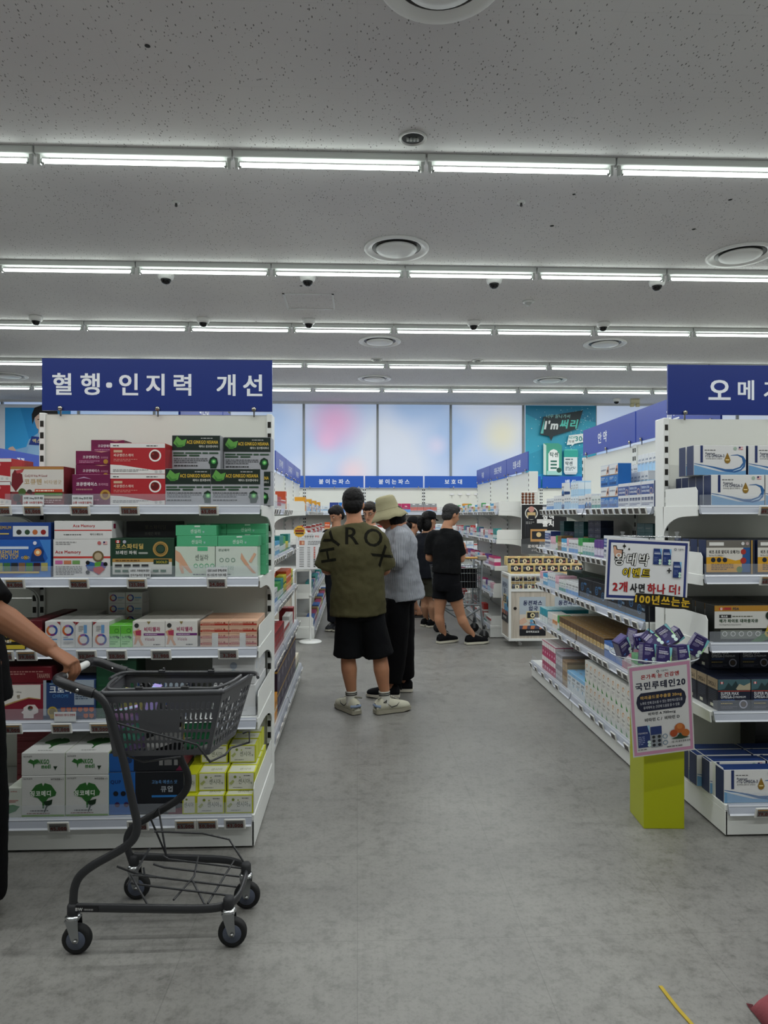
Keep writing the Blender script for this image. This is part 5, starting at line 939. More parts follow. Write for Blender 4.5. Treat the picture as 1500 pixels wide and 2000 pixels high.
# wire carriers
wires = [
 ([(220, 1412), (300, 1432), (385, 1455), (408, 1488), (430, 1479)], YN+.0, .0045),
 ([(430, 1479), (470, 1463), (470, 1440), (482, 1432)], YN+.28, .0045),
 ([(445, 1478), (466, 1473), (468, 1452)], YN+.25, .0045)]
mb = MB()
P3 = lambda *a: [at(*q) for q in a]
for w_ in (P3((222, 1410, YN+.012), (270, 1424, YN+.012), (385, 1454, YN+.012), (410, 1488, YN+.06), (440, 1474, YN+.14)), P3((440, 1474, YN+.14), (452, 1460, YN+.26), (487, 1450, YN+.28), (487, 1428, YN+.28), (474, 1432, YN+.28)),
           P3((232, 1470, YN+.02), (280, 1488, YN+.1), (352, 1478, YFa-.03))): mb.tube(w_, .0042, '#2b2c2f', 'plastic', 7)
cp(mb, 'basket_cradle')
zt = .27; mb = MB()
def wp(*pts): mb.tube([Vector(p) for p in pts], .0038, '#2b2c2f', 'plastic', 7)
# lower rack: bars running forward, cross bars and a folded side guard
for k, y in enumerate((YN+.07, YN+.13, YN+.2, YN+.26)):
    wp((-.80+.02*k, y, .275), (-.72, y, .262), (-.44, y, .222))
wp((-.80, YN+.03, .29), (-.80, YFa-.04, .29)); wp((-.64, YN+.03, .235), (-.60, YN+.16, .247), (-.62, YFa-.02, .245)); wp((-.52, YN+.02, .225), (-.48, YFa-.03, .23))
wp((-.72, YN+.01, .225), (-.79, YN+.04, .32), (-.73, YN+.13, .262)); wp((-.60, YN+.13, .25), (-.53, YN+.02, .222))
wp((-.74, YFa-.01, .235), (-.80, YFa-.03, .4), (-.77, YFa-.03, .44), (-.74, YFa-.02, .235)); wp((-.78, YFa-.05, .36), (-.6, YFa-.03, .34), (-.5, YFa-.02, .31), (-.43, YFa-.05, .222))
wp((-.83, YN+.02, .36), (-.76, YN+.1, .28), (-.79, YN+.18, .27))
mb.v = [(x, y, z-.076) for x, y, z in mb.v]; cp(mb, 'wire_rack')
# casters
def caster(x, y, sw, nm):
    K = lambda c: (setattr(c, 'v', [(p[0], p[1], p[2]*.80) for p in c.v]), c)[1]
    c = MB(); c.lathe([(.016, .165), (.019, .17), (.019, .205), (.014, .215)], ctr=(x, y, 0), n=16, col='#26272a', m='rubber')
    st = cp(K(c), 'caster_stem')
    c = MB(); c.lathe([(.02, .148), (.026, .152), (.026, .158), (.021, .166)], ctr=(x, y, 0), n=18, col='#b9bbbd', m='chrome')
    ox = x+sw
    for s in (-1, 1):
        c.prism([(x-.022, .152), (x+.022, .152), (ox+.012, .066), (ox+.008, .054), (ox-.008, .054), (ox-.014, .066)], lambda u, v, w_, s=s: (u, y+s*.019+w_, v), .0025, '#a9acaf', 'chrome')
    c.box(x-.022, y-.02, .146, x+.022, y+.022, .15, '#a9acaf', 'chrome')
    c.lathe([(.006, -.026), (.006, .026)], ctr=(ox, y, .0625), n=10, col='#888', m='chrome', M=Matrix.Rotation(PI/2, 4, 'X')); cp(K(c), 'caster_fork')
    c = MB(); RM = Matrix.Rotation(PI/2, 4, 'X'); pr = [(.034, -.014), (.043, -.0145), (.049, -.009), (.050, 0), (.049, .009), (.043, .0145), (.034, .014)]
    c.lathe(pr, ctr=(ox, y, .050), n=32, col='#111214', m='rubber', M=RM); cp(c, 'wheel')
    c = MB()
    for s in (-1, 1): c.lathe([(.033, .0135*s), (.031, .0155*s), (.014, .0155*s), (.012, .0175*s), (.004, .0175*s)], ctr=(ox, y, .050), n=28, col='#4b5160', m='plastic', M=RM)
    cp(c, 'wheel_hub')
caster(near[-1].x, YN+.003, .014, ''); caster(-.448, YN+.02, .014, ''); caster(at(262, 1690, YFa).x, YFa, .012, ''); caster(-.425, YFa-.08, .004, '')

# ---- the hand basket
GR = '#4b4c50'
B0 = [Vector((-.885, 2.392, .883)), Vector((-.472, 2.40, .883)), Vector((-.405, 2.665, .883)), Vector((-.905, 2.685, .883))]
ctr = sum(B0, Vector())/4; zb = .655
Bb = [Vector((ctr.x+(p.x-ctr.x)*.80-.012, ctr.y+(p.y-ctr.y)*.80, zb)) for p in B0]
basket = empty('hand_basket', (ctr.x, ctr.y, zb), 'grey slotted plastic hand basket seated on the shopping cart', 'basket')
def bp_(mb, name):
    o = mb.build(name); o.parent = basket; o.matrix_parent_inverse = Matrix.Translation(basket.location).inverted(); return o
def slot_panel(mb, c00, c10, c11, c01, nu, nv, skip=lambda i, j: False, mu=.04, mt=.1, mbm=.06, col=GR, su=.32, sv=.40):
    Q = lambda u, v: (c00*(1-u)+c10*u)*(1-v)+(c01*(1-u)+c11*u)*v
    U = [mu+(1-2*mu)*i/nu for i in range(nu+1)]; V = [mbm+(1-mbm-mt)*j/nv for j in range(nv+1)]
    def q4(u0, v0, u1, v1): mb.add([Q(u0, v0), Q(u1, v0), Q(u1, v1), Q(u0, v1)], [(0, 1, 2, 3)], col, 'plastic')
    q4(0, 0, 1, V[0]); q4(0, V[-1], 1, 1); q4(0, V[0], U[0], V[-1]); q4(U[-1], V[0], 1, V[-1])
    L_ = (c10-c00).length; H_ = (c01-c00).length
    for i in range(nu):
        for j in range(nv):
            if skip(i, j): q4(U[i], V[j], U[i+1], V[j+1]); continue
            cu, cv = (U[i]+U[i+1])/2, (V[j]+V[j+1])/2; a = (U[1]-U[0])*su; hb = (V[1]-V[0])*sv; r = a*L_/H_
            hole = [(cu+a*math.cos(t*PI/4), cv+(hb-r)+r*math.sin(t*PI/4)) for t in range(5)]+[(cu+a*math.cos(t*PI/4), cv-(hb-r)+r*math.sin(t*PI/4)) for t in range(4, 9)]
            hole = hole  # 10 points, starting right going up and round
            out = [(U[i+1], cv), (U[i+1], V[j+1]), (cu, V[j+1]), (U[i], V[j+1]), (U[i], cv), (U[i], cv), (U[i], V[j]), (cu, V[j]), (U[i+1], V[j]), (U[i+1], cv)]
            vs = [Q(*p) for p in hole]+[Q(*p) for p in out]; fs = []
            for k in range(10):
                k2 = (k+1) % 10
                f_ = [k, 10+k, 10+k2, k2]; fs.append(tuple(f_))
            mb.add(vs, fs, col, 'plastic')
def solid(o, t=.0028):
    m = o.modifiers.new('thickness', 'SOLIDIFY'); m.thickness = t; m.offset = 0; return o
mb = MB(); slot_panel(mb, Bb[0], Bb[1], B0[1], B0[0], 21, 5, lambda i, j: 6 <= i <= 13 and j in (2, 3), mu=.03, mt=.13); solid(bp_(mb, 'side_wall'))
mb = MB(); slot_panel(mb, Bb[2], Bb[3], B0[3], B0[2], 21, 5, lambda i, j: 6 <= i <= 13 and j in (2, 3), mu=.03, mt=.13); solid(bp_(mb, 'side_wall'))
mb = MB(); slot_panel(mb, Bb[1], Bb[2], B0[2], B0[1], 9, 5, lambda i, j: j == 4 and 3 <= i <= 5, mt=.14); solid(bp_(mb, 'end_wall'))
mb = MB(); slot_panel(mb, Bb[3], Bb[0], B0[0], B0[3], 9, 5, lambda i, j: j == 4 and 3 <= i <= 5, mt=.14); solid(bp_(mb, 'end_wall'))
mb = MB(); slot_panel(mb, Bb[0], Bb[1], Bb[2], Bb[3], 18, 5, mu=.03, mt=.03, mbm=.03); solid(bp_(mb, 'basket_floor'))
mb = MB(); rim = []
for i in range(4):
    p, q, n_ = B0[i], B0[(i+1) % 4], B0[i-1]; rim += [p.lerp(n_, .06), p.lerp(n_, .015).lerp(q, .012), p.lerp(q, .06)]
mb.tube(smooth(rim, 3, True), (.0085), GR, 'plastic', 8, closed=True, flat=.8); bp_(mb, 'rim')
for s in (0, 1):       # two hinged wire-like handles folded outward along the rim
    mb = MB(); e = [B0[0], B0[1]] if s == 0 else [B0[3], B0[2]]; off = Vector((0, .012 if s == 0 else -.016, .010))
    x = lambda t: e[0].lerp(e[1], t)+off
    inner = [x(.30), x(.27)+Vector((0, 0, .006)), x(.1), x(.02)+Vector((0, .03 if s == 0 else -.03, 0)), ]
    pts = [x(.0)+Vector((0, .14 if s == 0 else -.14, .008)), x(.0)+Vector((.004, .05 if s == 0 else -.05, .006)), x(.07), x(.3), x(.5), x(.75), x(.93), x(1.0)+Vector((.02, .05 if s == 0 else -.05, .008)), x(1.02)+Vector((.03, .14 if s == 0 else -.13, .01))]
    mb.tube(smooth(pts, 4), .006, '#3f4043', 'plastic', 8)
    for t in (.3, .68): c_ = x(t); mb.box(c_.x-.012, c_.y-.008, c_.z-.006, c_.x+.014, c_.y+.006, c_.z+.01, '#2c2d30', 'plastic', .003); mb.box(c_.x-.0+.004, c_.y-.006, c_.z+.006, c_.x+.012, c_.y+.004, c_.z+.018, '#2c2d30', 'plastic', .002)
    bp_(mb, 'folding_handle')
# goods in the basket
def cartbox(w, d, h, cols, loc, rot, lab, art=()):
    mb = MB(); mb.box(-w/2, -d/2, 0, w/2, d/2, h, cols[0], 'card', .001)
    for nrm, W_ in (((-w/2, -d/2, 0), w),): Face(mb, nrm, (1, 0, 0), (0, 0, 1), W_, h).draw(list(art)+[('p', [(0, 0), (1, .3), (1, .7), (0, .4)], cols[1])])
    Face(mb, (-w/2, -d/2, h), (1, 0, 0), (0, 1, 0), w, d).draw([('r', .1, .2, .9, .5, cols[1])])
    Face(mb, (w/2, -d/2, 0), (0, 1, 0), (0, 0, 1), d, h).draw([('p', [(0, 0), (1, .2), (1, .6), (0, .5)], cols[2])])
    o = mb.build('medicine_carton'); o.location = loc; o.rotation_euler = rot; tag(o, lab, 'box', 'cartons inside the grey basket')
cartbox(.10, .03, .15, ['#a78fc9', '#6fc0a8', '#7f9fd8'], (-.80, 2.46, .668), (.1, -.18, .2), 'pearly lilac and green carton in the grey basket', [('p', [(0, .6), (1, .9), (1, 1), (0, 1)], '#c9a0d0'), ('c', .5, .5, .12, '#58b88a')])
cartbox(.03, .09, .205, ['#9f8fd0', '#8fb0e0', '#b8a0dc'], (-.795, 2.55, .664), (.0, .25, .1), 'tall lilac carton poking above the basket rim', [('r', 0, .5, 1, 1, '#a99ad8')])
cartbox(.08, .03, .195, ['#b5b36a', '#cfcfa8', '#8a8a40'], (-.845, 2.57, .664), (.15, .15, -.1), 'pale yellow carton poking above the basket rim')
cartbox(.12, .05, .12, ['#1b1c20', '#c9c9c9', '#3a3c44'], (-.69, 2.47, .662), (0, 0, .15), 'black carton with white lettering in the grey basket', [('t', 'RELX', .1, .5, .2, '#ddd', 'l', .7, .03)])
cartbox(.11, .05, .07, ['#1f5fa8', '#2f86c8', '#d0d8e0'], (-.80, 2.56, .662), (0, 0, -.2), 'blue carton at the bottom of the grey basket')
cartbox(.10, .05, .10, ['#d4d6d4', '#2f8a58', '#2f8a58'], (-.565, 2.47, .662), (0, 0, .1), 'white and green carton in the grey basket', [('r', 0, .5, 1, 1, '#2c7a50')])
cartbox(.12, .06, .05, ['#8a8a34', '#c0b050', '#4a4a24'], (-.66, 2.56, .662), (0, 0, .4), 'olive and yellow carton at the bottom of the grey basket')

# ================================================================ green pedestal, bowl and its two signs
GX0, GY0 = WX(1257, 3.22), 3.20; GW = .193; GH = .69
ped = empty('display_pedestal', (GX0+GW/2, GY0+GW/2, 0), 'lime green square pedestal standing before the right end bay', 'pedestal', rz=math.radians(-3))
mb = MB(); mb.box(-GW/2, -GW/2, 0, GW/2, GW/2, GH, '#a0a60a', 'paint', .002); mb.build('column', ped)
mb = MB()
for k in range(5):
    a_ = 2*PI*k/5; mb.lathe([(.011, 0), (.0115, .001), (.009, .0012), (.0, .0012)] if k == 4 else [(.012, 0), (.012, .001), (.0085, .001), (.0085, 0)], ctr=(-GW/2-.0002, -.06+.017*math.cos(a_), .36+.017*math.sin(a_)), n=14, col='#1e2436', m='paint', M=Matrix.Rotation(-PI/2, 4, 'Y'))
mb.build('flower_emblem', ped)
BX, BY, BZ = GX0+GW/2-.01, GY0+GW/2+.01, GH+.002
bowl = empty('display_bowl', (BX, BY, BZ), 'clear plastic bowl on the lime green pedestal', 'bowl')
mb = MB(); mb.lathe([(.0, .004), (.07, .004), (.12, .035), (.165, .09), (.2, .125), (.205, .122), (.17, .085), (.125, .03), (.075, .0), (.0, .0)], n=40, col='#cfd4da', m='acrylic'); mb.build('bowl_shell', bowl)
mb = MB(); mb.tube([(.205*math.cos(2*PI*k/40), .205*math.sin(2*PI*k/40), .124) for k in range(40)], .003, '#c9ced4', 'gloss', 6, closed=True); mb.build('bowl_rim', bowl)
pbox('lute', 'lutein_carton', .066, .045, .1, '#2b2058', [('t', '건강기능식품', .08, .87, .05, '#a9a4c8', 'l', .4), ('r', .08, .76, .7, .80, '#c4c0d8'), ('t', '국민루테인20', .08, .64, .1, '#e4e2ee', 'l', .68, .04), ('p', [(.8, 1), (1, 1), (1, .5), (.93, .3), (.9, .6)], '#7ac0c8'), ('p', [(.9, .5), (1, .7), (1, .2)], '#a9d890'), ('c', .82, .28, .1, '#cfe4dc'), ('c', .82, .1, .09, '#cfe4dc'), lines(.08, .44, .55, .6, 4, '#8f8ab4'), lines(.08, .06, .4, .12, 1, '#a9a4c8'), ('p', [(.08, .22), (.3, .26), (.36, .2), (.2, .16)], '#4a7ac0')], [('r', .1, .2, .9, .8, '#33276a')], [lines(.1, .1, .9, .92, 12, '#b9b7c0')], sc='#3a2f66')
bw0 = [(-.165, -.05, .10, .25, -.55, .35), (-.09, -.13, .065, -.15, .14, .1), (-.028, -.155, .055, -.12, .12, -.15), (.07, -.15, .06, -.1, -.02, .25), (.145, -.09, .105, .1, .5, -.2),
      (-.09, .01, .145, .5, 1.3, .3), (.012, -.045, .125, -.6, -.7, .2), (.10, -.005, .135, -.5, -.6, -.15), (.02, .075, .10, 1.0, .2, .5), (.1, .1, .12, .3, .9, .4), (-.1, .06, .10, .2, .5, 1.2)]
bw = [(a, b_, c+.055, d, e, f_) for a, b_, c, d, e, f_ in bw0]
LW = ['leaning at the left rim', 'front left, upright', 'front centre, tilted', 'front right, upright with pale side', 'tipped over the right rim', 'lying on top at left', 'face down on top', 'leaning on top at right', 'on its back at the rear', 'at the rear right', 'at the rear left', 'buried in the middle', 'buried at right', 'buried at left']
for (x, y, z, rx, ry, rzz), lw in zip(bw, LW):
    put('lute', 0, 0, 0, 'purple lutein carton in the clear bowl, '+lw, 'purple lutein cartons in the bowl', M=Matrix.Translation((BX+x, BY+y, BZ+z-.02))@Matrix.Rotation(rzz, 4, 'Z')@Matrix.Rotation(ry, 4, 'Y')@Matrix.Rotation(rx, 4, 'X'))
# pink framed poster leaning on the pedestal
p0 = at(1226, 1303, GY0-.118); p1 = at(1348, 1306, GY0-.118); pb_ = at(1237, 1480, GY0-.04)
U = (p1-p0); H_ = (pb_-p0); Wd, Hd = U.length, H_.length
mb = MB(); u = U.normalized(); v = (-H_).normalized(); u = (u-v*u.dot(v)).normalized(); n_ = u.cross(v)
org = pb_-u*.0
Mx = Matrix((( u.x, v.x, n_.x, org.x), (u.y, v.y, n_.y, org.y), (u.z, v.z, n_.z, org.z), (0, 0, 0, 1)))
mb.box(0, 0, -.002, Wd, Hd, 0, '#d2d2d0', 'card', 0, Mx)
f = Face(mb, org, u, v, Wd, Hd)
f.draw([('r', .02, .015, .98, .985, '#c98fae'), ('r', .065, .05, .935, .95, '#d8d8d8'), ('t', '더블엑스', .52, .905, .02, '#1c2340', 'l', .12), ('o', .47, .915, .014, .006, '#1c2340'), ('t', '온가족 눈 건강엔', .5, .845, .05, '#a8242a', 'c', .62, .045), ('t', '국민루테인20', .5, .73, .085, '#1b2038', 'c', .8, .06),
        ('p', [(.1, .6), (.12, .66), (.18, .7), (.82, .7), (.88, .66), (.9, .6), (.88, .54), (.82, .495), (.18, .495), (.12, .54)], '#1b2038'), ('t', '마리골드꽃추출물 20mg', .5, .62, .046, '#d9b060', 'c', .66, .03), ('t', '노화로 인해 감소될 수 있는 황반색소밀도를', .5, .57, .032, '#d0d2da', 'c', .68, .012), ('t', '유지하여 눈 건강에 도움을 줄 수 있음', .5, .52, .032, '#d0d2da', 'c', .58, .012),
        ('t', '비타민 A 700mcg', .5, .44, .04, '#22252e', 'c', .5, .035), ('t', '비타민 C /  비타민 D', .5, .38, .04, '#22252e', 'c', .56, .035), ('r', .09, .1, .29, .34, '#27386e'), ('p', [(.25, .34), (.29, .34), (.29, .24)], '#9cc4dc'), ('t', '국민루테인20', .1, .25, .02, '#d8dae4', 'l', .15, .02), lines(.1, .13, .2, .23, 5, '#8a94b8'), ('c', .27, .155, .018, '#cfe4dc'), ('c', .27, .12, .018, '#cfe4dc'),
        ('r', .3, .23, .48, .32, '#27386e'), ('r', .3, .09, .48, .23, '#8f959c')]+[('c', .345+.09*i, .115+.045*j, .017, '#20222a') for i in range(2) for j in range(3)]+[('o', .53, .2, .026, .006, '#3a6a8a'), ('o', .53, .13, .026, .006, '#3a6a8a'), ('c', .77, .27, .055, '#b5622c'), ('c', .67, .22, .04, '#a84a24'), ('c', .86, .21, .042, '#b9682c'), ('c', .77, .29, .03, '#c97a3c'), ('p', [(.62, .16), (.72, .18), (.77, .22), (.82, .18), (.92, .16), (.8, .15)], '#24402c'), ('t', '1일 1회 물과 함께 섭취', .78, .115, .022, '#333', 'c', .3, .03), lines(.08, .075, .3, .09, 1, '#555'), lines(.55, .07, .92, .09, 1, '#555')])
tag(mb.build('promo_poster'), 'pink framed lutein poster fixed to the front of the lime green pedestal', 'poster')
# upper sign on a rod
Ys = GY0+.08; rodx = WX(1268, Ys)
hold = empty('sign_holder', (rodx, Ys, BZ+.01), 'thin metal rod with top crossbar rising from the clear bowl', 'sign holder')
tz = WZ(1050, rodx, Ys)
mb = MB(); mb.tube([(0, 0, 0), (0, 0, tz-BZ-.01)], .0028, '#6a6c70', 'chrome', 8); mb.build('rod', hold)
ca, cb = at(1211, 1047, Ys), at(1330, 1049, Ys)
mb = MB(); mb.tube([ca-hold.location, cb-hold.location], .0028, '#c9cdd0', 'chrome', 8); mb.build('crossbar', hold)
for q in (1216, 1322):
    c_ = at(q, 1047, Ys)-hold.location; mb = MB(); mb.lathe([(.009, .022), (.012, .02), (.006, .008), (.008, .0), (.009, -.012), (.004, -.02)], ctr=c_, n=10, col='#d8dce0', m='acrylic'); mb.build('clip', hold)
p0, p1, pb_ = at(1186, 1050, Ys-.008), at(1347, 1053, Ys-.008), at(1190, 1161, Ys-.008)
u = (p1-p0).normalized(); v = (p0-pb_).normalized(); v = (v-u*u.dot(v)).normalized(); Wd = (p1-p0).length; Hd = .30; n_ = u.cross(v); pb_ = p0-v*Hd
Mx = Matrix(((u.x, v.x, n_.x, pb_.x), (u.y, v.y, n_.y, pb_.y), (u.z, v.z, n_.z, pb_.z), (0, 0, 0, 1)))
Rt = Matrix.Translation(p0)@Matrix.Rotation(math.radians(1.6), 4, (0, 1, 0))@Matrix.Translation(-p0)
mb = MB(); mb.box(0, 0, -.002, Wd, Hd, 0, '#d6d7d8', 'card', 0, Mx); f = Face(mb, pb_, u, v, Wd, Hd)
def minibox(u0, v0): return [('r', u0, v0, u0+.1, v0+.26, '#20356e'), ('p', [(u0+.075, v0+.26), (u0+.1, v0+.26), (u0+.1, v0+.14)], '#7fb4dc'), ('r', u0+.01, v0+.17, u0+.085, v0+.185, '#c9cfdf'), ('r', u0+.01, v0+.195, u0+.08, v0+.205, '#8f9ac0'), ('c', u0+.083, v0+.07, .022, '#bfe0cc'), ('c', u0+.083, v0+.025, .022, '#bfe0cc'), lines(u0+.01, v0+.05, u0+.06, v0+.13, 4, '#5a6aa0')]
f.draw([('r', .02, .03, .98, .97, '#27336e'), ('r', .05, .075, .95, .925, '#d9dadc')])
for dx, dy in ((-.006, 0), (.006, 0), (0, .01), (0, -.01)): f.k += 1; f.text('왕대박', .1+dx, .565+dy, .2, '#14140f', 'l', .42, .09, .12); f.text('이벤트', .205+dx, .375+dy, .15, '#14140f', 'l', .34, .09, .12)
f.draw([('p', [(.075, .88), (.115, .88), (.13, .82), (.2, .82), (.19, .68), (.1, .68)], '#14140f'), ('p', [(.083, .865), (.107, .865), (.12, .81), (.185, .805), (.18, .7), (.105, .7), (.083, .77)], '#c99c84')]+[('r', .125, .79-.028*i, .185, .792-.028*i, '#5a3a2c') for i in range(4)]+[('p', [(.21, .93), (.217, .89), (.235, .875), (.217, .86), (.21, .82), (.203, .86), (.185, .875), (.203, .89)], '#14140f'), ('p', [(.27, .86), (.274, .84), (.285, .83), (.274, .82), (.27, .8), (.266, .82), (.255, .83), (.266, .84)], '#14140f')])
f.k += 2; f.text('왕대박', .1, .565, .2, '#e2e2e0', 'l', .42, .02, .12); f.text('이벤트', .205, .375, .15, '#d9bf2c', 'l', .34, .02, .12)
f.k += 1; f.draw([('t', '2개', .09, .13, .17, '#a01c24', 'l', .18, .06), ('t', '사면', .3, .13, .15, '#16161a', 'l', .18, .05), ('t', '하나 더!', .51, .12, .17, '#a01c24', 'l', .4, .06), ('o', .83, .86, .02, .007, '#1c2340'), ('t', '더블엑스', .86, .845, .03, '#1c2340', 'l', .08)]+minibox(.565, .6)+minibox(.68, .6)+minibox(.81, .4)+[('r', .735, .5, .79, .52, '#16161a'), ('r', .755, .47, .77, .55, '#16161a')])
mb.v = [tuple(Rt@Vector(q)) for q in mb.v]; tag(mb.build('event_sign'), 'white event sign with dark blue border hanging above the clear bowl', 'sign')
# cut-out slogan below it
p0 = at(1236, 1181, Ys-.014); p1 = at(1350, 1186, Ys-.014); u = (p1-p0).normalized(); v = Vector((0, 0, 1)); v = (v-u*u.z).normalized(); n_ = u.cross(v)
Wd = (p1-p0).length; mb = MB(); ar = [(0, .25), (.04, 1), (.45, 1.06), (1, .98), (1.01, .1), (.6, .02), (.3, .08)]
Mx = Matrix(((u.x, v.x, n_.x, p0.x), (u.y, v.y, n_.y, p0.y), (u.z, v.z, n_.z, p0.z), (0, 0, 0, 1)))
mb.prism(ar, lambda a_, b_, w_: Mx@Vector((a_*Wd, b_*.062-.004, -w_)), .002, '#15130e', 'card'); f = Face(mb, p0, u, v, Wd, .062, e=.0002)
f.k += 1; f.text('100년쓰는눈', .03, .16, .74, '#cfa92c', 'l', .94, .045)
Rt = Matrix.Translation(p0)@Matrix.Rotation(math.radians(2.5), 4, (0, 1, 0))@Matrix.Translation(-p0); mb.v = [tuple(Rt@Vector(q)) for q in mb.v]
tag(mb.build('slogan_strip'), 'black cut-out strip with yellow Korean slogan under the event sign', 'sign')

# ================================================================ display trolleys with patches
def wood_trolley(name, x0, x1, y0, y1, z1, label, posters=True):
    r = empty(name, ((x0+x1)/2, (y0+y1)/2, 0), label, 'display trolley'); ox, oy = (x0+x1)/2, (y0+y1)/2
    def put_(mb, n): o = mb.build(n); o.parent = r; o.matrix_parent_inverse = Matrix.Translation(r.location).inverted(); return o
    W_ = '#d8dad8'; t = .028; mb = MB()
    for x in (x0, x1-t):
        for y in (y0, y1-t): mb.box(x, y, .07, x+t, y+t, z1, W_, 'paint', .002)
    for z in (.07, z1-.2, z1-t):
        for y in (y0, y1-t): mb.box(x0+t, y, z, x1-t, y+t, z+t, W_, 'paint', .002)
        for x in (x0, x1-t): mb.box(x, y0+t, z, x+t, y1-t, z+t, W_, 'paint', .002)
    put_(mb, 'frame')
    mb = MB(); mb.box(x0+t, y0+.010, .098, (x0+x1)/2+.02, y0+.018, z1-.2, '#bbb', 'pale_wood'); put_(mb, 'sliding_door')
    mb = MB(); mb.box((x0+x1)/2-.02, y0+.019, .098, x1-t, y0+.026, z1-.2, '#bbb', 'pale_wood'); put_(mb, 'sliding_door')
    mb = MB(); mb.lathe([(.018, 0), (.018, .002)], ctr=(x0+.075, y0+.009, .44), n=16, col='#16130f', m='rubber', M=Matrix.Rotation(PI/2, 4, 'X')); put_(mb, 'finger_hole')
    for x in (x0+.008, x1-.016): mb = MB(); mb.box(x, y0+t, .098, x+.008, y1-t, z1-.03, '#bbb', 'pale_wood'); put_(mb, 'side_panel')
    mb = MB(); mb.box(x0+t, y0+t, z1-.21, x1-t, y1-t, z1-.2, W_, 'paint'); put_(mb, 'tray')
    mb = MB(); n = int((x1-x0)/.05)
    for k in range(n+1): xx = x0+t+(x1-x0-2*t)*k/n; mb.tube([(xx, y0+.006, z1-.17), (xx, y0+.006, z1-.03)], .0016, '#d9dad8', 'paint', 5)
    for k in range(4): zz = z1-.165+.042*k; mb.tube([(x0+t, y0+.005, zz), (x1-t, y0+.005, zz)], .0016, '#d9dad8', 'paint', 5)
    put_(mb, 'wire_grille')
    for x in (x0+.14, x1-.14):
        for y in (y0+.1, y1-.1):
            mb = MB(); mb.lathe([(.02, .05), (.02, .07)], ctr=(x, y, 0), n=12, col='#999', m='chrome'); mb.prism([(x-.018, .055), (x+.018, .055), (x+.02, .02), (x+.005, .02)], lambda u, v, w_: (u, y-.012+w_, v), .024, '#a9a9ab', 'chrome')
            mb.lathe([(.022, -.009), (.022, .009)], ctr=(x+.012, y, .022), n=18, col='#cfcfcc', m='rubber', M=Matrix.Rotation(PI/2, 4, 'X')); put_(mb, 'caster')
    return r, put_
TX0, TX1, TY0, TY1 = 1.715, 2.62, 7.66, 8.07
tr, tput = wood_trolley('display_trolley', TX0, TX1, TY0, TY1, .83, 'white framed wooden trolley piled with yellow patch packs, right of the aisle')
coin = [('p', [(.5, .86), (.34, .86), (.3, .7), (.36, .54), (.5, .5), (.62, .56), (.66, .7), (.6, .82)], '#d8c890')]
def coin_poster(x, w_, h_, z, y, nm, M=None):
    mb = MB(); mb.box(0, -.001, 0, w_, 0, h_, '#a9b4be', 'card'); f = Face(mb, (0, -.001, 0), (1, 0, 0), (0, 0, 1), w_, h_)
    f.draw([('r', .4, .25, 1, .6, '#5a9ac0'), ('r', 0, .25, .4, .55, '#c9c0b4'), ('t', '동전파스', .14, .78, .13, '#1d2450', 'l', .72, .06, .15), ('t', '입국', .36, .64, .12, '#1d2450', 'l', .34, .06, .15), ('r', .26, .42, .76, .66-.03, '#d0c090'), ('r', .29, .45, .73, .6, '#1a1c24'), ('c', .5, .525, .06, '#e0d4a8'), ('c', .5, .525, .03, '#222'), ('p', [(0, .4), (.2, .48), (.3, .36), (.1, .28), (0, .3)], '#cda994'), ('p', [(1, .5), (.86, .56), (.84, .4), (1, .34)], '#2a2c34'), ('t', '붙이면 입국', .36, .31, .035, '#b03040', 'l', .36, .02),
            ('r', 0, .17, 1, .26, '#4a4a60'), ('p', [(.1, .17), (.28, .17), (.3, .26), (.14, .26)], '#c97a50'), ('p', [(.42, .17), (.56, .17), (.6, .26), (.44, .26)], '#c97a50'), ('p', [(.76, .17), (.84, .17), (.86, .26), (.78, .26)], '#c97a50'), ('r', 0, 0, 1, .17, '#14161e'), ('t', '로이히츠보코', .25, .07, .06, '#e6e6e6', 'l', .5, .03)])
    o = mb.build('patch_poster'); o.matrix_world = M or Matrix.Translation((x, y, z)); return tag(o, nm, 'poster')
coin_poster(TX0+.125, .3, .44, .13, TY0+.009, 'patch poster on the left sliding door of the wooden trolley')
coin_poster((TX0+TX1)/2+.08, .3, .44, .13, TY0+.0185, 'patch poster on the right sliding door, half hidden by shelves')
coin_poster(0, .34, .5, 0, 0, 'dark blue patch poster on the left side of the wooden trolley', M=Matrix.Translation((TX0-.001, TY1-.05, .22+.05))@Matrix.Rotation(-PI/2, 4, 'Z'))
pbox('coin', 'patch_pack', .138, .028, .1, '#d3bf86', [('r', .06, .1, .94, .84, '#1a1c26'), ('c', .5, .5, .26, '#e2d8b4'), ('p', [(.44, .36), (.54, .34), (.56, .5), (.5, .66), (.44, .62), (.46, .5)], '#23202a'), ('c', .8, .48, .1, '#b8786a'), lines(.1, .4, .3, .7, 3, '#8a8ca0'), lines(.1, .9, .9, .97, 1, '#b04a3a')], [('r', .3, .2, .9, .7, '#c26a5a')], bev=.0008)
pi_ = 0
for lay, (zz, ylist) in enumerate(((.632, (0,)), (.735, (0, 1)), (.838, (1, 2, 3, 4)), (.87, (6, 8, 10)))):
    for c_ in range(6):
        for r_ in ylist:
            put('coin', TX0+.105+.142*c_, TY0+.055+.03*r_+lay*.012, zz+ (.0 if lay < 3 else .04), 'yellow and black patch pack, %s layer of the trolley, row %s, %s from left' % (['lowest', 'second', 'third', 'top'][lay], 'one two three four five six seven eight nine ten eleven'.split()[r_], ordn(c_)), 'patch packs on the wooden trolley')
tl, lput = wood_trolley('display_trolley', -1.58, -.725, 7.87, 8.2, .86, 'white framed wooden trolley behind the left shelving block')
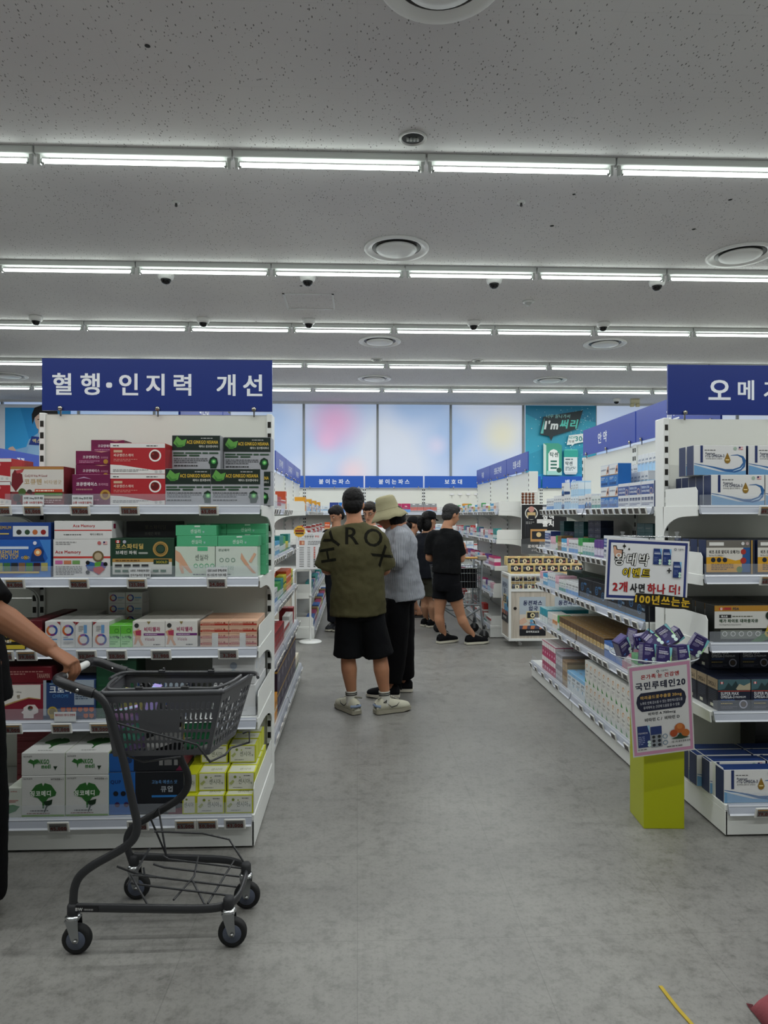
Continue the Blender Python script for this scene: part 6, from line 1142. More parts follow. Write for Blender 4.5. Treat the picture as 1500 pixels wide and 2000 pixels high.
for c_ in range(5): put('or', -1.45+.15*c_, 8.0, .661, 'orange carton in the left wooden trolley, %s from left' % ordn(c_), 'orange cartons in the left trolley')
# black patch poster on a stand behind the trolley
def easel(name, x, y, zb, w_, h_, col, art, label, pole=True, lab2=None, rz=0):
    r = empty(name, (x, y, 0), label, 'sign stand', rz=rz)
    if pole:
        (MB().lathe([(.0, .022), (.12, .02), (.135, .012), (.136, 0)][::-1], n=36, col='#d8dad8') if y < 8.1 else MB().box(-.14, -.03, 0, .14, .04, .02, '#d8dad8', 'paint', .004)).build('base', r)
        mb = MB(); mb.tube([(0, .012, .02), (0, .012, zb+h_*.6)], .0125, '#d4d6d4', 'paint', 12); mb.lathe([(.016, zb*.62), (.016, zb*.62+.03)], ctr=(0, .012, 0), n=14, col='#c9cbc9'); mb.build('pole', r)
    mb = MB(); mb.box(-w_/2, -.012, zb, w_/2, -.004, zb+h_, '#cfd1d0', 'paint', .002); Face(mb, (-w_/2, -.012, zb), (1, 0, 0), (0, 0, 1), w_, h_).draw([('r', .01, .01, .99, .99, col)]+art); mb.build('sign_board', r); return r
easel('sign_stand', WX(606, 8.06), 8.06, WZ(1112, -.5, 8.06), .335, .435, '#d3d4d6', [('t', '보령제 · 부광약', .5, .94, .02, '#444', 'c', .4), ('t', '집중영양', .3, .86, .06, '#3a2a2a', 'l', .32, .04), ('t', '루틴', .66, .86, .06, '#c2452c', 'l', .16, .04), lines(.2, .82, .8, .84, 1, '#777'), ('r', .12, .66, .3, .78, '#b56a50'), ('r', .2, .68, .27, .76, '#d8b090'), lines(.42, .66, .95, .78, 3, '#555')]
      +[('r', .12, .59-.047*i, .28, .605-.047*i, '#555') for i in range(12)]+[('r', .4, .59-.047*i, .5, .603-.047*i, '#777') for i in range(12)]+[('r', .62, .585-.047*i, .68, .61-.047*i, '#c0452c' if i < 7 else '#333') for i in range(12)]+[('r', .8, .59-.047*i, .92, .603-.047*i, '#888') for i in range(12)], 'white sign stand with a product table, left of the aisle')
easel('sign_stand', WX(1018, 8.14)+.28, 8.15, WZ(1082, 2.2, 8.15), .56, .60, '#17181c', [('r', 0, 0, 1, .3, '#55585c'), ('p', [(0, .3), (.3, .34), (.7, .3), (1, .33), (1, .2), (0, .2)], '#3a3c40'), ('r', .08, .35, .1, .9, '#2a2c34'), ('r', .13, .35, .16, .9, '#22242c'), ('o', .22, .82, .13, .02, '#d8d8d4'), ('c', .22, .9, .06, '#c08a80'), ('r', .13, .74, .31, .84, '#c9b080'), ('r', .15, .7, .3, .78, '#1a1c24'), ('r', .34, .62, .66, .7, '#d8d8d8'), ('t', '정식', .46, .7, .12, '#f0f0f0', 'l', .3, .06), ('t', '출시', .46, .55, .12, '#f0f0f0', 'l', .3, .06), ('t', '한국', .46, .85, .1, '#f0f0f0', 'l', .3, .06), ('r', .2, .25, .56, .5, '#c0925a'), ('r', .23, .3, .53, .46, '#20222a'), ('c', .38, .39, .05, '#d8c090'), ('t', '로이히츠보코', .14, .12, .07, '#e8e8e8', 'l', .6, .03), ('t', '공식판매점', .22, .06, .035, '#ccc', 'l', .3, .02), lines(.1, .6, .28, .66, 2, '#999')], 'black and grey patch poster on a stand behind the wooden trolley')
# round yellow promo burst clipped on the left block
mb = MB(); c0 = at(585, 1038, 7.0); n = 24
mb.prism([(math.cos(2*PI*k/n)*(.062 if k % 2 else .055), math.sin(2*PI*k/n)*(.062 if k % 2 else .055)) for k in range(n)], lambda u, v, w_: (c0.x+u, c0.y+w_, c0.z+v), .002, '#d8a93a', 'card')
Face(mb, (c0.x-.06, c0.y, c0.z-.06), (1, 0, 0), (0, 0, 1), .12, .12).draw([('r', .12, .45, .88, .66, '#8a3a24'), ('r', .16, .26, .84, .4, '#4a3a24'), ('r', .25, .72, .75, .8, '#7a4a24')])
# its thin holder reaches the shelf end
mb.tube([(c0.x, c0.y+.004, c0.z), (c0.x-.02, c0.y+.004, c0.z-.2), (-.62, 6.28, 1.19)], .003, '#bbb', 'chrome', 6)
tag(mb.build('promo_burst'), 'round yellow price burst sticking out from the left shelving block', 'sign')
# column of brown round samples at the end of the far right block
r = empty('capsule_rack', (XRc-.02, 8.2, 1.62), 'white end rack holding round brown samples on the far right block', 'rack')
MB().box(-.12, -.03, -.02, .08, .0, .17, '#d8d8d4', 'plastic', .003).build('rack_panel', r)
for i in range(4):
    for j in range(5): MB().lathe([(.017, 0), (.015, .006)], ctr=(-.1+.042*i, -.031, .0+.034*j), n=12, col='#6a3a22', m='gloss', M=Matrix.Rotation(PI/2, 4, 'X')).build('sample', r)
# ================================================================ metal cart beyond
mc = empty('shopping_cart', (1.26, 8.35, 0), 'silver wire shopping cart beside the man in black', 'shopping cart')
GY = '#7a8084'
x0, x1, y0, y1 = -.28, .26, -.2, .35
mb = MB()
for y in (y0, y1):
    mb.tube(smooth([(x1-.02, y, .98), (x1-.03, y, .7), (x1-.04, y, .45), (x1-.0, y, .12)], 4), .014, GY, 'paint', 8); mb.tube([(x1-.04, y, .38), (x1-.2, y, .28), (x0+.2, y, .28), (x0+.02, y, .4), (x0, y, .42)], .013, GY, 'paint', 8)
mb.tube([(x0, y0, .42), (x0, y1, .42)], .012, GY); mb.tube([(x1-.04, y0, .42), (x1-.04, y1, .42)], .012, GY); mb.tube([(x0, y0, .42), (x1-.04, y0, .42)], .012, GY); mb.tube([(x0, y1, .42), (x1-.04, y1, .42)], .012, GY)
mb.build('frame', mc)
mb = MB()
for z in (.46, .50, .6, .7, .8, .86):
    e = (z-.42)*.12; mb.tube([(x0-e, y0-e*.3, z), (x1-.03, y0-e*.3, z), (x1-.03, y1, z), (x0-e, y1, z)], .0035 if z < .86 else .006, '#a4a9ac', 'chrome', 6, closed=True)
for k in range(17):
    x = x0+(x1-.03-x0)*k/16
    for y in (y0, y1): mb.tube([(x, y, .43), (x-.05*(1-k/16), y-(.015 if y == y0 else 0), .86)], .0022, '#a4a9ac', 'chrome', 5)
    mb.tube([(x, y0, .435), (x, y1, .435)], .0022, '#a4a9ac', 'chrome', 5)
for k in range(15):
    y = y0+(y1-y0)*k/14
    mb.tube([(x0, y, .43), (x0-.05, y, .86)], .0022, '#a4a9ac', 'chrome', 5); mb.tube([(x1-.03, y, .43), (x1-.03, y, .86)], .0022, '#a4a9ac', 'chrome', 5)
mb.build('wire_basket', mc)
MB().tube([(x0+.02, y0-.02, .985), (x1-.06, y0-.02, .985)], .014, '#c89a50', 'plastic', 10).build('handle', mc)
MB().box(x1-.08, y0-.05, .955, x1+.03, y0+.02, 1.015, '#8a8478', 'plastic', .01).build('handle_bracket', mc)
mb = MB(); mb.box(x0+.03, y0+.01, .62, x1-.08, y0+.03, .86, '#131316', 'fabric', .005); mb.build('child_seat_flap', mc)
for x, y in ((x0+.07, y0), (x1, y0-.02), (x0+.05, y1), (x1-.02, y1)):
    mb = MB(); mb.lathe([(.012, .125), (.018, .13), (.018, .17), (.012, .2)], ctr=(x, y, 0), n=12, col='#6a6c70', m='chrome'); mb.box(x-.014, y-.024, .05, x+.014, y-.019, .13, '#8a8c90', 'chrome', .002); mb.box(x-.014, y+.019, .05, x+.014, y+.024, .13, '#8a8c90', 'chrome', .002); mb.build('caster_fork', mc)
    MB().lathe([(.052, -.016), (.058, -.01), (.058, .01), (.052, .016)], ctr=(x+.0, y, .058), n=20, col='#17181b', m='rubber', M=Matrix.Rotation(PI/2, 4, 'X')).build('wheel', mc)
for k, (x, y, key) in enumerate(((-.15, .0, 'wb'), (-.02, .05, 'cy'), (.1, -.02, 'wh'))): put(key, 1.26+x, 8.35+y, .44, 'small carton lying in the silver wire cart, %s from left' % ordn(k), 'cartons in the silver cart')
# bits at the lower right corner of the photo
mb = MB(); pts = [(.963, 2.13), (.967, 2.08), (.972, 2.03), (.99, 1.93)]
for a_, b_ in zip(pts, pts[1:]): mb.add([(a_[0]-.006, a_[1], .002), (a_[0]+.006, a_[1], .002), (b_[0]+.006, b_[1], .002), (b_[0]-.006, b_[1], .002)], [(0, 1, 2, 3)], '#a8923c', 'fabric')
m_ = mb.build('yellow_strap'); solid(m_, .003); tag(m_, 'thin yellow strap lying on the floor at the bottom right', 'strap')
mb = MB(); vs = []; n = 14
for i in range(n):
    for j in range(n):
        u, v = i/(n-1), j/(n-1); s_ = math.sin(PI*min(1, u*1.2))*math.sin(PI*v)
        vs.append((1.19+.36*u, 1.76+.28*v, .004+.11*abs(s_)**.5+.012*noise.noise(Vector((u*6, v*6, 1)))))
mb.add(vs, [(i*n+j, (i+1)*n+j, (i+1)*n+j+1, i*n+j+1) for i in range(n-1) for j in range(n-1)], '#8a4a50', 'fabric', True)
m_ = mb.build('pink_bag'); solid(m_, .004); tag(m_, 'dusty pink cloth bag on the floor at the bottom right corner', 'bag')
# ================================================================ people
_SM = {}
def smat(kind, col):
    k = (kind, col)
    if k in _SM: return _SM[k]
    base = MATS[kind].copy(); base.name = kind+'_solid'; nt = base.node_tree
    for n in nt.nodes:
        if n.type == 'ATTRIBUTE':
            rgb = nt.nodes.new('ShaderNodeRGB'); rgb.outputs[0].default_value = hx(col)
            for l in list(nt.links):
                if l.from_node == n: nt.links.new(rgb.outputs[0], l.to_socket)
    nm = 'solid_%s_%s' % (kind, col); MATS[nm] = base; _SM[k] = nm; return nm
CL = bpy.data.textures.new('folds', 'CLOUDS'); CL.noise_scale = .13; CL.noise_depth = 2
CL2 = bpy.data.textures.new('locks', 'CLOUDS'); CL2.noise_scale = .014; CL2.noise_depth = 1
def blob(mb, name, parent, kind, col, voxel=.008, it=4, disp=0, tex=None, mname=None):
    m_ = mname or smat(kind, col); mb.mats = [m_]; mb.m = [0]*len(mb.m)
    o = mb.build(name); o.parent = parent; o.matrix_parent_inverse = Matrix.Translation(parent.location).inverted()
    r_ = o.modifiers.new('surface', 'REMESH'); r_.mode = 'VOXEL'; r_.voxel_size = voxel; r_.use_smooth_shade = True
    if it: s_ = o.modifiers.new('soft', 'SMOOTH'); s_.factor = .5; s_.iterations = it
    if disp: d_ = o.modifiers.new('folds', 'DISPLACE'); d_.texture = tex or CL; d_.strength = disp; d_.mid_level = .5
    return o
def chain(mb, pts, rs, up=(1, 0, 0), n=14, sm=3):
    """tapering limb through pts; rs are radii or (across, deep) pairs"""
    P = [Vector(p) for p in pts]; Rr = [r if isinstance(r, tuple) else (r, r) for r in rs]
    pts2 = smooth(P, sm) if len(P) > 2 else P; k = sm if len(P) > 2 else 1; rr = []
    for i in range(len(P)-1):
        for j in range(k): t = j/k; rr.append((Rr[i][0]*(1-t)+Rr[i+1][0]*t, Rr[i][1]*(1-t)+Rr[i+1][1]*t))
    rr.append(Rr[-1]); mb.tube(pts2, rr, '#fff', 'card', n, up=up)
def ball(mb, c, r, M=None, n=14):
    rx, ry, rz_ = r if isinstance(r, tuple) else (r, r, r); vs = []; fs = []; T_ = M or Matrix()
    L = 9
    for i in range(L+1):
        th = PI*i/L
        for k in range(n): ph = 2*PI*k/n; vs.append(Vector(c)+(T_@Vector((rx*math.sin(th)*math.cos(ph), ry*math.sin(th)*math.sin(ph), rz_*math.cos(th)))))
    for i in range(L):
        for k in range(n): fs.append((i*n+k, (i+1)*n+k, (i+1)*n+(k+1) % n, i*n+(k+1) % n))
    mb.add(vs, fs, '#fff', 'card', True)
def hand(mb, w_, d, nrm, side, curl=(.5, .7, .5), s=1.0, spread=.06, thumb=1, tc=.5):
    """palm from wrist w_ along d; nrm points out of the palm, side towards the thumb"""
    d = d.normalized(); nrm = (nrm-d*nrm.dot(d)).normalized(); side = d.cross(nrm)*(1 if d.cross(nrm).dot(side) > 0 else -1)
    k = w_+d*.088*s
    chain(mb, [w_-d*.01, w_+d*.03*s, w_+d*.07*s, k], [(.027*s, .02*s), (.036*s, .017*s), (.041*s, .0155*s), (.038*s, .012*s)], up=side, n=14)
    for i, (off, ln, r) in enumerate(((.030, .070, .0088), (.0105, .079, .0092), (-.0095, .074, .0088), (-.029, .058, .0078))):
        p = w_+d*(.078 if i < 3 else .072)*s+side*off*s; dd = d.copy()+side*spread*(1.2-i*.8); dd.normalize(); pts = [p]; ax = dd.cross(nrm)
        for j, f in enumerate((.46, .30, .24)):
            a_ = curl[j]*(1+.12*i); dd = (dd*math.cos(a_)+nrm*math.sin(a_)).normalized(); nn_ = (nrm-dd*nrm.dot(dd))
            nrm2 = ax.cross(dd) if False else (nrm*math.cos(a_)-d*math.sin(a_)); p = p+dd*ln*f*s; pts.append(p)
            d_ = dd; nrm_ = nrm
            nrm_loc = dd.cross(side) if dd.cross(side).dot(nrm) > 0 else side.cross(dd)
            if j < 2: dd = dd; 
            cur = nrm_loc
            nxt = curl[j+1]*(1+.12*i) if j < 2 else 0
            # turn further towards the palm
            if j < 2: dd = (dd*math.cos(nxt)+cur*math.sin(nxt)).normalized(); dd = (dd*math.cos(-0)+cur*0).normalized(); p2 = p
            if j < 2:
                p = p2+dd*ln*(.30, .24)[j]*s; pts.append(p)
                if j == 1: break
        chain(mb, pts[:4], [r*s*1.08, r*s*1.02, r*s*.95, r*s*.78][:len(pts[:4])], up=side, n=8, sm=2); ball(mb, pts[:4][-1], r*s*.8, n=8)
    p = w_+d*.02*s+side*.03*s+nrm*.006*s; td = (d*.62+side*.6+nrm*tc).normalized()
    p1 = p+td*.036*s; td2 = (d*.85+side*.15+nrm*tc*1.3).normalized(); p2 = p1+td2*.03*s; p3 = p2+(td2+nrm*.2).normalized()*.024*s
    chain(mb, [p-side*.008*s, p1, p2, p3], [.0125*s, .0115*s, .0105*s, .0085*s], up=nrm, n=8, sm=2); ball(mb, p3, .0085*s, n=8)
def shoe(parent, name, ax, ay, yaw, up_, sole, kind='trainer', s=1.0, extra=None):
    M = Matrix.Translation((ax, ay, 0))@Matrix.Rotation(yaw, 4, 'Z')@Matrix.Scale(s, 4)
    S = [(-.078, .024, .050), (-.068, .034, .068), (-.03, .037, .088), (.02, .038, .085), (.06, .041, .066), (.11, .047, .052), (.155, .043, .042), (.182, .03, .032), (.193, .012, .02)]
    z0 = .026; vs = []; fs = []
    sec = lambda w_, h: [(-w_, 0), (-w_*1.02, .45*h), (-.72*w_, .86*h), (-.3*w_, h), (.3*w_, h), (.72*w_, .86*h), (w_*1.02, .45*h), (w_, 0)]
    for y, w_, h in S:
        for x, z in sec(w_, h): vs.append(M@Vector((x, y, z0+z)))
    n = 8
    for i in range(len(S)-1):
        for k in range(n): fs.append((i*n+k, i*n+(k+1) % n, (i+1)*n+(k+1) % n, (i+1)*n+k))
    fs += [tuple(range(n)), tuple(reversed([(len(S)-1)*n+k for k in range(n)]))]
    mb = MB(); mb.add(vs, fs, up_, 'fabric', True)
    if kind == 'trainer':
        for k in range(5): y = .045+.018*k; w_ = .012; z = z0+.088-.006*k-.004*k; mb.tube([M@Vector((-w_, y, z)), M@Vector((0, y+.004, z+.004)), M@Vector((w_, y, z))], .0026, '#b9b8ae', 'fabric', 6)
        mb.tube([M@Vector((.0385*math.cos(t*PI/5), -.03+.045*math.sin(t*PI/5-PI/2)*1.0, z0+.088)) for t in range(10)], .0065, '#a9a79a', 'fabric', 8, closed=True)
    if extra: extra(mb, M, z0)
    o = mb.build(name); o.parent = parent; o.matrix_parent_inverse = Matrix.Translation(parent.location).inverted()
    mb = MB(); vs = []; fs = []
    for y, w_, h in S:
        e = .006 if kind != 'sandal' else .003
        for x, z in ((-w_-e*.6, z0+.004), (w_+e*.6, z0+.004), (w_+e, .006 if y < .15 else .012), (-w_-e, .006 if y < .15 else .012)): vs.append(M@Vector((x, y*(1.03), z)))
    for i in range(len(S)-1):
        for k in range(4): fs.append((i*4+k, (i+1)*4+k, (i+1)*4+(k+1) % 4, i*4+(k+1) % 4))
    fs += [(3, 2, 1, 0), tuple((len(S)-1)*4+k for k in range(4))]
    mb.add(vs, fs, sole, 'rubber'); mb.box(-.03, -.065, .0, .03, .15, .007, '#2a2a2a', 'rubber', 0, M)
    q = mb.build('sole'); q.parent = o; return o
def person(label, org, yaw, hyaw, pitch, head, neck, pel, sh, el, wr, hip, kn, an, fy, top, bot, shoes, skin='#a9785c', hair=('short', '#16130f'), voxel=.009, handk=None, body=1.0, face=True, sleeve=.85, foot=1.0, socks=None):
    r = empty('person', org, label, 'person'); rv = Vector((math.cos(yaw), math.sin(yaw), 0)); fv = Vector((-math.sin(yaw), math.cos(yaw), 0)); V = Vector
    P_ = lambda o: (setattr(o, 'parent', r), setattr(o, 'matrix_parent_inverse', Matrix.Translation(org).inverted()), o)[2]
    b = body; ax = neck-pel
    T_ = lambda t, f=0: pel+ax*t+fv*f
    mb = MB()
    chain(mb, [T_(-.12), T_(.05), T_(.28), T_(.62), T_(.86), T_(.97), neck+V((0, 0, .02)), neck.lerp(head, .5)], [(.13*b, .09*b), (.155*b, .11*b), (.135*b, .095*b), (.155*b, .105*b), (.15*b, .085*b), (.085, .07), (.06, .062), (.056, .06)], up=rv)
    HM = Matrix.Rotation(hyaw, 3, 'Z')@Matrix.Rotation(pitch, 3, 'X')
    h = lambda x, y, z: head+HM@V((x, y, z))
    rings = [(-.118, .022, .028, .045), (-.105, .04, .045, .035), (-.075, .055, .066, .02), (-.03, .067, .085, .006), (.02, .076, .097, -.002), (.06, .073, .093, -.008), (.095, .055, .07, -.01), (.116, .02, .03, -.01)]
    vs = []; fs = []; n = 18
    for z, rx, ry, oy in rings:
        for k in range(n): a_ = 2*PI*k/n; vs.append(h(rx*math.cos(a_), oy+ry*math.sin(a_), z))
    for i in range(len(rings)-1):
        for k in range(n): fs.append((i*n+k, i*n+(k+1) % n, (i+1)*n+(k+1) % n, (i+1)*n+k))
    fs += [tuple(reversed(range(n))), tuple((len(rings)-1)*n+k for k in range(n))]; mb.add(vs, fs, '#fff', 'card', True)
    chain(mb, [h(0, .088, .012), h(0, .104, -.018), h(0, .112, -.036), h(0, .092, -.045)], [.009, .011, .014, .010], n=8)
    chain(mb, [h(-.022, .083, -.066), h(0, .09, -.064), h(.022, .083, -.066)], [.006, .0085, .006], n=8)
    for s in (-1, 1): ball(mb, h(s*.077, -.004, -.008), (.010, .02, .032), HM.to_4x4().to_3x3())
    for i in (0, 1):
        s = -1 if i == 0 else 1
        chain(mb, [T_(.88)+rv*s*.07, sh[i], sh[i].lerp(el[i], .35), sh[i].lerp(el[i], .7), el[i], el[i].lerp(wr[i], .25), el[i].lerp(wr[i], .65), wr[i]], [.05, .056*b, .05*b, .046*b, .043*b, .045*b, .035*b, .0275], up=fv)
        if handk: kw = dict(handk[i])
        else: kw = {}
        d = kw.pop('d', (wr[i]-el[i])); nr = kw.pop('n', -rv*s); sd = kw.pop('side', V((0, 0, 1)))
        hand(mb, wr[i], d, nr, sd, **kw)
        cal = kn[i].lerp(an[i], .28)-fv*.02
        chain(mb, [hip[i]+V((0, 0, .04)), hip[i].lerp(kn[i], .3), hip[i].lerp(kn[i], .7), kn[i], cal, kn[i].lerp(an[i], .65)-fv*.008, an[i]+V((0, 0, .03)), V((an[i].x, an[i].y, .05))], [.09*b, .085*b, .066*b, .056*b, .06*b, .045*b, .036*b, .036*b], up=fv)
        fd = V((-math.sin(fy[i]), math.cos(fy[i]), 0)); chain(mb, [V((an[i].x, an[i].y, .055))-fd*.03, V((an[i].x, an[i].y, .05))+fd*.05, V((an[i].x, an[i].y, .042))+fd*.12], [.03, (.03, .024), (.034, .014)], up=(0, 0, 1))
    blob(mb, 'body', r, 'skin', skin, voxel, 3)
    # clothing
    mb = MB(); L = top.get('loose', 0); hz = top['hem']; base = V((pel.x, pel.y, hz))+V(top.get('hemoff', (0, 0, 0)))
    pw = top.get('w', .18); pd = top.get('d', .12)
    chain(mb, [base, base.lerp(T_(.45), .35), T_(.45), T_(.72), T_(.88), T_(.95), T_(1.0)], [(pw+L, pd+L), (pw+L*.85, pd+L*.8), (pw*.97+L*.7, pd*.95+L*.6), (pw*1.02+L*.5, pd+L*.4), (pw*.92, pd*.8), (pw*.6, pd*.68), (.074, .074)], up=rv, n=28)
    for i in (0, 1):
        s = -1 if i == 0 else 1; e = sh[i].lerp(el[i], sleeve) if sleeve <= 1 else el[i].lerp(wr[i], sleeve-1)
        sw = top.get('sw', .075)
        if sleeve <= 1: pts, rs = [T_(.86)+rv*s*.08, sh[i]+V((0, 0, -.0)), sh[i].lerp(e, .5), e], [.07, .073+L*.1, sw, sw+.005]
        else: pts, rs = [T_(.86)+rv*s*.08, sh[i], sh[i].lerp(el[i], .5), el[i], e], [.07, .073, sw, sw*.85, sw*.7]
        chain(mb, pts, rs, up=fv, n=18)
    tb = BVHTree.FromPolygons([V(q) for q in mb.v], mb.f)
    to = blob(mb, top.get('name', 'tshirt'), r, 'fabric', top['col'], .010, 5, top.get('fold', .022), mname=top.get('mat'))
    mb = MB(); bw_ = bot.get('w', .105); z1 = bot['end']
    chain(mb, [T_(.3), T_(.12), T_(-.08), T_(-.16)], [(.155*b, .115*b), (.168*b, .125*b), (.17*b, .128*b), (.15*b, .12*b)], up=rv, n=24)
    for i in (0, 1):
        q = hip[i].lerp(kn[i], (hip[i].z-z1)/(hip[i].z-kn[i].z)) if z1 > kn[i].z else kn[i].lerp(an[i], (kn[i].z-z1)/max(.01, kn[i].z-an[i].z))
        if z1 > kn[i].z: pts, rs = [hip[i]+V((0, 0, .05)), hip[i].lerp(q, .35), hip[i].lerp(q, .7), q], [.1, bw_, bw_, bw_+.008]
        else: pts, rs = [hip[i]+V((0, 0, .05)), hip[i].lerp(kn[i], .5), kn[i], kn[i].lerp(q, .5), q], [.1, bw_, bot.get('kw', bw_*.9), bot.get('kw', bw_*.85), bot.get('ew', bw_*.85)]
        chain(mb, pts, rs, up=fv, n=20)
    blob(mb, bot.get('name', 'shorts'), r, 'fabric', bot['col'], .010, 4, .014)
    for i in (0, 1): shoes(r, i, an[i].x, an[i].y, fy[i])
    if socks:
        for i in (0, 1):
            mb = MB(); c0 = V((an[i].x, an[i].y, .06)); c1 = an[i].lerp(kn[i], .16); mb.tube([c0, c0.lerp(c1, .5), c1], [.043, .041, .043], socks, 'fabric', 18)
            for t in (.72, .84): mb.tube([c0.lerp(c1, t), c0.lerp(c1, t+.06)], .0445, '#1c1d20', 'fabric', 18)
            if an[i] is an[1] or True:
                c_ = c0.lerp(c1, .35); 
                for k in range(3): mb.add([c_+rv*(-.012+.009*k)-fv*.046+V((0, 0, -.012)), c_+rv*(-.006+.009*k)-fv*.046+V((0, 0, -.012)), c_+rv*(-.002+.009*k)-fv*.046+V((0, 0, -.004+.007*k)), c_+rv*(-.008+.009*k)-fv*.046+V((0, 0, -.0+.007*k))], [(0, 1, 2, 3)], '#1c1d20', 'fabric')
            P_(mb.build('sock'))
    st, hc = hair
    if st in ('short', 'grey', 'bob', 'cap', 'tail'):
        mb = MB()
        if st in ('short', 'grey', 'tail'): ball(mb, h(0, -.018, .034), (.086, .104, .095), HM, 18); ball(mb, h(0, -.05, -.02), (.078, .062, .072), HM, 14); ball(mb, h(0, .03, .075), (.066, .07, .05), HM, 14)
        else: ball(mb, h(0, -.05, -.02), (.079, .058, .07), HM, 14)
        if st == 'bob': ball(mb, h(0, -.055, -.045), (.092, .078, .105), HM, 14)
        if st == 'bob' or st == 'tail': ball(mb, h(0, -.04, -.06), (.088, .066, .10), HM, 14)
        if st == 'tail': chain(mb, [h(0, -.09, .04), h(0, -.15, .0), h(0, -.15, -.1), h(0, -.12, -.17)], [.03, .038, .034, .012])
        blob(mb, 'hair', r, 'hair', hc, .007, 2, .010, CL2)
    if face:
        mb = MB()
        for s in (-1, 1):
            ball(mb, h(s*.031, .0815, .004), (.0125, .006, .0065), HM, 8)
        m_ = len(mb.f); mb.c = [hx('#e6e0da')]*m_; 
        for s in (-1, 1): ball(mb, h(s*.031, .0862, .004), (.0055, .003, .006), HM, 8)
        for k in range(m_, len(mb.f)): mb.c[k] = hx('#20140e')
        m_ = len(mb.f)
        for s in (-1, 1): mb.tube([h(s*.016, .092, .022), h(s*.033, .090, .027), h(s*.05, .078, .021)], .0032, '#1c1510', 'hair', 6)
        mb.tube([h(-.02, .09, -.066), h(0, .096, -.066), h(.02, .09, -.066)], .004, '#9a5a50', 'skin', 6)
        P_(mb.build('facial_features'))
    return r, tb, h, P_, HM
V = Vector
def trainers(col, sole, extra=None, s=1.0, kind='trainer'):
    def f(r, i, x, y, a_): shoe(r, 'shoe', x, y, a_, col, sole, kind, s, extra)
    return f
# ---- man in the olive tee, back to the camera
Y1 = 5.17
def nike(mb, M, z0):
    for s in (-1, 1):
        mb.tube([M@V((s*.0425, .0, z0+.05)), M@V((s*.0445, .03, z0+.022)), M@V((s*.0475, .07, z0+.03)), M@V((s*.044, .09, z0+.05))], [.001, .003, .003, .001], '#23252c', 'fabric', 5)
    mb.tube([M@V((-.036, -.05, z0+.03)), M@V((-.02, -.075, z0+.035)), M@V((.02, -.075, z0+.035)), M@V((.036, -.05, z0+.03))], .012, '#7f8ea6', 'gloss', 8)
J = lambda px, py, Y: at(px, py, Y)
aL, aR = J(687, 1350, 5.18), J(752, 1352, 5.16)
aL.z = aR.z = .12
r, tb, h, P_, HM = person('man in olive oversized tee and black shorts seen from behind, standing in the aisle', (aL.x*.5+aR.x*.5, Y1, 0), .0, -.05, -.3,
    J(690, 985, Y1+.03), J(692, 1021, Y1), J(702, 1190, Y1)+V((0, 0, .03)), (J(650, 1052, Y1), J(737, 1052, Y1)), (J(638, 1112, Y1+.06), J(752, 1114, Y1+.06)), (J(668, 1104, Y1+.26), J(724, 1098, Y1+.26)),
    (J(682, 1200, Y1), J(722, 1200, Y1)), (J(680, 1285, Y1+.01), J(742, 1285, Y1+.01)), (aL, aR), (.55, -1.15),
    dict(col='#48452f', hem=.745, loose=.035, w=.18, d=.125, sw=.092, hemoff=(-.005, 0, 0), fold=.03), dict(col='#0c0d10', end=.43, w=.108), trainers('#b9b7a6', '#8f8b7c', nike, 1.08), skin='#a9775a', hair=('short', '#0d0c0c'), sleeve=.93, socks='#c9c8c0', body=1.02)
mb = MB()
c0 = T = None
for ch, px, py, rot, sz in (('H', 636, 1090, 1.75, .115), ('Y', 647, 1059, .95, .12), ('R', 687, 1049, .0, .125), ('O', 731, 1053, -.45, .13), ('X', 750, 1091, -1.0, .125)):
    vs, fs, w_, hh = glyphs(ch, .018); ctr = at(px, py, Y1-.4); k = sz/hh; cr, sr = math.cos(rot), math.sin(rot)
    bm = bmesh.new(); vv = [bm.verts.new(((a_-w_/2)*k, 0, (b_-hh/2)*k)) for a_, b_, c_ in vs]
    nf = len(fs)
    for f_ in fs[:nf]:
        try: bm.faces.new([vv[i] for i in f_])
        except ValueError: pass
    bmesh.ops.triangulate(bm, faces=bm.faces); 
    for _ in range(3): bmesh.ops.subdivide_edges(bm, edges=[e for e in bm.edges if e.calc_length() > .016], cuts=1, use_grid_fill=False); bmesh.ops.triangulate(bm, faces=bm.faces)
    th_ = .009
    outv = []; ok = []
    for v in bm.verts:
        x, z = v.co.x, v.co.z; q = V((ctr.x+x*cr-z*sr, Y1-.5, ctr.z+x*sr+z*cr)); hit = tb.ray_cast(q, V((0, 1, 0)))
        ok.append(hit[0] is not None); outv.append(V((q.x, Y1-.45, q.z)))
    bm.verts.index_update()
    mb.add(outv, [tuple(v.index for v in f_.verts) for f_ in bm.faces if all(ok[v.index] for v in f_.verts)], '#15150f', 'fabric'); bm.free()
o = mb.build('shirt_lettering'); P_(o)
sw_ = o.modifiers.new('lie_on_cloth', 'SHRINKWRAP'); sw_.target = [c for c in r.children if c.name.startswith('tshirt')][0]; sw_.wrap_method = 'PROJECT'; sw_.use_project_y = True; sw_.use_negative_direction = False; sw_.use_positive_direction = True; sw_.offset = .0015; sw_.wrap_mode = 'ABOVE_SURFACE'
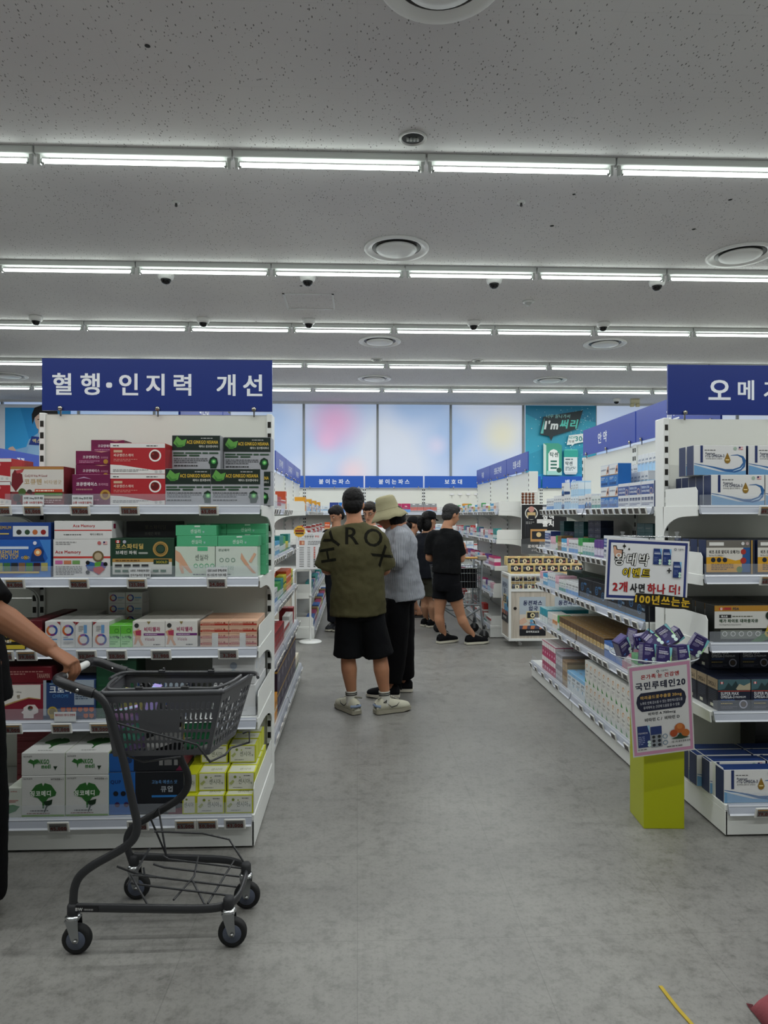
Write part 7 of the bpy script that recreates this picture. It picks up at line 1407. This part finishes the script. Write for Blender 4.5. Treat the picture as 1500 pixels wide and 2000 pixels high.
# ---- woman in bucket hat and striped shirt
Y2 = 5.65
a0, a1 = J(762, 1352, 5.60), J(788, 1345, 5.78); a0.z = a1.z = .10
def sandal(mb, M, z0):
    for y in (.02, .08): mb.tube([M@V((-.046, y, z0)), M@V((-.03, y+.01, z0+.07-y*.3)), M@V((.03, y+.01, z0+.07-y*.3)), M@V((.046, y, z0))], [(.014, .003)]*4, '#131316', 'rubber', 6, up=(0, 0, 1))
def stripe_shoe(r, i, x, y, a_): shoe(r, 'shoe', x, y, a_, '#17181b', '#c9c4b6', 'sandal', 1.0, sandal)
r, tb, h, P_, HM = person('woman in beige bucket hat and grey striped shirt, turned left beside the olive tee', (WX(778, Y2), Y2, 0), 1.35, 1.5, -.35,
    J(758, 1003, Y2)+V((.0, 0, 0)), J(777, 1022, Y2), J(783, 1160, Y2)+V((0, 0, .02)), (J(786, 1048, Y2-.15), J(770, 1045, Y2+.15)), (J(778, 1098, Y2-.22), J(755, 1100, Y2+.16)), (J(748, 1092, Y2-.12), J(742, 1098, Y2+.04)),
    (J(776, 1180, Y2-.07), J(786, 1180, Y2+.07)), (J(772, 1265, Y2-.06), J(786, 1262, Y2+.07)), (a0, a1), (1.45, 1.5),
    dict(col='#888', hem=.80, loose=.035, w=.16, d=.135, sw=.075, mat='striped_cotton', hemoff=(.035, 0, 0), fold=.035, name='striped_shirt'), dict(col='#08080b', end=.13, w=.105, kw=.1, ew=.095, name='trousers'), stripe_shoe, skin='#9a6a50', hair=('bob', '#0b0a0b'), sleeve=1.75)
mb = MB(); HT = Matrix.Translation(h(0, -.008, .042))@HM.to_4x4()@Matrix.Rotation(.1, 4, 'X')
pr = [(.0, .108), (.045, .107), (.07, .10), (.082, .085), (.090, .045), (.097, -.004), (.118, -.03), (.142, -.058), (.158, -.085), (.156, -.088), (.138, -.063), (.115, -.035), (.095, -.010)]
mb.lathe(pr, n=36, col='#8f8a6e', m='fabric', M=HT)
mb.v = [tuple(V(q)+V((0, 0, .008*math.sin(9*math.atan2(q[1]-HT.translation.y, q[0]-HT.translation.x))*max(0, ((V(q)-HT.translation).xy.length-.1)/.08)))) for q in mb.v]
mb.tube([HT@V((.0985*math.cos(2*PI*k/30), .0985*math.sin(2*PI*k/30), -.008)) for k in range(30)], .0035, '#7d785e', 'fabric', 6, closed=True)
for k in range(3): z_ = .07-.0
P_(mb.build('bucket_hat'))
# ---- man in black tee and shorts with the silver cart
Y3 = 7.85
a0, a1 = J(866, 1247, 7.95), J(922, 1252, 7.86); a0.z = a1.z = .09
r, tb, h, P_, HM = person('man in black tee and black shorts holding the silver cart, grey hair', (a0.x*.5+a1.x*.5, Y3, 0), -.7, -1.1, -.25,
    J(881, 1005, Y3+.03), J(873, 1032, Y3), J(872, 1140, Y3)+V((0, 0, .02)), (J(845, 1048, Y3+.1), J(891, 1050, Y3-.06)), (J(838, 1090, Y3+.14), J(900, 1093, Y3-.02)), (J(868, 1083, Y3+.36), J(906, 1072, Y3+.18)),
    (J(862, 1150, Y3+.06), J(884, 1150, Y3-.05)), (J(858, 1200, Y3+.06), J(900, 1202, Y3-.02)), (a0, a1), (-1.05, -1.25),
    dict(col='#0e0f11', hem=.83, loose=.02, w=.168, d=.12, sw=.078, fold=.025), dict(col='#0b0c10', end=.53, w=.1), trainers('#101114', '#b9b6a6', s=1.06), skin='#a87a5e', hair=('grey', '#2a2a2b'), sleeve=.8)
mb = MB(); c_ = at(849, 1029, Y3-.3); hit = tb.ray_cast(c_, V((0, 1, 0)))
if hit[0]: p = hit[0]; mb.box(p.x-.006, p.y-.016, p.z-.022, p.x+.006, p.y-.012, p.z+.022, '#8fb8d0', 'fabric', .001); P_(mb.build('shirt_emblem'))
# ---- two people with black caps, one with a blue cap, farther along
def cap(h, HM, P_, col, back=False):
    mb = MB(); HT = Matrix.Translation(h(0, -.008, .035))@HM.to_4x4(); s_ = 1.0
    mb.lathe([(.0, .092), (.03, .09), (.062, .074), (.084, .045), (.094, .01), (.096, -.008), (.09, -.008)], n=28, col=col, m='fabric', M=HT)
    vs = [HT@V((.062*math.cos(a_)*1.1, .085+(.075*math.sin(a_)), -.004-.02*math.sin(a_)+.012*abs(math.cos(a_))*-1)) for a_ in [PI*k/12 for k in range(13)]]+[HT@V((.075*math.cos(PI*k/12), .06, -.006)) for k in range(12, -1, -1)]
    mb.add(vs, [tuple(range(len(vs)))], col, 'fabric'); P_(solid(mb.build('cap'), .004))
Y4 = 9.95
a0, a1 = J(806, 1203, 10.0), J(818, 1204, 9.97); a0.z = a1.z = .08
def flip(r, i, x, y, a_):
    M = Matrix.Translation((x, y, 0))@Matrix.Rotation(a_, 4, 'Z'); mb = MB(); mb.box(-.045, -.07, 0, .045, .19, .022, '#151517', 'rubber', .012, M)
    for s in (-1, 1): mb.tube([M@V((0, .13, .02)), M@V((s*.02, .08, .06)), M@V((s*.04, .02, .02))], .006, '#151517', 'rubber', 6)
    o = mb.build('flip_flop'); o.parent = r; o.matrix_parent_inverse = Matrix.Translation(r.location).inverted()
r, tb, h, P_, HM = person('woman in black cap and flip-flops facing right, beyond the striped shirt', (WX(808, Y4), Y4, 0), -1.3, -1.45, -.25,
    J(807, 1025, Y4), J(803, 1047, Y4), J(805, 1125, Y4), (J(806, 1060, Y4-.14), J(802, 1060, Y4+.14)), (J(806, 1088, Y4-.17), J(800, 1090, Y4+.15)), (J(818, 1092, Y4-.15), J(814, 1092, Y4+.1)),
    (J(805, 1135, Y4-.06), J(804, 1135, Y4+.06)), (J(806, 1172, Y4-.05), J(808, 1172, Y4+.06)), (a0, a1), (-1.4, -1.5),
    dict(col='#17171a', hem=.80, loose=.02, w=.15, d=.11), dict(col='#3a382e', end=.38, w=.10), flip, skin='#b5866a', hair=('cap', '#100e0e'), body=.92)
cap(h, HM, P_, '#121214')
Y5 = 9.1
a0, a1 = J(832, 1216, 9.18), J(844, 1218, 9.07); a0.z = a1.z = .09
r, tb, h, P_, HM = person('person in black cap and dark vest with ponytail, back turned, beyond', (WX(838, Y5), Y5, 0), -.5, -1.0, -.1,
    J(838, 1016, Y5), J(834, 1040, Y5), J(835, 1125, Y5), (J(818, 1056, Y5+.05), J(852, 1056, Y5-.05)), (J(814, 1092, Y5+.12), J(856, 1092, Y5)), (J(826, 1090, Y5+.3), J(860, 1084, Y5+.22)),
    (J(828, 1140, Y5+.03), J(843, 1140, Y5-.03)), (J(830, 1175, Y5+.03), J(845, 1175, Y5-.03)), (a0, a1), (-.9, -1.1),
    dict(col='#15171d', hem=.66, loose=.05, w=.165, d=.12, name='long_vest'), dict(col='#35352c', end=.42, w=.11, name='shorts'), trainers('#111214', '#c4c0b0'), skin='#b08468', hair=('tail', '#0d0c0d'), body=.95)
cap(h, HM, P_, '#111113')
Y6 = 10.3
a0, a1 = J(828, 1196, 10.35), J(842, 1196, 10.3); a0.z = a1.z = .09
r, tb, h, P_, HM = person('person in pale blue denim cap, mostly hidden behind the black cap', (WX(836, Y6), Y6, 0), .9, 1.1, -.1,
    J(838, 1012, Y6), J(839, 1034, Y6), J(838, 1110, Y6), (J(826, 1048, Y6-.12), J(848, 1048, Y6+.12)), (J(824, 1078, Y6-.15), J(852, 1078, Y6+.15)), (J(822, 1100, Y6-.12), J(850, 1104, Y6+.15)),
    (J(834, 1120, Y6-.05), J(840, 1120, Y6+.05)), (J(832, 1160, Y6-.05), J(842, 1160, Y6+.05)), (a0, a1), (.9, 1.1),
    dict(col='#2a2c36', hem=.85, w=.16, d=.115), dict(col='#26282e', end=.12, w=.09, name='trousers'), trainers('#6a6a6a', '#c4c0b0'), skin='#b08468', hair=('cap', '#1a1614'), body=.95)
cap(h, HM, P_, '#7f93ad')
Y7 = 8.9
a0, a1 = J(650, 1226, 8.95), J(668, 1226, 8.9); a0.z = a1.z = .09
r, tb, h, P_, HM = person('person in black tee looking down, left of the olive tee', (WX(657, Y7), Y7, 0), 2.6, 2.3, -.45,
    J(657, 1006, Y7), J(657, 1030, Y7), J(658, 1128, Y7), (J(680, 1046, Y7), J(638, 1046, Y7)), (J(682, 1085, Y7-.05), J(636, 1085, Y7-.05)), (J(672, 1085, Y7-.24), J(650, 1085, Y7-.24)),
    (J(666, 1140, Y7), J(650, 1140, Y7)), (J(668, 1182, Y7-.02), J(650, 1182, Y7-.02)), (a1, a0), (2.6, 2.8),
    dict(col='#0d0d10', hem=.84, loose=.01, w=.165, d=.115), dict(col='#22242a', end=.12, w=.09, name='trousers'), trainers('#333438', '#c4c0b0'), skin='#a97c62', hair=('short', '#151314'))
Y8 = 8.3
a0, a1 = J(716, 1236, 8.35), J(736, 1236, 8.35); a0.z = a1.z = .09
r, tb, h, P_, HM = person('person in white tee and glasses facing the camera between the two shoppers', (WX(726, Y8), Y8, 0), 2.9, 2.8, -.35,
    J(722, 1000, Y8), J(724, 1026, Y8), J(726, 1130, Y8), (J(746, 1044, Y8), J(704, 1044, Y8)), (J(750, 1088, Y8-.05), J(700, 1088, Y8-.05)), (J(740, 1086, Y8-.25), J(712, 1086, Y8-.25)),
    (J(736, 1142, Y8), J(718, 1142, Y8)), (J(736, 1186, Y8), J(718, 1186, Y8)), (a1, a0), (2.9, 3.1),
    dict(col='#c4c4c6', hem=.84, loose=.01, w=.165, d=.115), dict(col='#2b2d33', end=.12, w=.09, name='trousers'), trainers('#8a8a8c', '#c4c0b0'), skin='#a97c62', hair=('short', '#1d1815'))
mb = MB()
for s in (-1, 1): mb.tube([h(s*.033+.02*math.cos(PI*k/8), .1, .004+.015*math.sin(PI*k/8)) for k in range(16)], .002, '#222', 'gloss', 5, closed=True); mb.tube([h(s*.052, .098, .006), h(s*.078, .0, .0)], .002, '#222', 'gloss', 5)
P_(mb.build('glasses'))
# ---- shopper pushing the grey cart, mostly outside the picture
hb = at(103, 1337, YN); BXc = hb.x+.008; BZc = hb.z+.012
Yh = 2.445; W9 = V((-1.088, Yh+.03, BZc+.083)); E9 = V((-1.30, Yh+.03, 1.16)); S9 = V((-1.50, 2.53, 1.385))
a0, a1 = V((-1.78, 2.86, .09)), V((-1.405, 2.60, .09)); bx = -1.57
r, tb, h, P_, HM = person('shopper in black tee and black trousers at the left edge, hand on the cart handle', (bx, 2.7, 0), -PI/2, -PI/2, -.25,
    V((bx+.05, 2.68, 1.585)), V((bx+.01, 2.68, 1.44)), V((bx, 2.69, .93)), (V((bx, 2.87, 1.385)), S9), (V((bx-.04, 2.93, 1.10)), E9), (V((bx-.05, 2.92, .86)), W9),
    (V((bx, 2.78, .90)), V((bx+.13, 2.60, .90))), (V((bx-.1, 2.82, .49)), V((bx+.168, 2.59, .49))), (a0, a1), (-PI/2, .75),
    dict(col='#0a0a0c', hem=.76, loose=.02, w=.175, d=.15, sw=.082, hemoff=(.05, 0, 0)), dict(col='#08080a', end=.07, w=.10, kw=.092, ew=.088, name='trousers'), trainers('#202124', '#b9b6a6'), skin='#855a42', hair=('short', '#14110f'), voxel=.0040, sleeve=.97, body=1.1,
    handk=[dict(curl=(.25, .3, .2)), dict(d=V((.84, -.08, -.50)), n=V((-.30, 0, -.95)), side=V((0, 1, 0)), curl=(.75, .85, .5), tc=.6, spread=.10, s=1.06)])
